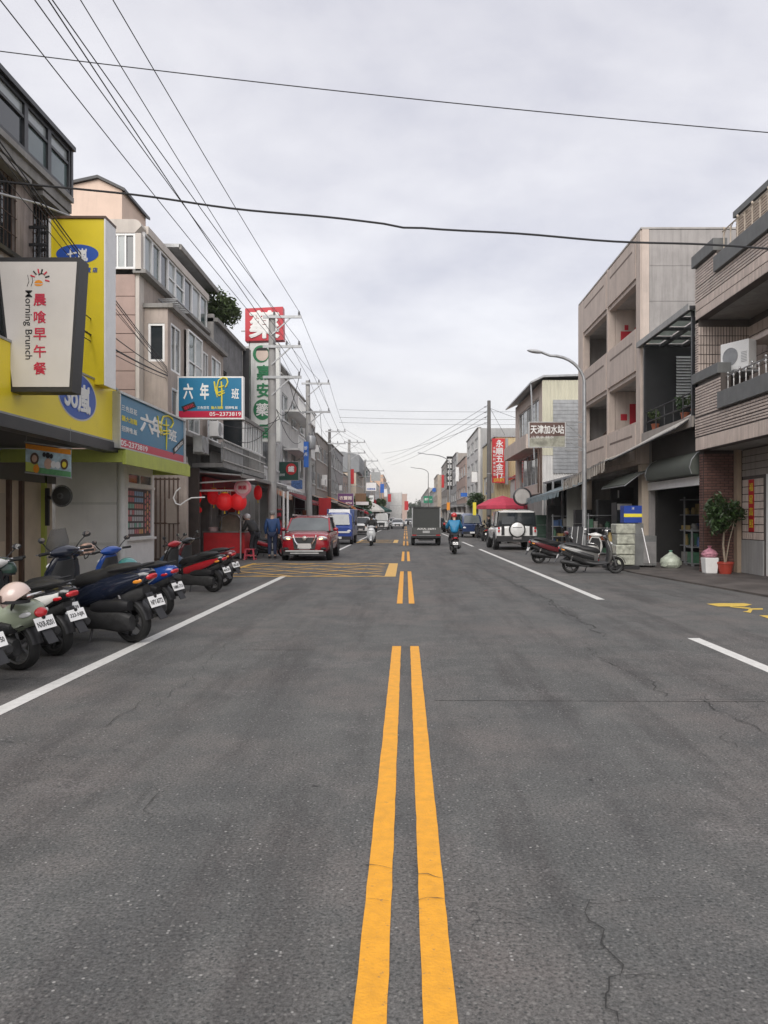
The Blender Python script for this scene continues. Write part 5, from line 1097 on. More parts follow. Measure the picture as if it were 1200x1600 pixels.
b.add(b.v[:24]+b.v[24:48], [(i,(i+1)%24,24+(i+1)%24,24+i) for i in range(24)]); b.build('panel', mat('pink sign', (0.62,0.22,0.26), 0.5, 0.08, 4), sg, w=False)
b = MB(); b.add([Vector((0.22*math.cos(R(a)), -0.012, 0.21*math.sin(R(a)))) for a in range(0,360,15)], [tuple(range(24))]); b.build('disc', mat('pale pink', (0.66,0.42,0.42), 0.5, 0.05, 5), sg, w=False); text('圓圓', M_txtr, sg, (0,-0.03,0), UX, UZ, h=0.14, bold=0.02, world=False)
b = MB(); b.tube([(0,0.05,0.29),(0,0.05,0.62)], 0.015, 5); b.build('hanger', M_galv, sg, w=False)
# red food cart with curved glass case
ct = thing('food_cart', 'red food cart with a curved glass display case below the lanterns', 'cart', (-6.75,28.6,0)); x0, x1, y0, y1 = P(319,0,28.3).x, P(383,0,28.3).x, 28.2, 29.3
bxp(ct, 'cabinet', M_red, x0, x1, y0, y1, 0.22, 0.98, bevel=0.01); bxp(ct, 'counter', M_steel, x0-0.03, x1+0.03, y0-0.03, y1+0.03, 0.985, 1.02); xc = x0+0.62
b = MB(); pr = [(xc,1.025),(xc+0.05,1.55),(xc+0.35,1.68),(xc+0.62,1.62),(xc+0.80,1.40),(xc+0.86,1.025)]
M_case = mat('display case glass', (0.22,0.19,0.15), 0.08, 0.2, 5, spec=0.8); b.slab([(x,y0+0.05,z) for x, z in pr], (0,0.9,0)); b.build('glass_case', M_case, ct)
for y in (y0+0.03, y0+0.97): b = MB(); b.tube([(x,y,z) for x, z in pr], 0.025, 6); b.build('case_rim', M_steel, ct)
for x, y in ((x0+0.1,y0+0.1),(x1-0.1,y0+0.1),(x0+0.1,y1-0.1),(x1-0.1,y1-0.1)): b = MB(); b.lathe([(0.001,-0.03),(0.1,-0.03),(0.1,0.03),(0.001,0.03)], (x,y,0.14), 'Y', 12); b.build('wheel', M_rubber, ct)
for x in (x0+0.03, x1-0.03): b = MB(); b.tube([(x,y1-0.05,1.02),(x,y1-0.05,2.15)], 0.02, 6); b.build('post', M_steel, ct)
b = MB(); b.lathe([(0.001,0),(0.17,0),(0.19,0.12),(0.15,0.16),(0.001,0.17)], (x0+0.28,y0+0.35,1.022), 'Z', 16); b.build('pot', mat('pale pink basin', (0.55,0.42,0.42), 0.4, 0.1, 5), ct)
st = thing('stool', 'small red plastic stool beside the food cart', 'stool', P(391,0,28.0)*1); st.location = (P(391,0,27.9).x, 27.9, 0)
b = MB(); b.box(-0.17,0.17,-0.17,0.17,0.36,0.40); b.build('seat', mat('pinkish red plastic', (0.5,0.06,0.09), 0.4, 0.08, 6), st, w=False, bevel=0.01)
for sx in (-1,1):
    for sy in (-1,1): b = MB(); b.slab([(sx*0.17,sy*0.17,0.36),(sx*0.11,sy*0.17,0.36),(sx*0.15,sy*0.19,0.0),(sx*0.20,sy*0.19,0.0)], (0,-sy*0.03,0)); b.build('leg', _mats['pinkish red plastic'], st, w=False)
for z in (0.14,): 
    for s in (-1,1): b = MB(); b.box(-0.17,0.17,s*0.17-0.015,s*0.17+0.015,z,z+0.05); b.build('stretcher', _mats['pinkish red plastic'], st, w=False)
# awnings and fronts between the poles
awning('awning', 'cream ruffled awning with orange band before the first utility pole', [(-7.2,33.5,3.25),(-7.2,37.5,3.25),(-5.55,37.5,2.62),(-5.65,33.5,2.82)], 0.05, mat('cream canvas', (0.55,0.50,0.40), 0.8, 0.1, 3, streak=0.3), valance=0.25, vm=[mat('orange canvas', (0.62,0.22,0.12), 0.8, 0.12, 4), _mats['cream canvas']])
awning('awning', 'white rounded sheet awning below the round red sign', [(-7.2,38.0,3.4),(-7.2,43.5,3.4),(-5.8,43.5,2.95),(-5.8,38.0,2.95)], -0.12, mat('white sheet', (0.58,0.58,0.56), 0.5, 0.06, 3, streak=0.3), valance=0.12)
awning('awning', 'dark red awning below the second utility pole', [(-7.2,46.0,3.1),(-7.2,54.0,3.1),(-5.9,54.0,2.55),(-5.9,46.0,2.55)], 0.05, mat('dark red canvas', (0.25,0.03,0.035), 0.8, 0.12, 3), valance=0.2)
awning('awning', 'tan sheet awning reaching out above the blue truck', [(-7.2,56.0,3.3),(-7.2,66.0,3.3),(-4.9,66.0,2.5),(-4.9,56.0,2.6)], 0.03, mat('tan sheet', (0.42,0.32,0.25), 0.8, 0.12, 3), valance=0.15)
awning('awning', 'bright orange awning beneath the purple sign', [(-6.9,66.5,3.4),(-6.9,72,3.4),(-4.7,72,2.5),(-4.7,66.5,2.6)], 0.03, mat('bright orange canvas', (0.75,0.24,0.03), 0.7, 0.08, 3), valance=0.2)
awning('awning', 'pale awning past the orange one', [(-7.0,73,3.2),(-7.0,84,3.2),(-5.0,84,2.4),(-5.0,73,2.5)], 0.03, mat('pale sheet', (0.45,0.42,0.38), 0.8, 0.12, 3), valance=0.2)
awning('awning', 'green market awning far down the left side', [(-7.0,88,3.4),(-7.0,99,3.4),(-4.4,99,2.4),(-4.4,88,2.5)], 0.05, mat('green canvas', (0.03,0.22,0.12), 0.8, 0.1, 3), valance=0.3)
awning('awning', 'red market awning far down the left side behind the white cars', [(-7.0,78,2.9),(-7.0,86,2.9),(-4.2,86,2.2),(-4.2,78,2.3)], 0.05, mat('red canvas', (0.60,0.03,0.05), 0.8, 0.1, 3), valance=0.25)
awning('awning', 'distant red awning above the white van', [(-7.0,112,5.0),(-7.0,124,5.0),(-4.6,124,4.2),(-4.6,112,4.3)], 0.05, _mats['red canvas'], valance=0.5)
# boards on the pavement and signs on the left, nearest first
def sign_px(name, label, px0, px1, py0, py1, Y, face, th=0.18, rim=None, texts=(), col=None, tomx=None, cat='sign', rimw=0.03):
    """camera-facing sign box; texts: (string, px, py, width px, height px, material[, bold])"""
    a, c = P(px0,py0,Y), P(px1,py1,Y); t = thing(name, label, cat, ((a.x+c.x)/2, Y+th/2, c.z)); bxp(t, 'face', face, a.x, c.x, Y, Y+th, c.z, a.z)
    if rim:
        k = rimw; 
        for nm, q in (('rim',(a.x-k,c.x+k,Y-0.02,Y+th+0.01,a.z+0.002,a.z+k)),('rim',(a.x-k,c.x+k,Y-0.02,Y+th+0.01,c.z-k,c.z-0.002)),('rim',(a.x-k,a.x-0.002,Y-0.02,Y+th+0.01,c.z,a.z)),('rim',(c.x+0.002,c.x+k,Y-0.02,Y+th+0.01,c.z,a.z))): bxp(t, nm, rim, *q)
    for q in texts: text(q[0], q[5], t, P(q[1],q[2],Y)+Vector((0,-0.02,0)), UX, UZ, w=q[3]/FP*Y, h=q[4]/FP*Y, bold=q[6] if len(q) > 6 else 0.01)
    if tomx is not None: bxp(t, 'bracket', M_galv, *sorted((tomx, a.x if tomx < a.x else c.x)), Y+th*0.3, Y+th*0.6, (a.z+c.z)/2, (a.z+c.z)/2+0.06)
    return t
M_purple = mat('purple sign', (0.12,0.05,0.17), 0.5, 0.06, 2); M_dkgreen = mat('dark green sign', (0.015,0.06,0.045), 0.5, 0.08, 2); M_bluev = mat('bright blue sign', (0.02,0.13,0.50), 0.5, 0.06, 2)
t = sign_px('shop_sign', 'dark green shop sign with a red disc left of the second utility pole', 436,466,722,750,44.3, M_dkgreen, rim=M_galv, tomx=-7.3)
b = MB(); o = P(455,733,44.28); b.add([o+Vector((0.31*math.cos(R(a)),-0.01,0.33*math.sin(R(a)))) for a in range(0,360,15)], [tuple(range(24))]); b.build('disc', M_red, t); text('鐵', M_txtw, t, o+Vector((0,-0.03,0)), UX, UZ, h=0.36, bold=0.03); text('國術館', M_txtw, t, P(441,742,44.28)+Vector((0,-0.02,0)), UX, UZ, w=0.3, h=0.15)
sign_px('shop_sign', 'narrow bright blue vertical sign on the second utility pole', 474.5,482,690,730,45.0, M_bluev, th=0.1, texts=(('診',478,700,5,6,M_txtw),('所',478,710,5,6,M_txtw)))
t = sign_px('shop_sign', 'purple sign with white characters above the blue truck', 528,552,771,790,70, M_purple, rim=M_alu, texts=(('衣蕾館',540,778,20,6,M_txtw,0.02),('專門店',545,786,10,3,M_txtw)), tomx=-7.1)
sign_px('shop_sign', 'white sign high among the wires far down the left side', 572,588,754,767,88, M_whitep, rim=M_conc, texts=(('快樂家具',580,764,13,3,M_bluev),), tomx=-7.1)
sign_px('shop_sign', 'brown wooden sign behind the orange awning', 555,572,771,786,90, mat('brown board', (0.24,0.13,0.07), 0.6, 0.1, 3), tomx=-7.1)
sign_px('shop_sign', 'long low white sign under the brown one', 556,576,784,789,87, M_whitep, tomx=-7.1)
sign_px('shop_sign', 'green square sign high at the distant left poles', 564,574,736,746,110, M_dkgreen, tomx=-7.1)
sign_px('shop_sign', 'open steel frame sign with rows of characters by the distant left poles', 580,594,738,751,100, mat('grey lattice sign', (0.34,0.35,0.35), 0.5, 0.3, 6), rim=M_galv, tomx=-7.1)
sign_px('shop_sign', 'small white box sign past the white high sign', 577,584,774,784,100, M_whitep, tomx=-7.1, texts=(('好',580.5,779,4,4,M_ink),))
sign_px('shop_sign', 'distant red upright sign near the road end', 632,638,783,797,190, M_red, tomx=-6.2)
sign_px('shop_sign', 'blue and white board on the left pavement below the dark green sign', 455,472,750,764,47, mat('blue print board', (0.10,0.20,0.45), 0.5, 0.5, 9), tomx=-7.3)
sign_px('shop_sign', 'red menu board with characters behind the blue-jacketed man', 424,440,795,870,32.5, mat('dark red board', (0.30,0.03,0.04), 0.6, 0.25, 5), th=0.06, texts=(('牛',432,823,11,12,M_txtr),('肉',432,838,11,12,M_txtr),('麵',432,852,11,12,M_txtr)))
sign_px('shop_sign', 'dark menu strip above the red menu board', 423,441,797,812,32.4, M_dark, th=0.05, texts=(('牛肉湯',432,804,15,6,M_txtr),))
for i, px in enumerate((443, 449.5)):
    b = MB(); q = P(px,0,34); b.tube([(q.x,34,0.04),(q.x,34,2.7)], 0.05, 8); tag(b.build('awning_post', M_whitep), ['left white post under the cream awning','right white post under the cream awning'][i], 'post')
for i, (px0,px1,py0,py1,Y,m,lb) in enumerate(((498,517,778,815,52,M_redwall,'red decorated shop board behind the red car'),(461,476,778,812,50,mat('dark maroon board', (0.09,0.02,0.03), 0.6, 0.3, 4),'dark maroon shop board left of the second pole'))): sign_px('shop_board', lb, px0,px1,py0,py1,Y,m, cat='sign board')
# pavement umbrellas and stalls far left
def parasol(label, c, r, h, m, n=8, pole=True, pm=None):
    t = thing('parasol', label, 'parasol', (c[0],c[1],0)); z = c[2]; k0 = Vector((0,0,z+h))
    for i in range(n):
        a0, a1 = 2*math.pi*i/n, 2*math.pi*(i+1)/n; e0, e1 = [Vector((r*math.cos(a), r*math.sin(a), z)) for a in (a0,a1)]; m0, m1 = [Vector((r*0.55*math.cos(a), r*0.55*math.sin(a), z+h*0.60)) for a in (a0,a1)]
        b = MB(); b.slab([k0,m0,m1], (0,0,0.012)); b.slab([m0,e0,e1,m1], (0,0,0.012)); b.slab([e0,e1,e1-Vector((0,0,0.22)),e0-Vector((0,0,0.22))], e0.normalized()*0.008); b.build('canopy_panel', m, t, w=False)
    b = MB(); b.tube([(0,0,0),(0,0,z+h+0.05)], 0.03, 8); b.build('pole', pm or M_galv, t, w=False)
    return t
parasol('wide dark pink market parasol behind the white off-roader', (6.55,52,2.35), 1.75, 0.68, mat('dark pink canvas', (0.50,0.05,0.09), 0.8, 0.1, 3))
parasol('white peaked market parasol far down the left side', (-4.8,104,2.6), 1.9, 1.2, mat('white canvas', (0.62,0.60,0.56), 0.8, 0.06, 3))
parasol('dark green market parasol far down the left side', (-4.3,116,2.7), 2.2, 0.8, mat('deep green canvas', (0.02,0.07,0.06), 0.8, 0.1, 3))

# ------------------------------------------------------------------ utility poles, lamps and wires
M_pole = mat('concrete pole', (0.36,0.355,0.345), 0.8, 0.1, 2, bump=0.2, streak=0.35)
M_poled = mat('dark weathered pole', (0.13,0.125,0.12), 0.8, 0.15, 2, streak=0.3)
M_porc = mat('grey porcelain', (0.22,0.22,0.23), 0.3, 0.1, 8)
ins_me = MB().lathe([(0.001,0),(0.045,0),(0.05,0.03),(0.03,0.05),(0.055,0.08),(0.03,0.11),(0.05,0.14),(0.02,0.18),(0.001,0.18)], seg=10).data('insulator', M_porc)
def pole(label, x, y, h, r0, arms, m=M_pole, lean=0.0, trans=None, spread=(0.0,1.45)):
    t = thing('utility_pole', label, 'pole', (x,y,0)); b = MB(); b.tube([(x,y,0),(x+lean*0.5,y,h*0.5),(x+lean,y,h)], [r0,r0*0.84,r0*0.66], 14); b.build('shaft', m, t)
    for z in (1.2,3.0,5.0): 
        b = MB(); b.lathe([(r0*(1-0.34*z/h)+0.004,-0.03),(r0*(1-0.34*z/h)+0.004,0.03)], (x+lean*z/h,y,z), 'Z', 14); b.build('band', M_galv, t)
    ends = []
    for z, wd, n in arms:
        xx = x+lean*z/h; b = MB(); b.box(xx-0.35, xx+wd, y-0.07-r0*0.7, y-r0*0.7, z-0.055, z+0.055); b.build('crossarm', M_galv, t)
        b = MB(); b.bar((xx,y-r0*0.75,z-0.75),(xx+wd*0.62,y-r0*0.75,z-0.05),0.05); b.build('brace', M_galv, t)
        for k in range(n):
            q = Vector((xx+0.12+(wd-0.22)*(k+0.0)/max(1,n-1) if n > 1 else xx+wd-0.1, y-0.035-r0*0.7, z+0.055)); inst('insulator', ins_me, t, q); ends.append(q+Vector((0,0,0.17)))
    for q in (trans or ()):
        b = MB(); b.lathe([(0.001,0),(0.26,0),(0.28,0.03),(0.28,0.72),(0.24,0.78),(0.1,0.82),(0.001,0.82)], q, 'Z', 14); b.build('transformer', M_galv, t)
        for k in (-1,1): inst('insulator', ins_me, t, Vector(q)+Vector((0.1*k,0,0.82)))
    return t, ends
p1, e1 = pole('tall concrete utility pole in front of the pharmacy sign', -5.57, 32, 9.95, 0.21, ((9.85,1.25,2),(8.62,1.25,3),(7.35,1.25,1)))
p2, e2 = pole('second concrete utility pole, leaning slightly, with a transformer', -5.75, 46, 9.75, 0.19, ((9.55,1.35,3),(7.85,1.35,2)), lean=-0.12, trans=[(-5.62,45.5,5.6)])
p3, e3 = pole('dark thin utility pole third down the left side', -6.95, 70, 9.6, 0.19, ((9.4,1.5,3),(8.3,1.5,3)), m=M_poled)
p4, e4 = pole('fourth utility pole down the left side with double crossarms', -5.9, 80, 9.7, 0.2, ((9.4,1.7,3),(8.3,1.7,2)))
p5, e5 = pole('fifth utility pole down the left side among distant signs', -5.6, 106, 9.6, 0.2, ((9.4,1.8,3),(8.3,1.8,2)))
p6, e6 = pole('sixth utility pole far down the left side', -5.4, 128, 9.6, 0.2, ((9.4,1.8,3),(8.3,1.8,2)))
p7, e7 = pole('last utility pole on the left before the road end', -5.4, 170, 9.6, 0.2, ((9.4,1.8,3),(8.3,1.8,2)))
def wire(lbl, pts, r=0.012, sag=0.25, name='power_line'):
    q = MB()
    for a, c in zip(pts, pts[1:]):
        a, c = Vector(a), Vector(c); L_ = (c-a).length; s = sag*min(1, (L_/30)**2); n = 14; q_ = [a.lerp(c, i/n) - Vector((0,0,4*s*(i/n)*(1-i/n))) for i in range(n+1)]
        if a is pts[0] or not q.v: allp = q_
        else: allp += q_[1:]
        q.v.append((0,0,0))
    q = MB(); q.tube(allp, r, 5); return tag(q.build(name, M_cable), lbl, 'power line')
def behind(px, z, e_, Y=-8.0):
    """where the wire that crosses the top edge of the picture at px meets the next pole behind the viewer"""
    Yt = (z-CAMH)*FP/VY; x = (px-VX)/FP*Yt; k = (Y-Yt)/(Yt-e_.y); return Vector((x+(x-e_.x)*k, Y, z))
tops = [e1[0], e1[1], e1[2], e1[3], e1[4], e1[5]]      # upper arm: two pins, middle arm: three, lower arm: one
nxt = [[e2[0],e3[0],e4[0],e5[0],e6[0],e7[0]],[e2[2],e3[2],e4[2],e5[2],e6[2],e7[2]],[e2[3],e3[3],e4[3],e5[3],e6[3],e7[3]],[e2[1],e3[1],e4[1],e5[1],e6[1],e7[1]],[e2[4],e3[5],e4[4],e5[4],e6[4],e7[4]],None]
for i, (px, dz) in enumerate(((143,0.0),(193,0.0),(22,-0.1),(78,0.0),(105,0.0),(130,0.9))):
    e_ = tops[i]; st = behind(px, e_.z+dz, e_)
    wire(['inner wire of the upper crossarm running along the left roofs','outermost wire nearest the road, along the left roofs','lowest left wire of the middle crossarm, over the yellow signs','middle wire of the middle crossarm, over the left roofs','right wire of the middle crossarm, over the left roofs','wire to the lowest crossarm, between the upper left wires'][i], [st, e_] + (nxt[i] or []), 0.0095, 0.30)
# thin service cables hanging along the near left fronts to the jutting blue sign
for i, (py, px0, r_, q) in enumerate(((215,0,0.012,(270,586)),(224,0,0.010,(271,590)),(236,0,0.008,(268,592)),(262,0,0.007,(272,592)),(490,137,0.012,(270,588)),(516,137,0.02,(270,590)),(526,137,0.010,(268,594)))):
    a = P(px0,py,11.5 if px0 == 0 else 15.0); c = P(*q,23.9); d = (a-c)
    sag_wire('service_cable', ['topmost thin cable in the bundle along the near left house','second thin cable in the bundle along the near left house','third thin cable in the bundle along the near left house','faint fourth cable falling past the tall yellow sign','upper cable from the brunch sign to the jutting blue sign','thick cable from the brunch sign to the jutting blue sign','lower thin cable from the brunch sign to the jutting blue sign'][i], c+d*(1.25 if px0 == 0 else 1.2), c, 0.10, r_)
b = MB(); b.tube([P(-60,287,11.5),P(60,318,14),P(110,338,16),P(160,372,18.5)], 0.022, 6); tag(b.build('conduit', mat('pale grey conduit', (0.4,0.4,0.4), 0.5, 0.1, 4)), 'pale grey conduit slanting across the near left house', 'conduit')
# cables across the street
def cross(lbl, pts, r):
    q = MB(); q.tube(pts, r, 6); return tag(q.build('crossing_cable', M_cable), lbl, 'cable')
cross('thin cable crossing the sky highest above the street', [P(x, 80+127*(x/1200)+18*(-(x/600-1)**2+1)*0.35+0, 12.0) for x in range(-300,1501,60)], 0.008)
pts = []
for x in range(-300,1501,30):
    y = 283 + (x/1200)*105 + 14*math.sin(math.pi*min(max((x-100)/1100,0),1)) + (2.5 if 600 < x < 660 else 0) + 1.5*math.sin(x/47.0); pts.append(P(x,y,12.0))
cross('thick black cable crossing the street between the roofs', pts, 0.016)
for i, (py, Y) in enumerate(((640,100),(652,102),(660,104))): sag_wire('distant_wire', ['top distant wire crossing the far street','middle distant wire crossing the far street','lowest distant wire crossing the far street'][i], P(530,py,Y), P(840,py+3,Y), 0.15, 0.018)
# right: dark tall pole with fanning wires, street lamps
pr_, er = pole('tall dark concrete pole beside the red vertical sign on the right', 6.5, 60, 10.7, 0.2, (), m=M_poled)
for i, (z, q) in enumerate(((10.3,(600,718)),(9.9,(605,722)),(9.5,(610,727)),(9.0,(596,708)))): sag_wire('distant_wire', ['highest wire fanning from the dark right pole','second wire fanning from the dark right pole','third wire fanning from the dark right pole','lowest wire fanning from the dark right pole'][i], (6.35,60,z), P(*q,150), 0.5, 0.016)
for i, q in enumerate(((812,655,64),(800,700,64))): sag_wire('guy_wire', ['upper guy wire right of the dark pole','lower guy wire right of the dark pole'][i], (6.6,60,10.1), P(*q), 0.02, 0.014)
for i in range(4): inst('insulator', ins_me, pr_, (6.30,60,8.95+0.42*i), (0,R(-90),0))
def street_lamp(label, x, y, h, reach, drop=0.5, m=None, r0=0.09):
    t = thing('street_lamp', label, 'street lamp', (x,y,0)); m = m or M_galv; b = MB(); b.tube([(x,y,0),(x,y,h*0.5),(x,y,h-1.15)], [r0,r0*0.85,r0*0.7], 12); b.build('post', m, t)
    pts = [(x-reach*(1-math.cos(a))*1.0, y, h-1.15+1.0*math.sin(a)) for a in [math.pi/2*k/8 for k in range(9)]]; pts = [(x,y,h-1.15)] + [(x-reach*0.8*(k/8)**1.7, y, h-1.15+0.95*math.sin(math.pi/2*k/8)) for k in range(1,9)] + [(x-reach, y, h-0.08)]
    b = MB(); b.tube(pts, [r0*0.66]+[r0*0.6]*7+[r0*0.5]*2, 10); b.build('arm', m, t); b = MB(); b.ell((x-reach-0.22,y,h-0.05),(0.30,0.11,0.07),12,8,(0,R(8),0)); b.build('lamp_head', mat('lamp grey', (0.42,0.43,0.44), 0.4, 0.05, 4), t)
    b = MB(); b.lathe([(r0*2.2,0),(r0*2.2,0.02),(r0*1.2,0.03),(r0*1.1,0.2)], (x,y,0.04), 'Z', 12); b.build('base', m, t); return t
street_lamp('grey curved street lamp before the concrete house', 6.42, 27.6, 7.55, 1.55); street_lamp('distant street lamp with a long curved arm behind the dark pole', 4.8, 84, 8.7, 3.0, m=M_galv)
street_lamp('distant double street lamp beside the green road sign', 4.4, 150, 11.5, 3.0, m=M_poled)
# right-hand distant signs
sign_px('road_sign', 'green road sign over the far right lane', 662,676,775,786,150, mat('road sign green', (0.01,0.22,0.12), 0.5, 0.05, 1), texts=(('嘉義 →',669,780,11,4,M_txtw),), tomx=5.9)
t = thing('road_sign', 'round blue road sign above the green one', 'sign', P(678.5,765.5,150)); b = MB(); b.lathe([(0.001,-0.02),(0.42,-0.02),(0.42,0.02),(0.001,0.02)], (0,0,0), 'Y', 20); b.build('disc', M_bluev, t, w=False); b = MB(); b.tube([(0,0.05,0.4),(0,0.05,-2.0)], 0.04, 6); b.build('post', M_galv, t, w=False)
sign_px('shop_sign', 'tall black sign with white characters in the distant right row', 698,707,713,765,97, M_dark, texts=tuple((ch,702.5,720+i*9,7,7,M_txtw,0.02) for i, ch in enumerate('當車行修車')), tomx=6.9)
sign_px('shop_sign', 'white boxed sign standing before the houses left of the dark pole', 737,760,737,753,75, M_whitep, rim=M_concl, tomx=7.0); sign_px('shop_sign', 'small orange upright sign right of the dark truck', 698,703,785,797,75, M_amber, tomx=7.0)
sign_px('shop_sign', 'small yellow hanging sign beside the blue parked truck', 739,744,785,805,58, M_txty, tomx=7.0)
# houses and wooded hill closing the road
house('far_house', 'pale house across the far end of the road', -1, -1.6, 300, 330, 11.5, M_wht, 3, 6, shop=SH, ledges=False, depth=9); house('far_house', 'salmon block beside the pale house at the far road end', -1, 0.6, 360, 395, 13.0, M_salm, 4, 6, shop=SH, ledges=False, depth=5)
b = MB(); rnd = random.Random(5); vs = []
for i in range(41):
    x = -2+34*i/40
    for j, (yy_, k) in enumerate(((560,0),(575,0.6),(590,0.95),(620,1.0),(680,0.6))): vs.append((x, yy_, -1+(k*max(0.0, math.sin(math.pi*i/40)**0.5)*(15+1.5*math.sin(i*0.9))) if j else -1))
b.add(vs, [(i*5+j, i*5+j+1, (i+1)*5+j+1, (i+1)*5+j) for i in range(40) for j in range(4)], True); struct(b.build('hill', mat('wooded hillside', (0.035,0.05,0.025), 0.9, 0.4, 0.1)), 'wooded hill closing the end of the road')
b = MB()
for i in range(60):
    x = rnd.uniform(2,26); leaves((x, rnd.uniform(552,590), rnd.uniform(3,15)*math.sin(math.pi*(x+2)/34)**0.5), (3,3,2.6), 80, 0.7, b, rnd)
stuff(b.build('woodland', mat('distant leaves', (0.045,0.065,0.035), 0.9, 0.4, 0.3, island=0.4)), 'distant trees on the hill at the road end', 'trees')
tree('street_tree', 'round dark tree far down the left side before the white van', (-4.9,120,0), (-4.9,120,3.6), (1.9,1.9,1.5), 2500, 0.2, M_leafd, 0.12, 11); tree('street_tree', 'low green bushy tree behind the left market awnings', (-5.6,96,0), (-5.6,96,3.4), (1.5,1.5,1.2), 1800, 0.18, M_leaf, 0.1, 12)
tree('street_tree', 'dark shrub beside the dark pole under the white boxed sign', (6.0,66,0), (6.0,66,3.0), (0.9,1.2,0.8), 1500, 0.12, M_leafd, 0.06, 13)
# ------------------------------------------------------------------ scooters
def ringx(x, z, hw, hh, n=14, p=2.6, y=0.0):
    o = []
    for k in range(n):
        a = 2*math.pi*k/n; c, s = math.cos(a), math.sin(a)
        o.append((x, y+hw*math.copysign(abs(c)**(2/p), c), z+hh*math.copysign(abs(s)**(2/p), s)))
    return o
def ringz(z, x, hx, hy, n=14, p=2.4):
    o = []
    for k in range(n):
        a = 2*math.pi*k/n; c, s = math.cos(a), math.sin(a); o.append((x+hx*math.copysign(abs(c)**(2/p), c), hy*math.copysign(abs(s)**(2/p), s), z))
    return o
def L(name, rings, m, par, sharp=50):
    b = MB(); b.loft(rings); return b.build(name, m, par, w=False, sharp=sharp)
M_seat = mat('black vinyl seat', (0.020,0.020,0.021), 0.5, 0.2, 12, bump=0.15, bscale=80)
M_dkp = mat('dark grey plastic', (0.045,0.046,0.048), 0.55, 0.15, 10)
M_eng = mat('dark engine casting', (0.030,0.030,0.031), 0.55, 0.35, 14, bump=0.3)
M_cast = mat('grey alloy', (0.22,0.22,0.225), 0.4, 0.25, 10, metal=0.6)
M_mir = mat('mirror glass', (0.72,0.74,0.76), 0.04, 0.03, 3, metal=1.0)
def tyre_mesh(R_, r_):
    b = MB(); prof = [(R_-r_*1.1,-r_*0.7),(R_-r_*0.5,-r_),(R_-r_*0.12,-r_*0.72),(R_,-r_*0.3),(R_,r_*0.3),(R_-r_*0.12,r_*0.72),(R_-r_*0.5,r_),(R_-r_*1.1,r_*0.7)]
    b.lathe(prof, (0,0,0), 'Y', 26)
    return b
def rim_mesh(R_, r_, spokes=5):
    b = MB(); a = R_-r_*1.05; b.lathe([(a,-r_*0.7),(a-0.02,-r_*0.6),(a-0.02,r_*0.6),(a,r_*0.7)], (0,0,0), 'Y', 26); b.lathe([(0.001,-0.05),(0.045,-0.05),(0.05,0.05),(0.001,0.05)], (0,0,0), 'Y', 12)
    for k in range(spokes): q = 2*math.pi*k/spokes; b.bar((0.03*math.cos(q),0,0.03*math.sin(q)),((a-0.01)*math.cos(q),0,(a-0.01)*math.sin(q)),0.03,0.024)
    b.lathe([(0.03,0.035),(0.09,0.035),(0.09,0.045),(0.03,0.045)], (0,0,0), 'Y', 18)
    return b
_ty = tyre_mesh(0.245,0.058).data('tyre', M_rubber); _ri = rim_mesh(0.245,0.058).data('rim', M_cast); _rib = rim_mesh(0.245,0.058).data('rim', M_eng)
def paintm(name, col, rough=0.22, var=0.05): return mat(name, col, rough, var, 6, coat=0.7)
def wheel(par, name, x, z, rim):
    w_ = bpy.data.objects.new(name, _ty); COL.objects.link(w_); w_.parent = par; w_.location = (x,0,z); r_ = bpy.data.objects.new('rim', rim); COL.objects.link(r_); r_.parent = w_; return w_
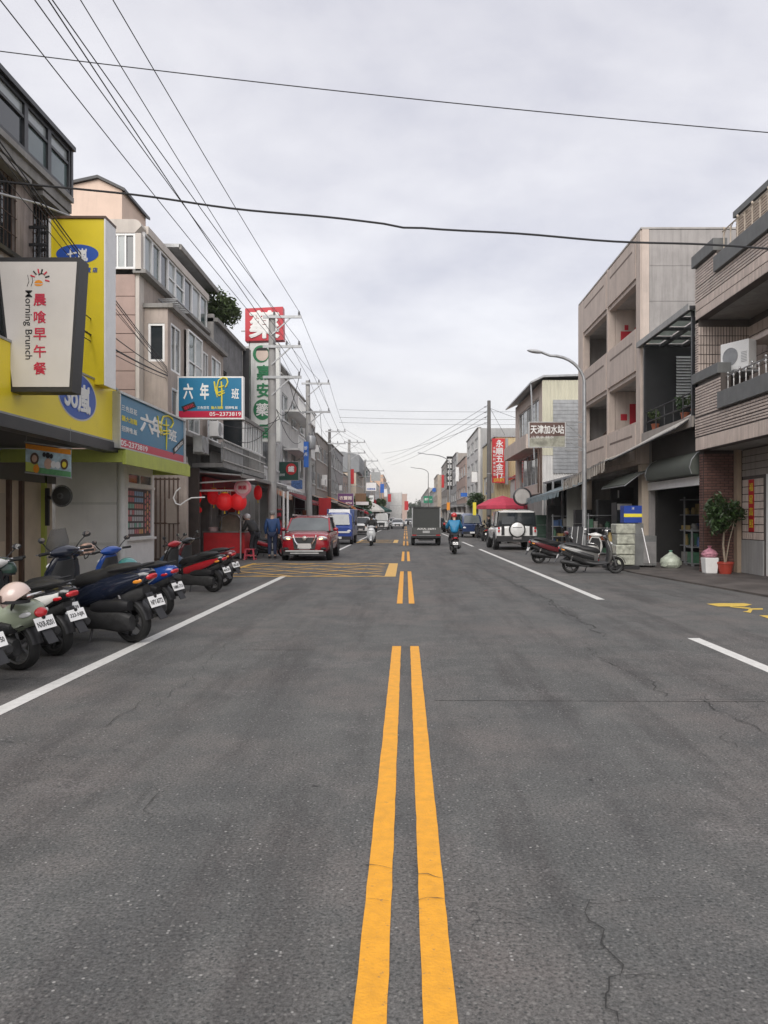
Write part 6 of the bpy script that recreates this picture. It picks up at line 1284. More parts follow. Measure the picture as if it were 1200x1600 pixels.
def scooter(label, loc, head, body, side=None, plate='', style='std', seat=None, mirrors=True, stand=True, lean=R(-6), rim=None, shock=True, glass=False, group='parked scooters', detail=True, tail=None, steer=0.0, name='scooter'):
    """local x = forward, origin on the ground between the wheels"""
    t = thing(name, label, 'scooter', loc, head, group); t.rotation_euler = (lean, 0, head); q_ = random.uniform(0.97,1.05); t.scale = (0.96*q_,1.06*q_,0.96*q_); side = side or body; seat = seat or M_seat; rim = rim or _ri; z = 0.245
    mx = style == 'maxi'; rt = style == 'retro'
    wheel(t, 'rear_wheel', -0.60, z, rim); fw = wheel(t, 'front_wheel', 0.66, z, rim); fw.rotation_euler = (0,0,steer)
    up = 0.04 if mx else 0.0
    if rt:   # rounded sides hanging over the rear wheel
        L('tail_body', [ringx(0.10,0.50,0.07,0.10), ringx(0.02,0.52,0.14,0.17), ringx(-0.2,0.53,0.19,0.20), ringx(-0.5,0.55,0.20,0.20), ringx(-0.75,0.57,0.16,0.15), ringx(-0.88,0.60,0.10,0.09), ringx(-0.92,0.61,0.05,0.04)], body, t)
        L('side_strip', [ringx(0.0,0.395,0.150,0.012), ringx(-0.3,0.385,0.205,0.012), ringx(-0.6,0.42,0.19,0.012), ringx(-0.8,0.48,0.14,0.010)], M_chrome, t)
    else:
        L('tail_body', [ringx(0.16,0.45,0.09,0.15), ringx(-0.06,0.51+up*0.5,0.15,0.19), ringx(-0.32,0.575+up,0.178,0.18), ringx(-0.58,0.655+up,0.165,0.15), ringx(-0.78,0.715+up,0.13,0.11), ringx(-0.90,0.745+up,0.095,0.075), ringx(-0.945,0.75+up,0.06,0.045)], body, t)
        for s in (-1, 1):
            b = MB(); b.loft([ringx(0.04,0.46,0.016,0.07,8,2.4,s*0.135), ringx(-0.3,0.55+up,0.020,0.085,8,2.4,s*0.168), ringx(-0.6,0.645+up,0.020,0.07,8,2.4,s*0.155), ringx(-0.85,0.735+up,0.012,0.03,8,2.4,s*0.105)]); b.build('side_cover', side, t, w=False, sharp=50)
    su = up-0.09 if rt else up
    L('seat', [ringx(0.22,0.62+su*0.5,0.07,0.04), ringx(0.12,0.655+su,0.125,0.075), ringx(-0.12,0.695+su,0.150,0.095), ringx(-0.27,0.71+su,0.155,0.095), ringx(-0.37,0.765+su,0.150,0.09), ringx(-0.58,0.81+su,0.130,0.07), ringx(-0.70,0.83+su,0.10,0.05), ringx(-0.78,0.835+su,0.06,0.025)], seat, t)
    L('under_body', [ringx(0.14,0.36,0.09,0.12), ringx(-0.15,0.40,0.135,0.18), ringx(-0.42,0.47,0.13,0.15), ringx(-0.66,0.55,0.10,0.11), ringx(-0.84,0.61,0.06,0.07)], M_eng, t)
    L('floorboard', [ringx(0.50,0.33,0.10,0.03), ringx(0.40,0.31,0.15,0.04), ringx(0.1,0.29,0.165,0.045), ringx(-0.10,0.32,0.15,0.055), ringx(-0.22,0.36,0.12,0.04)], side if rt else M_dkp, t)
    L('leg_shield', [ringz(0.30,0.45,0.05,0.11), ringz(0.45,0.50,0.06,0.19), ringz(0.65,0.505,0.06,0.225), ringz(0.80,0.47,0.065,0.20), ringz(0.92,0.42,0.065,0.15), ringz(0.98,0.40,0.05,0.11)], body, t)
    L('inner_panel', [ringz(0.34,0.41,0.04,0.09), ringz(0.55,0.45,0.04,0.16), ringz(0.78,0.425,0.04,0.16), ringz(0.93,0.37,0.05,0.11)], M_dkp, t)
    L('handlebar_cowl', [[(x,y,zz) for x, _, zz in ringx(0,1.02,0.001,0.06,10)] and [(0.37+0.055*s_*math.cos(a), yy, 1.03+0.06*s_*math.sin(a)) for a in [2*math.pi*k/10 for k in range(10)]] for yy, s_ in ((-0.19,0.35),(-0.12,0.9),(-0.04,1.25),(0.04,1.25),(0.12,0.9),(0.19,0.35))], body if rt else side, t)
    if mx or glass:
        b = MB(); b.loft([[(0.50+0.02*dx,y,zz) for y, zz, dx in ((-0.16*k,1.0+0.3*q,-3*q),(0.16*k,1.0+0.3*q,-3*q),(0.16*k,1.0+0.3*q,-3*q-0.5),(-0.16*k,1.0+0.3*q,-3*q-0.5))] for q, k in ((0,1),(0.5,0.95),(1,0.6))], smooth=False); b.build('windscreen', mat('smoked screen', (0.55,0.55,0.56), 0.08, 0.05, 4, trans=0.92), t, w=False)
    b = MB(); b.tube([(0.34,-0.34,1.04),(0.37,-0.2,1.04),(0.38,0,1.03),(0.37,0.2,1.04),(0.34,0.34,1.04)], 0.012, 8); b.build('handlebar', M_chrome, t, w=False)
    for s in (-1, 1):
        b = MB(); b.tube([(0.36,s*0.22,1.042),(0.335,s*0.36,1.04)], 0.019, 10); b.build('grip', M_rubber, t, w=False); b = MB(); b.tube([(0.40,s*0.20,1.045),(0.415,s*0.28,1.04),(0.39,s*0.36,1.035)], 0.007, 6); b.build('brake_lever', M_cast, t, w=False)
        if mirrors:
            b = MB(); b.tube([(0.38,s*0.18,1.06),(0.38,s*0.23,1.11),(0.36,s*0.29,1.17)], 0.007, 6); mr = b.build('mirror', M_black, t, w=False); b = MB(); b.ell((0.345,s*0.31,1.20),(0.014,0.055,0.036),12,8,(0,R(15),R(s*12))); b.build('mirror_shell', M_chrome if rt else M_black, mr, w=False)
            b = MB(); b.lathe([(0.001,-0.016),(0.034,-0.0155)], (0.345,s*0.31,1.20), 'X', 14); b.build('mirror_glass', M_mir, mr, w=False)
    if rt: b = MB(); b.ell((0.43,0,1.03),(0.05,0.085,0.085),14,8)
    else: b = MB(); b.ell((0.53,0,0.86),(0.035,0.13,0.055),14,8,(0,R(-18),0))
    b.build('headlight', M_lens, t, w=False)
    b = MB(); b.loft([[(0.66+r_*math.cos(q), y*wd, z+r_*math.sin(q)) for y, r_ in ((-1,0.27),(-0.6,0.287),(0.6,0.287),(1,0.27),(0.6,0.28),(-0.6,0.28))] for q, wd in [(R(a),0.065) for a in range(10,166,14)]]); b.build('front_fender', body, t, w=False)
    for s in (-1, 1): b = MB(); b.tube([(0.66,s*0.085,z),(0.60,s*0.085,0.45),(0.53,s*0.07,0.60)], 0.02, 8); b.build('fork', M_cast, t, w=False)
    # drive side with cooling cover, air box, rear shock; exhaust on the right
    L('engine_case', [ringx(0.12,0.27,0.05,0.07,12,3,0.10), ringx(0.02,0.285,0.075,0.135,12,3,0.12), ringx(-0.30,0.285,0.07,0.115,12,3,0.135), ringx(-0.60,0.275,0.065,0.13,12,3,0.135), ringx(-0.73,0.265,0.045,0.085,12,3,0.13)], M_eng, t)
    L('air_box', [ringx(-0.16,0.41,0.05,0.05,12,3.5,0.13), ringx(-0.30,0.435,0.065,0.075,12,3.5,0.14), ringx(-0.62,0.46,0.06,0.075,12,3.5,0.14), ringx(-0.72,0.46,0.045,0.05,12,3.5,0.135)], M_black, t)
    b = MB(); b.tube([(-0.10,-0.13,0.22),(-0.30,-0.16,0.24),(-0.42,-0.165,0.28),(-0.50,-0.17,0.30),(-0.88,-0.175,0.37),(-0.92,-0.175,0.375)], [0.02,0.022,0.045,0.062,0.06,0.035], 12); mf = b.build('muffler', M_eng, t, w=False)
    b = MB(); b.tube([(-0.53,-0.205,0.318),(-0.80,-0.21,0.367)], [0.04,0.036], 10); b.build('heat_shield', M_cast if rt else M_dkp, mf, w=False)
    for s in ((1,-1) if shock else ()):
        b = MB(); b.tube([(-0.64,s*0.105,0.30),(-0.54,s*0.115,0.58)], 0.014, 6); sk = b.build('rear_shock', M_cast, t, w=False); b = MB(); n = 40
        b.tube([Vector((-0.62,s*0.107,0.34)).lerp(Vector((-0.555,s*0.114,0.54)), i/n) + Vector((0.032*math.cos(i*0.95), 0.032*math.sin(i*0.95), 0)) for i in range(n+1)], 0.0065, 5); b.build('spring', M_redcloth if shock == 'red' else M_chrome, sk, w=False)
    # tail: lamp, rail, mudguard, plate
    zt = 0.60 if rt else 0.70+up; xt = -0.93 if rt else -0.90
    if rt: b = MB(); b.ell((xt,0,zt),(0.035,0.068,0.052),14,8,(0,R(20),0)); b.build('tail_light', M_redlens, t, w=False)
    else: L('tail_light', [ringx(-0.86,0.735+up,0.088,0.036,12,3), ringx(-0.945,0.735+up,0.072,0.034,12,3), ringx(-0.962,0.735+up,0.05,0.02,12,3)], M_redlens, t)
    for s in (-1, 1):
        b = MB(); b.ell((xt+0.07,s*(0.115 if rt else 0.108),zt-0.005),(0.060,0.014,0.026),10,6,(0,R(14),R(s*22))); b.build('turn_signal', M_lens if rt else (tail or M_amber), t, w=False)
    b = MB(); b.loft([[(-0.60+r_*math.cos(q), y*0.062, z+r_*math.sin(q)) for y, r_ in ((-1,0.262),(-0.6,0.282),(0.6,0.282),(1,0.262),(0.6,0.272),(-0.6,0.272))] for q in [R(a) for a in range(60,176,14)]]); b.build('wheel_hugger', M_black, t, w=False)
    b = MB(); b.tube([(-0.45,-0.15,0.80+su),(-0.70,-0.14,0.84+su),(-0.88,-0.09,0.87+su),(-0.90,0,0.875+su),(-0.88,0.09,0.87+su),(-0.70,0.14,0.84+su),(-0.45,0.15,0.80+su)], 0.013, 8); b.build('grab_rail', M_black if not rt else M_chrome, t, w=False)
    a_ = Vector((-0.86,0,0.58)); c_ = Vector((-1.06,0,0.30)); d = (c_-a_); nrm = Vector((d.z,0,-d.x)).normalized()
    b = MB(); b.slab([a_+Vector((0,-0.05,0)), a_+Vector((0,0.05,0)), c_+Vector((0,0.055,0)), c_+Vector((0,-0.055,0))], nrm*0.012 if nrm.x < 0 else -nrm*0.012); b.build('mudguard', M_black, t, w=False)
    pc = a_.lerp(c_, 0.36) + Vector((-0.045,0,0.02)); pv = Vector((0.40,0,0.92)).normalized(); pu = Vector((0,-1,0))
    M_ = frame(pc, pu, pv); b = MB(); vs = [M_ @ Vector((x,y,zz)) for zz in (-0.004,0.0) for x, y in ((-0.104,-0.064),(0.104,-0.064),(0.104,0.064),(-0.104,0.064))]
    b.add(vs, [(3,2,1,0),(4,5,6,7),(0,1,5,4),(1,2,6,5),(2,3,7,6),(3,0,4,7)]); pl = b.build('number_plate', M_plate, t, w=False)
    if plate: text(plate, M_ink, pl, M_ @ Vector((0,-0.008,0.002)), pu, pv, w=0.175, h=0.056, bold=0.02, world=False)
    b = MB(); b.tube([(xt+0.1,0,0.57),(pc.x+0.01,0,pc.z+0.05)], 0.018, 6); b.build('plate_arm', M_black, t, w=False)
    if stand:
        b = MB(); b.tube([(-0.12,0.10,0.24),(-0.16,0.22,0.02),(-0.22,0.24,0.012)], 0.012, 6); b.build('side_stand', M_black, t, w=False)
    return t
HD = R(155)
def at_rear(px, py, head, dy=0.0):
    """ground position so that the rear wheel touches the road at this place of the photograph"""
    q = G(px, py); return (q.x+0.60*math.cos(head), q.y+0.60*math.sin(head), 0)
C_sage = paintm('sage green paint', (0.30,0.34,0.255), 0.3); C_navy = paintm('navy black paint', (0.010,0.014,0.028)); C_blue = paintm('royal blue paint', (0.014,0.065,0.30)); C_blk = paintm('gloss black paint', (0.012,0.012,0.013)); C_redp = paintm('cherry red paint', (0.36,0.012,0.02)); C_whi = paintm('white scooter paint', (0.68,0.67,0.64)); C_gry = paintm('warm grey paint', (0.12,0.118,0.115)); C_mar = paintm('maroon paint', (0.12,0.02,0.025))
scooter('sage green retro scooter at the left edge carrying a pink helmet', at_rear(34,1046,HD+R(3)), HD+R(3), C_sage, C_sage, 'NXR-8201', 'retro', seat=mat('brown vinyl seat', (0.10,0.062,0.05), 0.5, 0.15, 9), shock=True)
scooter('black scooter half out of the picture at the left edge', at_rear(-48,1085,HD+R(4)), HD+R(4), C_blk, C_gry, 'MQH-0750', 'std')
scooter('black scooter with white-striped tail and chrome spring right of the sage one', at_rear(92,1024,HD), HD, C_blk, C_whi, '323-NJR', 'std', tail=M_redlens, glass=True, rim=_rib)
scooter('black scooter with pale-rimmed red tail light, its plate tucked behind', tuple(Vector(at_rear(120,1012,HD-R(2)))+Vector((-0.30,0.14,0))), HD+R(-2), C_blk, C_blk, 'EPK-539', 'std', rim=_rib, mirrors=False)
scooter('large navy black scooter parked on the white line', at_rear(206,1003,HD+R(1)), HD+R(1), C_navy, C_navy, 'NFY-8772', 'maxi', rim=_rib).scale = (1.06,1.12,1.06)
scooter('black scooter behind the navy one with only its plate showing', tuple(Vector(at_rear(232,982,HD))+Vector((-0.36,0.17,0))), HD, C_blk, C_blk, 'PC7-216', 'std', rim=_rib, mirrors=False)
scooter('royal blue scooter with white stripe carrying a teal helmet', at_rear(254,963,HD), HD, C_blue, C_blue, 'NMK-713', 'std', tail=M_redlens)
scooter('cherry red scooter with black seat parked past the blue one', at_rear(336,925,HD+R(2)), HD+R(2), C_blk, C_redp, 'MHB-590', 'std', rim=_rib)
scooter('black scooter with red-striped tail beside the cherry red one', at_rear(351,915,HD), HD, C_mar, C_blk, 'NBC-602', 'std', rim=_rib)
scooter('black and red scooter standing behind the red car', (-5.35,29.8,0), R(20), C_blk, C_redp, '', 'std')
q = G(925,896); scooter('grey-black scooter seen from its right side before the stainless cabinet', (q.x+0.02,q.y+0.1,0), R(-6), C_gry, C_blk, '', 'std', lean=R(5), rim=_rib)
q = G(868,880); scooter('black scooter with maroon seat behind the grey-black one', (q.x,q.y,0), R(8), C_blk, C_mar, '', 'std', lean=R(4), rim=_rib)
scooter('white scooter nosing between the dark ones on the right', (5.9,24.3,0), R(70), C_whi, C_gry, '', 'retro', lean=R(4))
for i, (x, y, hd, c) in enumerate(((5.5,45.5,75,C_blk),(6.3,47.0,80,C_gry),(5.2,50.5,95,C_blk),(-5.3,47.5,20,C_blk),(-5.5,50.5,25,C_gry),(-5.0,56.5,15,C_blk),(-5.2,60,20,C_mar),(-5.0,66,20,C_gry),(5.6,58,100,C_navy))):
    scooter(['black scooter parked under the pink parasol','grey scooter parked right of the parasol pole','black scooter parked before the blue truck','black scooter parked beside the blue and white truck','grey scooter parked behind the blue and white truck','black scooter parked far left past the truck','maroon scooter parked far left under the tan awning','grey scooter parked far left by the orange awning','navy scooter parked beyond the pink parasol'][i], (x,y,0), R(hd), c, None, '', 'std', shock=False)
# helmets left on the seats
def helmet(label, c, r, m, rotz=0, tilt=0, group=None, par=None, straps=True):
    t = thing('helmet', label, 'helmet', c, rotz) if par is None else par; b = MB(); b.ell((0,0,0),(r*1.12,r,r*1.0),18,10,(0,tilt,0),z0=-0.25); b.build('shell', m, t, w=False)
    b = MB(); b.lathe([(r*0.9,-0.03),(r*1.0,-0.03),(r*1.0,0.0),(r*0.9,0.0)], (0,0,-r*0.22), 'Z', 18); b.build('rim', M_black, t, w=False)
    b = MB(); b.loft([[(r*1.05*math.cos(a)*k, r*0.98*math.sin(a)*k, zz) for a in [R(q) for q in range(-50,51,12)]] + [(r*1.08*math.cos(a)*k, r*1.0*math.sin(a)*k, zz) for a in [R(q) for q in range(50,-51,-12)]] for zz, k in ((r*0.15,1.06),(-r*0.35,1.14))]); b.build('visor', mat('tinted visor', (0.10,0.07,0.06), 0.12, 0.1, 5), t, w=False)
    if straps:
        for s in (-1,1): b = MB(); b.tube([(0,s*r*0.9,-r*0.2),(0.02,s*r*0.6,-r*0.75),(0.03,0,-r*0.95)], 0.008, 5); b.build('strap', M_black, t, w=False)
    return t
q = P(23,932,7.25); helmet('pale pink helmet lying on the seat of the sage green scooter', q, 0.135, paintm('pale pink paint', (0.60,0.47,0.42), 0.3), R(200), R(35))
q = P(200,887,10.1); helmet('teal helmet resting on the seat of the royal blue scooter', q, 0.135, paintm('teal paint', (0.035,0.16,0.16), 0.35), R(150), 0)
q = P(136,861,12.3); helmet('patterned beige and red helmet hung on the blue scooter mirror', q, 0.13, mat('patterned shell', (0.42,0.28,0.22), 0.4, 0.6, 16), R(220), R(20))
q = P(4,890,9.0); helmet('dark green helmet at the left picture edge above the scooters', q, 0.14, paintm('dark green paint', (0.03,0.07,0.05), 0.35), R(180), 0)
b = MB(); q = P(268,878,17.2); tag(b.ell(q,(0.28,0.24,0.20),14,8).build('storage_basket', paintm('dark blue plastic', (0.03,0.06,0.11), 0.5)), 'dark blue rounded box behind the red scooters by the kiosk', 'box')

# ------------------------------------------------------------------ cars and trucks (local x forward)
M_tint = mat('tinted car glass', (0.025,0.03,0.034), 0.05, 0.1, 2, spec=0.8); M_scr = mat('windscreen glass', (0.13,0.145,0.15), 0.06, 0.2, 1.2, spec=0.8)
_ctm = {}
def car_wheel(par, x, y, r, wd=0.2):
    k = (r, wd)
    if k not in _ctm:
        ty = MB(); ty.lathe([(r*0.62,-wd/2),(r*0.9,-wd/2),(r,-wd*0.36),(r,wd*0.36),(r*0.9,wd/2),(r*0.62,wd/2)], (0,0,0), 'Y', 28)
        ri = MB(); ri.lathe([(r*0.63,-wd*0.42),(r*0.6,-wd*0.2),(r*0.6,wd*0.2),(r*0.63,wd*0.42)], (0,0,0), 'Y', 24); ri.lathe([(0.001,-wd*0.38),(0.06,-wd*0.40),(0.06,wd*0.40),(0.001,wd*0.38)], (0,0,0), 'Y', 12)
        for i in range(7): q = 2*math.pi*i/7; ri.bar((0.04*math.cos(q),-wd*0.33,0.04*math.sin(q)),(r*0.6*math.cos(q),-wd*0.36,r*0.6*math.sin(q)),0.05,0.05); ri.bar((0.04*math.cos(q),wd*0.33,0.04*math.sin(q)),(r*0.6*math.cos(q),wd*0.36,r*0.6*math.sin(q)),0.05,0.05)
        ri.lathe([(0.001,-0.02),(r*0.6,-0.02),(r*0.6,0.02),(0.001,0.02)], (0,0,0), 'Y', 20)
        _ctm[k] = (ty.data('tyre', M_rubber), ri.data('rim', M_cast))
    o = bpy.data.objects.new('wheel', _ctm[k][0]); COL.objects.link(o); o.parent = par; o.location = (x,y,r); q = bpy.data.objects.new('rim', _ctm[k][1]); COL.objects.link(q); q.parent = o; return o
def half(st):
    """closed ring from a half section [(y, z), ...] listed bottom to top"""
    x, pts = st; return [(x,y,z) for y, z in pts] + [(x,-y,z) for y, z in reversed(pts)]
def sub(o, n=2):
    m = o.modifiers.new('smooth', 'SUBSURF'); m.levels = n; m.render_levels = n; return o
def car(label, loc, head, m, kind='suv', L_=4.3, W=1.76, H=1.6, front=True, group=None, glass=None, name='car', detail=True):
    t = thing(name, label, 'car', loc, head, group); w2 = W/2; hood = 0.58*H+0.06; f, r = L_/2, -L_/2; gz = 0.19
    van = kind == 'van'
    if van: hood = 0.52*H
    xs = [(f, [(w2*0.60,gz+0.12),(w2*0.80,gz+0.25),(w2*0.84,0.55),(w2*0.72,hood-0.20),(w2*0.5,hood-0.16)]), (f-0.12,[(w2*0.80,gz),(w2*0.93,gz+0.2),(w2*0.95,0.6),(w2*0.88,hood-0.08),(w2*0.6,hood-0.04)]), (f-0.55,[(w2*0.90,gz),(w2*0.99,gz+0.2),(w2*1.0,0.65),(w2*0.94,hood-0.01),(w2*0.6,hood+0.03)]),
          (f-1.15,[(w2*0.90,gz),(w2*0.99,gz+0.2),(w2*1.0,0.7),(w2*0.95,hood+0.05),(w2*0.6,hood+0.07)]), (0,[(w2*0.90,gz),(w2*0.98,gz+0.2),(w2*1.0,0.72),(w2*0.96,hood+0.06),(w2*0.6,hood+0.07)]), (r+0.9,[(w2*0.90,gz),(w2*0.98,gz+0.2),(w2*1.0,0.74),(w2*0.96,hood+0.08),(w2*0.6,hood+0.08)]), (r+0.15,[(w2*0.88,gz+0.05),(w2*0.96,gz+0.25),(w2*0.97,0.75),(w2*0.90,hood+0.06),(w2*0.6,hood+0.07)]), (r,[(w2*0.75,gz+0.15),(w2*0.88,gz+0.3),(w2*0.88,0.75),(w2*0.78,hood),(w2*0.5,hood+0.02)])]
    sub(L('body', [half(s) for s in xs], m, t, 60), 1)
    wb = hood+0.03; a, c = f-1.0, (r+0.25 if kind != 'sedan' else r+0.75); rt = H-0.03
    if van: a = f-0.42
    g = [(a,[(w2*0.9,wb),(w2*0.86,wb+0.02),(w2*0.5,wb+0.04)]), (a-0.62 if not van else a-0.35,[(w2*0.93,wb),(w2*0.78,rt-0.10),(w2*0.5,rt-0.04)]), (a-1.3,[(w2*0.94,wb),(w2*0.77,rt-0.03),(w2*0.5,rt+0.02)]), (c+0.55,[(w2*0.94,wb),(w2*0.76,rt-0.05),(w2*0.5,rt)]), (c+0.12 if kind != 'sedan' else c,[(w2*0.9,wb),(w2*0.70,rt-0.22 if kind != 'sedan' else wb+0.06),(w2*0.45,rt-0.18 if kind != 'sedan' else wb+0.08)])]
    L('glasshouse', [half(s) for s in g], glass or M_tint, t, 30)
    k = 0.012; rf = [(a-0.60 if not van else a-0.33,[(w2*0.70,rt-0.13),(w2*0.785,rt-0.10),(w2*0.5,rt-0.035+k)]), (a-1.3,[(w2*0.70,rt-0.10),(w2*0.78,rt-0.03),(w2*0.5,rt+0.02+k)]), (c+0.55,[(w2*0.70,rt-0.12),(w2*0.77,rt-0.05),(w2*0.5,rt+k)]), (c+0.25,[(w2*0.66,rt-0.15),(w2*0.73,rt-0.10),(w2*0.46,rt-0.05)])]
    L('roof', [half(s) for s in rf], m, t, 40)
    for s in (-1,1):
        b = MB(); b.bar((a-0.02,s*w2*0.885,wb+0.02),(a-0.62 if not van else a-0.35,s*w2*0.785,rt-0.09),0.06,0.05); b.build('windscreen_pillar', m, t, w=False)
        b = MB(); b.bar((a-1.35,s*w2*0.95,wb),(a-1.42,s*w2*0.79,rt-0.05),0.05,0.08); b.build('door_pillar', M_black, t, w=False)
        b = MB(); b.ell((a-0.35,s*(w2+0.09),wb+0.07),(0.07,0.10,0.07),10,6); b.build('side_mirror', m, t, w=False)
        b = MB(); b.ell((f-0.10,s*w2*0.70,hood-0.20),(0.16,w2*0.20,0.075),12,6,(0,R(-14),R(-s*18))); b.build('headlight', M_lens, t, w=False)
        b = MB(); b.ell((r+0.05,s*w2*0.80,hood-0.10),(0.07,w2*0.13,0.14),12,6); b.build('tail_light', M_redlens, t, w=False)
        for x in (f-0.82, r+0.78):
            b = MB(); b.lathe([(0.001,-0.003),(0.385,-0.003),(0.385,0.02),(0.001,0.02)], (x,s*(w2*0.985),0.345), 'Y', 24); b.build('wheel_arch', M_black, t, w=False); car_wheel(t, x, s*(w2-0.085), 0.32, 0.21)
        for x in (a-0.75, a-1.75): b = MB(); b.box(x,x+0.18,s*(w2+0.0)-0.012,s*(w2+0.0)+0.012,hood-0.12,hood-0.09); b.build('door_handle', m, t, w=False)
    b = MB(); b.slab([(f+0.005,-0.36,0.42),(f+0.005,0.36,0.42),(f-0.03,0.44,hood-0.17),(f-0.03,-0.44,hood-0.17)], (0.02,0,0)); b.build('grille', M_black, t, w=False)
    b = MB(); b.box(f+0.026,f+0.035,-0.19,0.19,0.42,0.56); b.build('number_plate', mat('blurred plate', (0.6,0.57,0.56), 0.5, 0.05, 4), t, w=False)
    b = MB(); b.box(r-0.035,r-0.02,-0.19,0.19,0.62,0.76); b.build('number_plate', M_plate, t, w=False)
    b = MB(); b.loft([ringx(0,0,0,0)] and [[(f-0.02+0.06*u,y,z) for u, z in ((0,gz+0.02),(1,gz+0.02),(1,gz+0.16),(0,gz+0.16))] for y in (-w2*0.85,w2*0.85)], smooth=False); b.build('bumper_bar', M_black, t, w=False)
    return t
# red crossover facing us
CR = paintm('deep red car paint', (0.30,0.008,0.018), 0.18)
rc = car('deep red crossover with lit headlights coming towards us on the left', (-3.55,29.1,0), R(-90), CR, 'suv', 4.3, 1.76, 1.62, glass=M_scr)
f = 2.15
for s in (-1,1):
    b = MB(); b.tube([(f+0.03,s*0.40,0.92),(f+0.06,s*0.33,0.70),(f+0.06,s*0.24,0.58)], 0.032, 6); b.build('grille_chrome', M_chrome, rc, w=False)
    b = MB(); b.ell((f+0.02,s*0.60,0.80),(0.03,0.10,0.035),10,6,(R(s*20),0,0)); b.build('running_light', mat('lit lamp', (0.9,0.62,0.32), 0.3, 0.02, 5, emit=1.6), rc, w=False)
    b = MB(); b.bar((-1.35,s*0.62,1.62),(0.55,s*0.64,1.63),0.04,0.05); b.build('roof_rail', M_alu, rc, w=False)
    b = MB(); b.ell((f-0.03,s*0.66,0.44),(0.05,0.11,0.045),10,6); b.build('fog_lamp', M_black, rc, w=False)
b = MB(); b.lathe([(0.001,0.03),(0.075,0.025),(0.085,0.0)], (f+0.045,0,0.80), 'X', 16); b.build('emblem', M_chrome, rc, w=False)
b = MB(); b.box(f+0.03,f+0.07,-0.66,0.66,0.335,0.385); b.build('skid_trim', M_alu, rc, w=False); b = MB(); b.box(f+0.02,f+0.05,-0.50,0.50,0.26,0.30); b.build('skid_trim', M_alu, rc, w=False)
b = MB(); b.box(f+0.04,f+0.055,-0.24,0.24,0.45,0.62); b.build('front_plate', _mats['blurred plate'], rc, w=False)

def truck(label, loc, head, cab_m, box_m, W=1.62, L_=4.4, boxh=2.0, cabh=1.9, canvas=None, front_m=None):
    t = thing('small_truck', label, 'truck', loc, head); w2 = W/2; f, r = L_/2, -L_/2
    L('cab', [half(s) for s in [(f,[(w2*0.86,0.32),(w2*0.94,0.6),(w2*0.92,0.86),(w2*0.7,0.98)]), (f-0.14,[(w2*0.95,0.28),(w2,0.6),(w2*0.97,0.95),(w2*0.85,1.06)]), (f-0.5,[(w2*0.96,0.28),(w2,0.7),(w2*0.90,cabh-0.25),(w2*0.7,cabh-0.10)]), (f-0.85,[(w2*0.96,0.28),(w2,0.7),(w2*0.86,cabh-0.12),(w2*0.6,cabh)]), (f-1.5,[(w2*0.96,0.28),(w2,0.7),(w2*0.88,cabh-0.1),(w2*0.6,cabh)])]], cab_m, t, 35)
    q = [(f-0.16,w2*0.80,1.105),(f-0.16,-w2*0.80,1.105),(f-0.45,-w2*0.70,cabh-0.20),(f-0.45,w2*0.70,cabh-0.20)]; b = MB(); b.slab(q, (0.045,0,0.03)); b.build('windscreen', M_scr, t, w=False)
    for s in (-1,1):
        b = MB(); b.slab([(f-0.45,s*(w2*0.985),1.02),(f-1.4,s*(w2*0.985),1.02),(f-1.4,s*(w2*0.92),cabh-0.25),(f-0.75,s*(w2*0.92),cabh-0.25)], (0,s*0.01,0)); b.build('side_window', M_tint, t, w=False)
        b = MB(); b.ell((f-0.05,s*w2*0.72,0.78),(0.08,w2*0.20,0.09),12,6,(0,0,R(-s*15))); b.build('headlight', M_lens, t, w=False)
        b = MB(); b.bar((f-0.25,s*w2*0.95,1.25),(f-0.15,s*(w2+0.14),1.3),0.02); mr = b.build('mirror_arm', M_black, t, w=False); b = MB(); b.ell((f-0.15,s*(w2+0.17),1.25),(0.04,0.07,0.14),10,6); b.build('mirror_head', M_black, mr, w=False)
        b = MB(); b.box(r-0.015,r+0.02,s*w2*0.80-0.11,s*w2*0.80+0.11,0.56,0.67); b.build('tail_light', M_redlens, t, w=False)
        for x in (f-0.65, r+0.85): car_wheel(t, x, s*(w2-0.09), 0.28, 0.17)
        b = MB(); b.box(r+0.45,r+0.47,s*(w2-0.1)-0.10,s*(w2-0.1)+0.10,0.12,0.45); b.build('mud_flap', M_rubber, t, w=False)
    b = MB(); b.box(f-0.02,f+0.03,-w2*0.9,w2*0.9,0.30,0.48); b.build('bumper', M_black, t, w=False); b = MB(); b.box(f+0.031,f+0.04,-0.19,0.19,0.33,0.46); b.build('number_plate', M_plate, t, w=False)
    b = MB(); b.box(r+0.1,f-0.3,-w2*0.5,w2*0.5,0.28,0.42); b.build('chassis', M_black, t, w=False); b = MB(); b.box(r+0.02,f-1.55,-w2,w2,0.50,0.60); b.build('load_bed', M_galv, t, w=False)
    return t
bt = truck('blue and white small truck behind the red crossover', (-3.85,46.0,0), R(-90), paintm('truck blue', (0.02,0.06,0.30), 0.3), None)
f = 2.2; b = MB(); b.box(-2.2,0.62,-0.81,0.81,0.61,2.05); b.build('cargo_box', paintm('box blue', (0.05,0.09,0.24), 0.4), bt, w=False, bevel=0.02)
b = MB(); b.slab([(f-0.55,-0.62,1.66),(f-0.55,0.62,1.66),(f-0.9,0.60,2.0),(f-0.9,-0.60,2.0)], (0.03,0,0.03)); b.build('wind_deflector', M_whitep, bt, w=False); b = MB(); b.slab([(f+0.015,-0.66,0.66),(f+0.015,0.66,0.66),(f+0.02,0.62,0.76),(f+0.02,-0.62,0.76)], (0.02,0,0.01)); b.build('front_trim', M_whitep, bt, w=False)
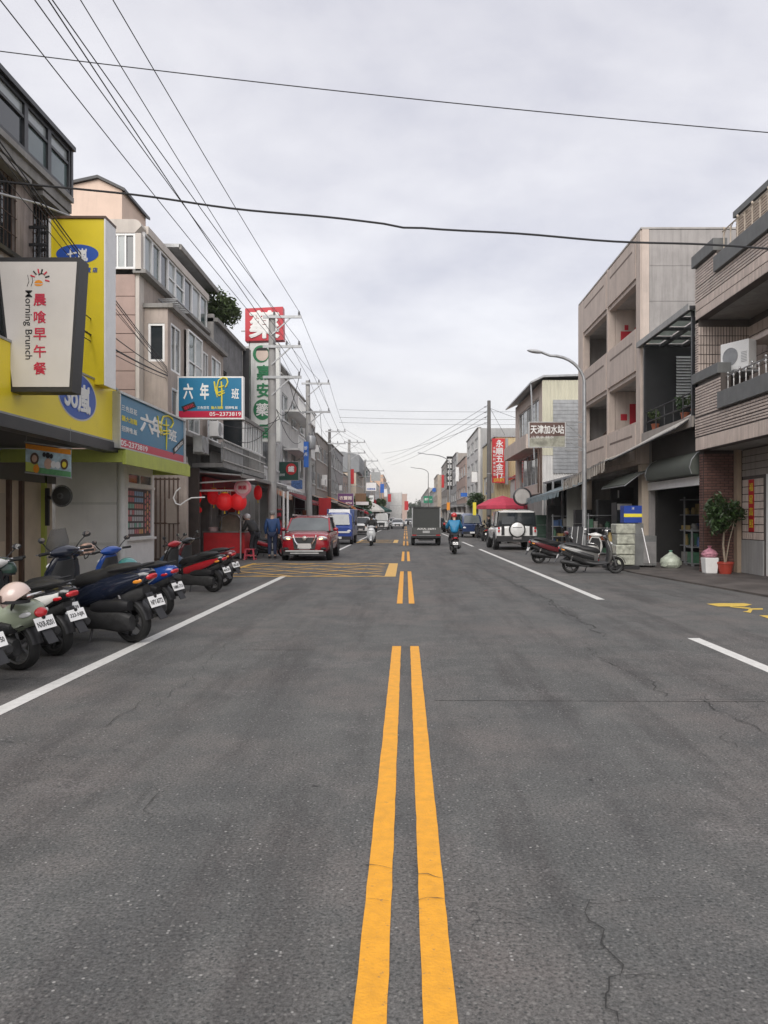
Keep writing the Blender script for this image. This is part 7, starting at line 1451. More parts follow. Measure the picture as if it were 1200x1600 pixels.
dt = truck('dark grey canvas-topped truck driving away in the middle of the road', (1.12,44.2,0), R(90), paintm('dark truck paint', (0.03,0.032,0.032), 0.4), None, cabh=1.85)
M_canv = mat('dark grey tarpaulin', (0.045,0.048,0.046), 0.75, 0.1, 3, bump=0.3, bscale=6)
b = MB(); b.box(-2.17,0.6,-0.77,0.77,0.95,2.08); b.build('tarpaulin', M_canv, dt, w=False, bevel=0.03)
for s in (-1,1): b = MB(); b.box(-2.21,-2.15,s*0.76-0.03,s*0.76+0.03,0.62,2.10); b.build('frame_post', M_galv, dt, w=False); b = MB(); b.box(-2.2,0.6,s*0.80-0.015,s*0.80+0.015,0.61,0.96); b.build('side_board', M_gry, dt, w=False)
b = MB(); b.box(-2.22,-2.16,-0.79,0.79,2.085,2.14); b.build('frame_beam', M_black, dt, w=False); b = MB(); b.box(-2.235,-2.18,-0.80,0.80,0.62,1.0); b.build('tailgate', mat('tailgate grey', (0.07,0.072,0.07), 0.5, 0.15, 3), dt, w=False)
text('AXA-3691', M_txtw, dt, (-2.24,0,0.93), (0,-1,0), UZ, w=1.0, h=0.10, bold=0.01, world=False); b = MB(); b.box(-2.25,-2.236,-0.19,0.19,0.70,0.83); b.build('rear_plate', mat('dusty plate', (0.38,0.38,0.38), 0.6, 0.1, 8), dt, w=False); b = MB(); b.box(-2.24,-2.15,-0.80,0.80,0.44,0.56); b.build('rear_bumper', M_black, dt, w=False)
# boxy white off-roader seen from behind
CW = paintm('white car paint', (0.74,0.74,0.73), 0.2); dv = thing('off_roader', 'boxy white off-roader with a covered spare wheel parked on the right', 'car', (5.22,38.3,0), R(90)); r = -2.25; w2 = 1.0
sub(L('body', [half(s) for s in [(2.3,[(0.7,0.35),(0.86,0.5),(0.88,0.85),(0.6,1.08)]),(2.1,[(0.86,0.35),(0.97,0.5),(0.98,0.98),(0.7,1.14)]),(0.9,[(0.86,0.35),(0.98,0.5),(1.0,1.0),(0.8,1.18)]),(-1.9,[(0.86,0.35),(0.98,0.5),(1.0,1.0),(0.92,1.18)]),(-2.2,[(0.86,0.38),(0.96,0.5),(0.98,1.0),(0.90,1.18)]),(r,[(0.80,0.42),(0.93,0.55),(0.95,1.0),(0.86,1.16)])]], CW, dv, 45), 1)
L('glasshouse', [half(s) for s in [(1.0,[(0.86,1.12),(0.84,1.15),(0.6,1.17)]),(0.55,[(0.93,1.12),(0.84,1.82),(0.6,1.86)]),(-1.9,[(0.93,1.12),(0.85,1.84),(0.6,1.88)]),(-2.2,[(0.91,1.12),(0.82,1.80),(0.6,1.84)])]], M_tint, dv, 30)
L('roof', [half(s) for s in [(0.6,[(0.80,1.80),(0.86,1.82),(0.6,1.87)]),(-1.9,[(0.80,1.81),(0.87,1.84),(0.6,1.90)]),(-2.24,[(0.78,1.78),(0.84,1.80),(0.6,1.86)])]], CW, dv, 35)
for s in (-1,1):
    b = MB(); b.slab([(-2.0,s*0.945,1.15),(-1.35,s*0.945,1.15),(-1.40,s*0.885,1.80),(-2.0,s*0.875,1.80)], (0,s*0.012,0)); b.build('rear_pillar', M_black if s < 0 else CW, dv, w=False)
    b = MB(); b.box(r-0.04,r+0.03,s*0.66-0.07,s*0.66+0.07,0.72,1.16); b.build('rear_black_panel', M_black, dv, w=False)
    for z_ in (0.86,1.0): b = MB(); b.box(r-0.035,r+0.02,s*0.85-0.04,s*0.85+0.04,z_,z_+0.09); b.build('tail_light', M_redlens, dv, w=False)
    for x in (1.45,-1.45): b = MB(); b.lathe([(0.001,-0.003),(0.46,-0.003),(0.46,0.03),(0.001,0.03)], (x,s*0.965,0.42), 'Y', 24); b.build('wheel_arch', M_black, dv, w=False); car_wheel(dv, x, s*0.90, 0.39, 0.25)
    b = MB(); b.ell((0.75,s*1.08,1.22),(0.07,0.11,0.10),10,6); b.build('side_mirror', M_black, dv, w=False)
b = MB(); b.lathe([(0.001,-0.16),(0.25,-0.16),(0.325,-0.12),(0.33,0.0)], (r-0.02,0,0.98), 'X', 26); sw = b.build('spare_wheel_cover', CW, dv, w=False); b = MB(); b.lathe([(0.33,-0.13),(0.385,-0.10),(0.385,0.0),(0.33,0.0)], (r-0.02,0,0.98), 'X', 26); b.build('spare_tyre', M_rubber, sw, w=False); b = MB(); b.box(r-0.186,r-0.181,-0.21,0.21,1.06,1.085); b.build('badge', M_black, sw, w=False)
b = MB(); b.slab([(r+0.04,-0.72,1.22),(r+0.04,0.72,1.22),(r+0.10,0.66,1.78),(r+0.10,-0.66,1.78)], (-0.03,0,0.0)); b.build('rear_window', M_tint, dv, w=False); b = MB(); b.box(r-0.10,r+0.1,-0.95,0.95,0.42,0.68); b.build('rear_bumper', M_black, dv, w=False); b = MB(); b.box(r-0.115,r-0.101,-0.2,0.2,0.52,0.64); b.build('number_plate', mat('blurred dark plate', (0.22,0.21,0.21), 0.5, 0.05, 4), dv, w=False)
# traffic further down
car('white estate car parked left behind the oncoming scooter', (-4.1,72,0), R(-90), CW, 'suv', 4.5, 1.8, 1.65); car('silver car parked left past the white estate', (-4.0,82,0), R(-90), paintm('silver car paint', (0.42,0.43,0.44), 0.25), 'suv', 4.4, 1.75, 1.55)
car('white van coming on far down the left lane', (-3.2,104,0), R(-90), CW, 'van', 4.8, 1.85, 2.2); car('white saloon coming on beside the centre line far away', (-1.2,112,0), R(-90), paintm('pearl car paint', (0.6,0.61,0.62), 0.2), 'sedan', 4.5, 1.8, 1.45); car('distant pale saloon right behind the white one', (0.6,150,0), R(-90), CW, 'sedan', 4.5, 1.8, 1.45)
car('distant silver car left of the white saloon', (-2.4,132,0), R(-90), _mats['silver car paint'], 'suv', 4.4, 1.75, 1.6); car('distant black car behind the dark truck on the right', (3.4,84,0), R(90), C_blk, 'suv', 4.4, 1.8, 1.65)
b2 = truck('dark blue small truck parked on the right beyond the blue-jacketed rider', (5.0,62,0), R(-85), paintm('dark blue truck', (0.015,0.035,0.11), 0.35), None); b = MB(); b.box(-2.2,0.62,-0.81,0.81,0.61,1.2); b.build('drop_side', _mats['dark blue truck'], b2, w=False)
car('white van parked far right behind the dark blue truck', (5.2,78,0), R(90), CW, 'van', 4.8, 1.8, 2.1)
# ------------------------------------------------------------------ clutter on the left fronts
for i, (x, y, z, m) in enumerate(((-6.95,40.0,4.6,M_whitep),(-6.95,42.6,6.9,M_whitep),(-6.95,57.5,4.4,M_galv),(-6.9,60.0,6.6,M_whitep),(-6.85,64.0,4.2,M_whitep),(-6.85,76.0,4.3,M_galv),(-6.85,81.0,4.4,M_whitep))):
    airco(None, ['white air conditioner low on the caged whitish house','white air conditioner high on the caged whitish house','grey air conditioner low on the narrow dark house','white air conditioner high on the narrow dark house','white air conditioner on the grey-brown row end','grey air conditioner on the house behind the blue truck','white air conditioner farther along the house behind the blue truck'][i], (x,y,z), R(90), m)
for i, (px0,px1,py0,py1,Y,m,s) in enumerate(((462,468,640,668,52,M_whitep,'牙醫'),(489,494,700,726,62,M_dkgreen,'茶行'),(503,511,742,760,66,M_whitep,'文具'),(547,553,733,756,84,M_red,'當舖'),(594,600,756,770,120,M_bluev,'眼鏡'),(600,605,764,776,140,M_whitep,'藥局'),(606,611,772,784,160,M_red,'便當'))):
    n = len(s); sign_px('shop_sign', ['slim white upright sign high on the white house','slim dark green upright sign past the second utility pole','white box sign on the grey-brown row','slim red upright sign beside the fourth utility pole','small blue upright sign among the distant left poles','small white upright sign in the distant left row','small red upright sign near the distant left row end'][i], px0,px1,py0,py1,Y,m, tomx=-7.2)
for i, (px0,px1,py0,py1,Y,m,s) in enumerate(((712,717,730,752,84,M_whitep,'五金'),(690,694,742,762,120,M_red,'麵店'),(720,730,770,776,80,M_bluev,'機車行'),(806,822,742,750,56,mat('dark shop band', (0.06,0.05,0.06), 0.5, 0.2, 5),'咖啡'))):
    n = len(s); sign_px('shop_sign', ['slim white upright sign in the right row left of the dark pole','slim red upright sign in the distant right row','blue band sign low in the right row left of the dark pole','dark band sign above the pink parasol'][i], px0,px1,py0,py1,Y,m, tomx=7.0)
# drop cables looping from the poles to the fronts
for i, (a, c, s) in enumerate(((P(470,575,31.8),P(432,640,31.9),0.9),(P(448,580,31.8),P(480,640,45.6),0.8),(P(432,640,31.9),P(470,690,46),0.6),(P(436,655,31.9),P(300,640,26.5),0.5),(P(434,650,31.9),P(372,690,30),0.4),(P(500,640,45.8),P(505,690,60),0.5),(P(488,665,45.8),P(514,715,69),0.7),(P(486,690,45.8),P(452,720,42),0.4),(P(516,690,69.8),P(548,735,79),0.7),(P(516,700,69.8),P(530,760,76),0.5))):
    sag_wire('drop_cable', ['slack loop hanging from the first pole lower crossarm','drop cable from the first pole to the second pole','low drop cable between the first and second poles','drop cable from the first pole back to the tan bay','drop cable from the first pole to the glazed balcony','slack cable beyond the second pole transformer','low cable from the second to the third pole','short drop cable from the second pole to the dark green sign','slack cable from the third to the fourth pole','low cable from the third pole to the purple sign'][i], a, c, s, 0.014)
# dark goods and boards under the right awnings
for i, (x0,x1,y,z0,z1,m) in enumerate(((8.0,9.0,32.0,0.05,2.3,M_dkp),(7.4,8.2,33.6,0.05,1.9,M_blackmetal),(7.3,8.1,39.6,0.05,2.2,M_dkp),(7.1,7.9,41.8,0.05,1.7,mat('dull green crate', (0.05,0.10,0.07), 0.6, 0.2, 5)))):
    t = thing('goods_board', ['tall dark board leaning inside the striped awning','black cupboard below the end of the striped awning','tall dark cupboard under the blue-grey awning','dull green crates piled under the far end of the blue-grey awning'][i], 'board', ((x0+x1)/2,y,z0)); n = 3
    for k in range(n): bxp(t, 'panel', m, x0+0.01*k, x1-0.02*k, y, y+0.4, z0+(z1-z0)*k/n, z0+(z1-z0)*(k+0.97)/n)
t = thing('shop_fridge', 'glass-fronted fridge with a white top panel under the striped awning', 'fridge', (8.2,29.0,0.04)); bxp(t, 'case', M_blackmetal, 7.9, 8.5, 28.8, 29.5, 0.05, 2.1); bxp(t, 'glass_door', M_glass, 7.93, 8.47, 28.77, 28.795, 0.2, 1.75); bxp(t, 'light_box', M_whitep, 7.93, 8.47, 28.775, 28.797, 1.82, 2.05)
t = thing('price_board', 'dark board with a white figure deep in the right shop', 'board', (8.6,26.45,2.4)); bxp(t, 'board', M_dark, 8.0, 8.9, 30.0, 30.05, 2.2, 2.7); text('1', M_txtw, t, (8.3,29.98,2.45), UX, UZ, h=0.3, bold=0.02)
# ------------------------------------------------------------------ people
def skin_mesh(name, pts, edges, rad, root, m, parent, lvl=2):
    me = bpy.data.meshes.new(name); me.from_pydata([Vector(p) for p in pts], edges, []); o = bpy.data.objects.new(name, me); COL.objects.link(o)
    o.modifiers.new('skin', 'SKIN')
    for i, v in enumerate(me.skin_vertices[0].data): v.radius = (rad[i], rad[i]) if not isinstance(rad[i], tuple) else rad[i]; v.use_root = (i == root)
    s = o.modifiers.new('sub', 'SUBSURF'); s.levels = lvl; s.render_levels = lvl
    dg = bpy.context.evaluated_depsgraph_get(); dg.update(); me2 = bpy.data.meshes.new_from_object(o.evaluated_get(dg)); bpy.data.objects.remove(o)
    me2.materials.clear(); me2.materials.append(m); me2.polygons.foreach_set('use_smooth', [True]*len(me2.polygons))
    q = bpy.data.objects.new(name, me2); COL.objects.link(q); q.parent = parent; return q
POSE = {
 'stand': dict(pel=(0,0,.93), waist=(0,0,1.08), chest=(.01,0,1.28), neck=(0,0,1.46), head=(.03,0,1.62), sh=(0,.19,1.40), el=(-.02,.25,1.12), wr=(.08,.24,.88), hip=(0,.09,.90), kn=(.03,.10,.50), an=(-.02,.10,.09), toe=(.14,.11,.04)),
 'bend': dict(pel=(-.12,0,.92), waist=(-.05,0,1.06), chest=(.08,0,1.22), neck=(.20,0,1.37), head=(.30,0,1.48), sh=(.14,.19,1.33), el=(.22,.24,1.06), wr=(.42,.18,1.02), hip=(-.10,.09,.90), kn=(.0,.10,.50), an=(-.03,.10,.09), toe=(.14,.11,.04)),
 'ride': dict(pel=(-.18,0,.88), waist=(-.17,0,1.02), chest=(-.12,0,1.22), neck=(-.07,0,1.42), head=(-.02,0,1.58), sh=(-.10,.20,1.36), el=(.05,.30,1.12), wr=(.31,.30,1.06), hip=(-.14,.10,.86), kn=(.24,.16,.70), an=(.18,.14,.40), toe=(.36,.14,.36)),
}
def person(label, loc, rotz, pose, jacket, trousers, shoes=None, hair=None, hat=None, group=None, bulk=1.0, name='person'):
    t = thing(name, label, 'person', loc, rotz, group); q = POSE[pose]; v = {k: Vector(p) for k, p in q.items()}
    def mir(p): return Vector((p.x,-p.y,p.z))
    pts = [v['pel'],v['waist'],v['chest'],v['neck'],v['head'].lerp(v['neck'],0.35),v['head'],v['head']+Vector((0.01,0,0.09))]; ed = [(0,1),(1,2),(2,3),(3,4),(4,5),(5,6)]; ra = [0.12,0.115,0.13,0.055,0.075,0.098,0.07]
    for f_ in (lambda p: p, mir):
        i = len(pts); pts += [f_(v['sh']),f_(v['el']),f_(v['wr']),f_(v['wr'])+(f_(v['wr'])-f_(v['el'])).normalized()*0.08]; ed += [(2,i),(i,i+1),(i+1,i+2),(i+2,i+3)]; ra += [0.055,0.042,0.028,0.032]
        i = len(pts); pts += [f_(v['hip']),f_(v['kn']),f_(v['an']),f_(v['toe'])]; ed += [(0,i),(i,i+1),(i+1,i+2),(i+2,i+3)]; ra += [0.08,0.055,0.038,0.035]
    body = skin_mesh('body', pts, ed, ra, 0, M_skin, t)
    # five fingers on each hand, part of the same body mesh
    fb = MB()
    for f_ in (lambda p: p, mir):
        w_, e_ = f_(v['wr']), f_(v['el']); d = (w_-e_).normalized(); sd = d.cross(Vector((0,0,1))).normalized(); up = sd.cross(d)
        for k, ln in enumerate((0.062,0.075,0.078,0.070,0.055)):
            if k == 0: a = w_+d*0.04+sd*0.03; fb.tube([a, a+sd*0.025+d*0.03, a+sd*0.02+d*0.055-up*0.015], [0.010,0.009,0.006], 6)
            else: a = w_+d*0.085+sd*(0.026-0.0175*(k-1)); fb.tube([a, a+d*ln*0.5-up*0.01, a+d*ln*0.8-up*0.035], [0.009,0.008,0.006], 6)
    hd = v['head']; fw = Vector((1,0,0)) 
    fb.ell(hd+Vector((0.105,0,-0.01)), (0.022,0.014,0.022), 8, 6)
    for s in (-1,1): fb.ell(hd+Vector((0,s*0.082,-0.005)), (0.018,0.010,0.03), 8, 6)
    bm = bmesh.new(); bm.from_mesh(body.data); m2 = fb.data('x', M_skin); bm.from_mesh(m2); bm.to_mesh(body.data); bm.free(); body.data.polygons.foreach_set('use_smooth', [True]*len(body.data.polygons))
    for s in (-1,1): b = MB(); b.ell(hd+Vector((0.083,s*0.034,0.02)),(0.012,0.014,0.008),8,5); b.build('eye', M_ink, body, w=False)
    b = MB(); b.ell(hd+Vector((0.085,0,-0.055)),(0.012,0.028,0.007),8,5); b.build('mouth', M_txtr, body, w=False)
    B = bulk; pts = [v['pel']+Vector((0,0,-0.03)),v['waist'],v['chest'],v['neck']+Vector((0,0,-0.03))]; ed = [(0,1),(1,2),(2,3)]; ra = [0.165*B,0.155*B,0.165*B,0.085]
    for f_ in (lambda p: p, mir): i = len(pts); pts += [f_(v['sh']),f_(v['el']),f_(v['wr'])]; ed += [(2,i),(i,i+1),(i+1,i+2)]; ra += [0.085*B,0.068*B,0.045*B]
    skin_mesh('jacket', pts, ed, ra, 0, jacket, t)
    pts = [v['pel']+Vector((0,0,0.03))]; ed = []; ra = [0.145]
    for f_ in (lambda p: p, mir): i = len(pts); pts += [f_(v['hip']),f_(v['kn']),f_(v['an'])+Vector((0,0,0.02))]; ed += [(0,i),(i,i+1),(i+1,i+2)]; ra += [0.105,0.076,0.060]
    skin_mesh('trousers', pts, ed, ra, 0, trousers, t)
    for f_ in (lambda p: p, mir):
        a, c = f_(v['an']), f_(v['toe']); d = (c-a); d.z = 0; b = MB(); mid = a.lerp(c,0.45); b.ell((mid.x,mid.y,c.z+0.01),(0.145,0.052,0.05),12,6,(0,0,math.atan2(d.y,d.x)),z0=-0.8); b.build('shoe', shoes or M_black, t, w=False)
    if hat: 
        h_ = MB(); h_.ell(hd+Vector((-0.005,0,0.045)),(0.138,0.125,0.125),16,10,z0=-0.45); hh = h_.build('helmet', hat, t, w=False); h_ = MB(); h_.loft([[(hd.x+r_*math.cos(a), hd.y+r_*0.9*math.sin(a), zz) for a in [R(k) for k in range(-60,61,15)] for r_ in (0.142,)] + [(hd.x+0.148*math.cos(a), hd.y+0.148*0.9*math.sin(a), zz) for a in [R(k) for k in range(60,-61,-15)]] for zz in (hd.z+0.05,hd.z-0.06)]); h_.build('visor', M_black, hh, w=False)
    else:
        h_ = MB(); h_.ell(hd+Vector((-0.022,0,0.035)),(0.112,0.104,0.105),14,8,z0=-0.55); h_.build('hair', hair or M_ink, t, w=False)
    return t
J_blk = mat('black padded jacket', (0.022,0.022,0.023), 0.7, 0.2, 10, bump=0.4, bscale=22); J_blue = mat('bright blue raincoat', (0.012,0.19,0.38), 0.5, 0.1, 8, bump=0.4, bscale=14); J_navy = mat('blue work jacket', (0.02,0.06,0.17), 0.7, 0.12, 9, bump=0.3, bscale=20); T_dk = mat('dark trousers', (0.025,0.026,0.032), 0.8, 0.15, 9, bump=0.2)
q = G(389,876); person('person in a black jacket and white helmet leaning over the food cart', (q.x,28.0,0.035), R(150), 'bend', J_blk, T_dk, hat=paintm('helmet white', (0.66,0.66,0.66), 0.3), bulk=1.12)
q = G(411,878); person('person in a blue jacket standing right of the food cart', (q.x,28.3,0.035), R(95), 'stand', J_navy, mat('navy trousers', (0.02,0.03,0.07), 0.8, 0.1, 9), hair=mat('grey hair', (0.2,0.2,0.2), 0.7, 0.2, 30))
def rider(label_s, label_p, loc, head, body, jk, hat, style='std', plate='', tail=None):
    s = scooter(label_s, loc, head, body, None, plate, style, stand=False, lean=0, group='scooters being ridden', tail=tail); person(label_p, loc, head, 'ride', jk, T_dk, hat=hat, group=None, bulk=1.1); return s
q = G(711,866); rider('dark scooter ridden away from us on the right lane', 'rider in a bright blue raincoat and red helmet on the right lane', (q.x,q.y+0.6,0), R(90), C_blk, J_blue, paintm('helmet red', (0.50,0.03,0.03), 0.3), 'std', 'MNC-807', tail=M_redlens)
q = G(579.5,853); rider('pale grey scooter ridden towards us left of the centre line', 'rider in black coming towards us left of the centre line', (q.x,q.y+0.7,0), R(-90), paintm('pale grey paint', (0.45,0.46,0.47), 0.3), J_blk, C_blk)
for i, (x, y, a, jk, tr) in enumerate(((5.9,54.5,180,J_blk,T_dk),(6.6,55.5,90,mat('white shirt', (0.6,0.6,0.58), 0.8, 0.08, 9),T_dk),(-4.9,85,90,mat('brown coat', (0.14,0.09,0.06), 0.8, 0.1, 9),T_dk),(-4.4,92,-90,J_navy,T_dk))):
    person(['person in black under the pink parasol','person in a white shirt under the pink parasol','person in a brown coat walking far down the left side','person in dark blue walking far down the left side'][i], (x,y,0), R(a), 'stand', jk, tr)

# ------------------------------------------------------------------ things on the right pavement
pt = thing('potted_tree', 'leafy ficus in a red pot leaning on the brick pier', 'plant', (P(1133,0,20.3).x,20.3,0.04)); X = P(1133,0,20.3).x
b = MB(); b.lathe([(0.001,0.04),(0.15,0.04),(0.21,0.30),(0.225,0.30),(0.225,0.35),(0.19,0.35),(0.17,0.32),(0.001,0.32)], (X,20.3,0.0), 'Z', 20); b.build('pot', mat('red plastic pot', (0.38,0.05,0.03), 0.5, 0.12, 6), pt); b = MB()
b.tube([(X,20.3,0.3),(X-0.06,20.28,0.8),(X-0.02,20.3,1.3),(X-0.05,20.3,1.7)], [0.032,0.028,0.022,0.012], 8); b.build('trunk', mat('pale bark', (0.30,0.25,0.19), 0.8, 0.2, 10), pt)
b = MB(); b.tube([(X+0.02,20.32,0.3),(X+0.12,20.35,0.85),(X+0.24,20.3,1.4)], [0.018,0.015,0.01], 6); b.build('stake', mat('pale bark', (0.3,0.25,0.19)), pt)
for k in range(5): b = MB(); a = k*1.25; b.tube([(X-0.03,20.3,1.1+0.08*k),(X-0.03+0.28*math.cos(a),20.3+0.25*math.sin(a),1.45+0.08*k)], [0.012,0.005], 5); b.build('branch', mat('pale bark', (0.3,0.25,0.19)), pt)
rn = random.Random(31); b = MB(); leaves((X-0.12,20.2,1.62), (0.52,0.48,0.64), 680, 0.08, b, rn); leaves((X+0.22,20.25,1.70), (0.32,0.36,0.36), 240, 0.08, b, rn); leaves((X-0.22,20.2,1.28), (0.28,0.36,0.32), 240, 0.08, b, rn); b.build('foliage', M_leafd, pt)
def bag(label, c, rx, rz, m, seed, knot=None):
    t = thing('rubbish_bag', label, 'bag', c); rnd = random.Random(seed); b = MB(); rg = []; n = 18
    for i in range(11):
        u = i/10; r_ = rx*(0.74,0.92,0.99,1.0,1.0,0.96,0.88,0.74,0.52,0.27,0.13)[i]; rg.append([(r_*(1+rnd.uniform(-0.09,0.09))*math.cos(2*math.pi*k/n+u), r_*(1+rnd.uniform(-0.07,0.07))*math.sin(2*math.pi*k/n+u), rz*u) for k in range(n)])
    b.loft(rg); b.build('sack', m, t, w=False, sharp=25); b = MB(); b.lathe([(0.035,0),(0.025,0.02),(0.05,0.05),(0.06,0.07),(0.02,0.05)], (0,0,rz-0.02), 'Z', 9); b.build('knot', knot or m, t, w=False); return t
q = G(1048,889); bag('pale green full rubbish bag on the right pavement', (q.x,q.y,0.04), 0.30, 0.46, mat('pale translucent plastic', (0.50,0.55,0.45), 0.35, 0.2, 9, bump=0.5, bscale=18), 3, mat('green plastic', (0.28,0.55,0.42), 0.4, 0.1, 9))
q = Vector((8.09,20.45,0)); bk = thing('bucket', 'white square bucket topped by a pink bag beside the brick pier', 'bucket', (q.x,q.y,0.04)); b = MB(); b.loft([[(s*k*0.5,u*k*0.5,z_) for s, u in ((-1,-1),(1,-1),(1,1),(-1,1))] for z_, k in ((0,0.30),(0.42,0.36))], smooth=False); b.build('bucket_body', M_whitep, bk, w=False, bevel=0.02)
bag('pink bag stuffed on top of the white bucket', (q.x,q.y,0.46), 0.20, 0.26, mat('pink plastic', (0.50,0.22,0.28), 0.4, 0.35, 14, bump=0.5, bscale=20), 5)
# stainless cabinet with the blue cooler box, plastic-wrapped stack, rack, cleaning pole
q = P(1005,0,23.0); cb = thing('steel_cabinet', 'stainless steel work cabinet in front of the open shop', 'cabinet', (q.x,23,0.04)); x0, x1 = P(988,0,23).x, P(1024,0,23).x
bxp(cb, 'case', mat('brushed dull steel', (0.30,0.31,0.31), 0.35, 0.15, 3, metal=0.7), x0, x1, 22.9, 23.6, 0.10, 0.98); bxp(cb, 'door', M_steel, x0+0.30, x1-0.02, 22.87, 22.895, 0.16, 0.80); bxp(cb, 'upper_case', _mats['brushed dull steel'], x0, x0+0.32, 22.95, 23.6, 0.983, 1.35)
for sx in (x0+0.05, x1-0.05): bxp(cb, 'foot', M_black, sx-0.03, sx+0.03, 22.95, 23.05, 0.04, 0.098)
cx = thing('cool_box', 'blue and yellow box on top of the steel cabinet', 'box', (x0+0.02,23,1.36)); xa, xb = P(975,0,22.9).x, P(1003,0,22.9).x
bxp(cx, 'body', mat('cobalt box', (0.012,0.05,0.30), 0.4, 0.08, 4), xa, xb, 22.9, 23.3, 1.37, 1.88); bxp(cx, 'band', M_txty, xa-0.004, xb+0.004, 22.893, 22.899, 1.54, 1.64); text('冰', M_txtw, cx, ((xa+xb)/2,22.89,1.80), UX, UZ, h=0.08)
q0, q1 = P(961,0,22.2).x, P(990,0,22.2).x; pk = thing('wrapped_stack', 'cloudy plastic-wrapped stack left of the steel cabinet', 'stack', ((q0+q1)/2,22.2,0.04))
M_wrap = mat('cloudy wrap', (0.42,0.43,0.36), 0.3, 0.4, 7, bump=0.6, bscale=10, grime=0.4, dirt=(0.20,0.20,0.16))
for i in range(4): bxp(pk, 'crate', M_wrap, q0+random.uniform(-.02,.02), q1+random.uniform(-.02,.02), 22.0+random.uniform(-.02,.02), 22.6, 0.16+0.30*i, 0.16+0.30*i+0.285, bevel=0.03)
bxp(pk, 'pallet', M_black, q0-0.25, q1+0.1, 21.95, 22.65, 0.045, 0.14)
b = MB(); b.tube([P(1003,825,22.3),P(1015,880,21.8)], 0.014, 6); tag(b.build('cleaning_pole', M_whitep), 'thin white pole leaning against the steel cabinet', 'pole')
def shelf_clutter(label, x0, x1, y0, y1, rows, seed, zz0=0.1):
    rnd = random.Random(seed); t = thing('shelf', label, 'shelf', ((x0+x1)/2,(y0+y1)/2,0.04))
    for i in range(rows+1): bxp(t, 'board', M_galv, x0, x1, y0, y1, zz0+0.5*i, zz0+0.5*i+0.03)
    for x in (x0, x1-0.04):
        for y in (y0, y1-0.04): bxp(t, 'upright', M_galv, x, x+0.04, y, y+0.04, 0.04, zz0-0.002)
    for x in (x0-0.042, x1+0.002): bxp(t, 'upright', M_galv, x, x+0.04, y0, y0+0.04, 0.04, zz0+0.5*rows+0.1)
    cm = [mat('goods %d' % k, c, 0.5, 0.2, 9) for k, c in enumerate(((0.30,0.08,0.03),(0.05,0.10,0.22),(0.28,0.27,0.25),(0.10,0.09,0.08),(0.35,0.26,0.10),(0.06,0.15,0.09)))]
    for i in range(rows):
        x = x0+0.03
        while x < x1-0.12:
            w_, h_ = rnd.uniform(0.10,0.26), rnd.uniform(0.12,0.40); m = rnd.choice(cm); b = MB()
            if rnd.random() < 0.5: b.lathe([(0.001,0),(w_*0.45,0),(w_*0.47,h_*0.6),(w_*0.3,h_*0.8),(w_*0.3,h_),(0.001,h_)], (min(x+w_/2,x1-0.1),(y0+y1)/2,zz0+0.5*i+0.032), 'Z', 12)
            else: b.box(x,min(x+w_,x1-0.02),y0+0.05,y1-0.05,zz0+0.5*i+0.032,zz0+0.5*i+0.032+h_)
            b.build('goods', m, t); x += w_+rnd.uniform(0.02,0.08)
    return t
shelf_clutter('crowded shelf deep inside the open right shop', 9.1, 11.4, 25.0, 25.5, 4, 3); shelf_clutter('low crowded table at the mouth of the open right shop', 8.75, 9.7, 23.4, 24.0, 2, 5); shelf_clutter('goods rack under the striped awning beside the street lamp', 7.3, 8.3, 30.6, 31.1, 3, 7); shelf_clutter('goods rack under the blue-grey awning', 7.2, 8.0, 37.5, 38.0, 3, 8); shelf_clutter('stacked goods behind the white scooter', 7.0, 8.0, 26.6, 27.0, 2, 9)
shelf_clutter('goods rack inside the red lantern shop', -8.2, -7.0, 31.5, 32.0, 4, 12); shelf_clutter('rack of goods under the white rounded awning', -7.1, -6.2, 40.0, 40.5, 4, 13); shelf_clutter('rack of goods below the second utility pole', -7.0, -6.1, 48.5, 49.0, 4, 14)
mn = [thing('menu_stand', lb, 'menu stand', (x,y,0.04)) for lb, x, y in (('black folding boards standing behind the right scooters',5.95,26.5),)][0]
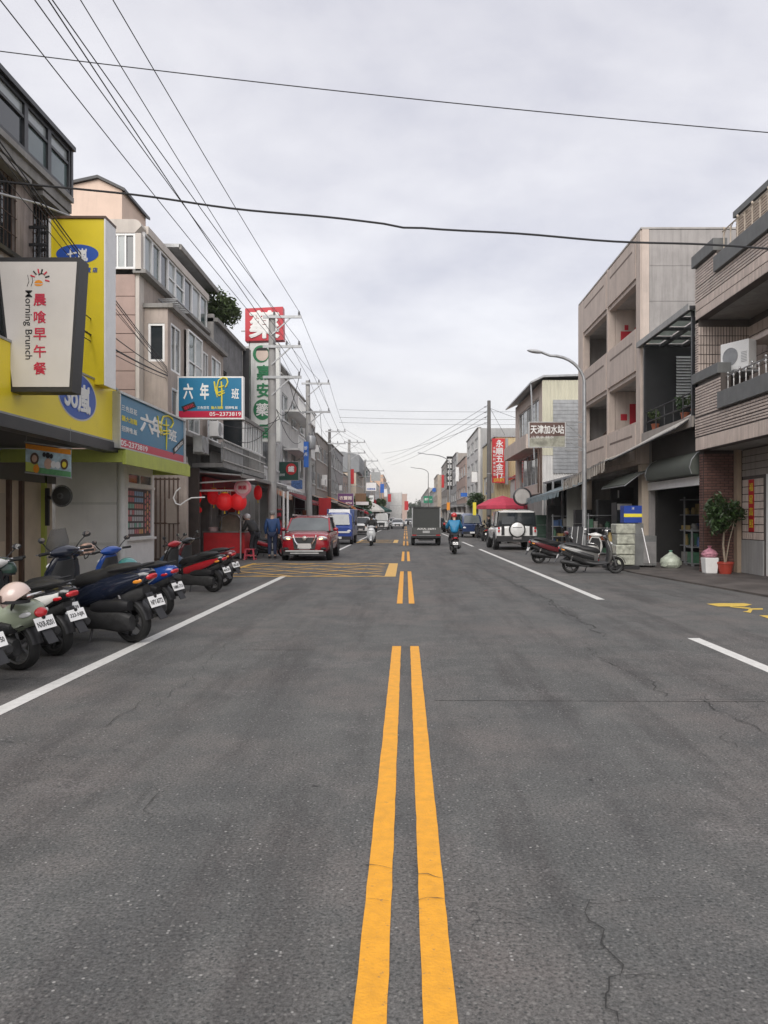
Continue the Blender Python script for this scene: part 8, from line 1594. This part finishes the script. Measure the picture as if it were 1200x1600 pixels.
for k in range(3): b = MB(); b.obox((5.6+0.22*k,26.5+0.1*k,0.65),(0.18,0.04,1.15),(R(-10),R(8),0)); b.build('board', M_blackmetal, mn); b = MB(); b.obox((5.69+0.22*k,26.48+0.1*k,0.65),(0.02,0.05,1.15),(R(-10),R(8),0)); b.build('board_edge', M_alu, mn)
bn = MB(); bn.lathe([(0.001,0),(0.17,0),(0.20,0.5),(0.17,0.62),(0.08,0.85),(0.001,0.9)], (P(928,0,26).x,26,0.04), 'Z', 14); tag(bn.build('red_sack', M_redcloth), 'red cloth-covered bundle right of the street lamp', 'sack')
# small litter on the paving
for i, (px, py, w_, h_, m, lb) in enumerate(((1000,886,16,4,M_whitep,'flat white lid lying by the steel cabinet'),(1017,884,9,5,M_wrap,'crumpled grey rag beside the flat white lid'),(978,880,18,18,M_wrap,'dull plastic bag slumped in front of the wrapped stack'),(1168,891,8,3,M_whitep,'scrap of white paper by the white door'))):
    q = G(px,py); b = MB(); b.ell((q.x,q.y,0.04+0.5*h_/FP*q.y),(w_/2/FP*q.y,0.15,0.55*h_/FP*q.y),12,7,z0=-0.9); tag(b.build(['lid','rag','plastic_bag','paper_scrap'][i], m), lb, ['lid','rag','bag','paper'][i])

# ------------------------------------------------------------------ pale haze down the street
b = MB(); b.box(-60, 60, -14, 760, -1.2, 26); hz_ = b.build('haze', None); hz_['kind'] = 'stuff'; hz_['label'] = 'thin pale haze filling the street'; hz_['category'] = 'haze'
hm = bpy.data.materials.new('haze'); hm.use_nodes = True; ht_ = hm.node_tree; ht_.nodes.remove(ht_.nodes['Principled BSDF']); pv_ = ht_.nodes.new('ShaderNodeVolumePrincipled')
pv_.inputs['Color'].default_value = (0.93,0.94,0.96,1); pv_.inputs['Density'].default_value = 0.0003; pv_.inputs['Anisotropy'].default_value = 0.2
ht_.links.new(pv_.outputs[0], ht_.nodes['Material Output'].inputs['Volume']); hz_.data.materials.clear(); hz_.data.materials.append(hm)
bpy.data.objects.remove(_fo)
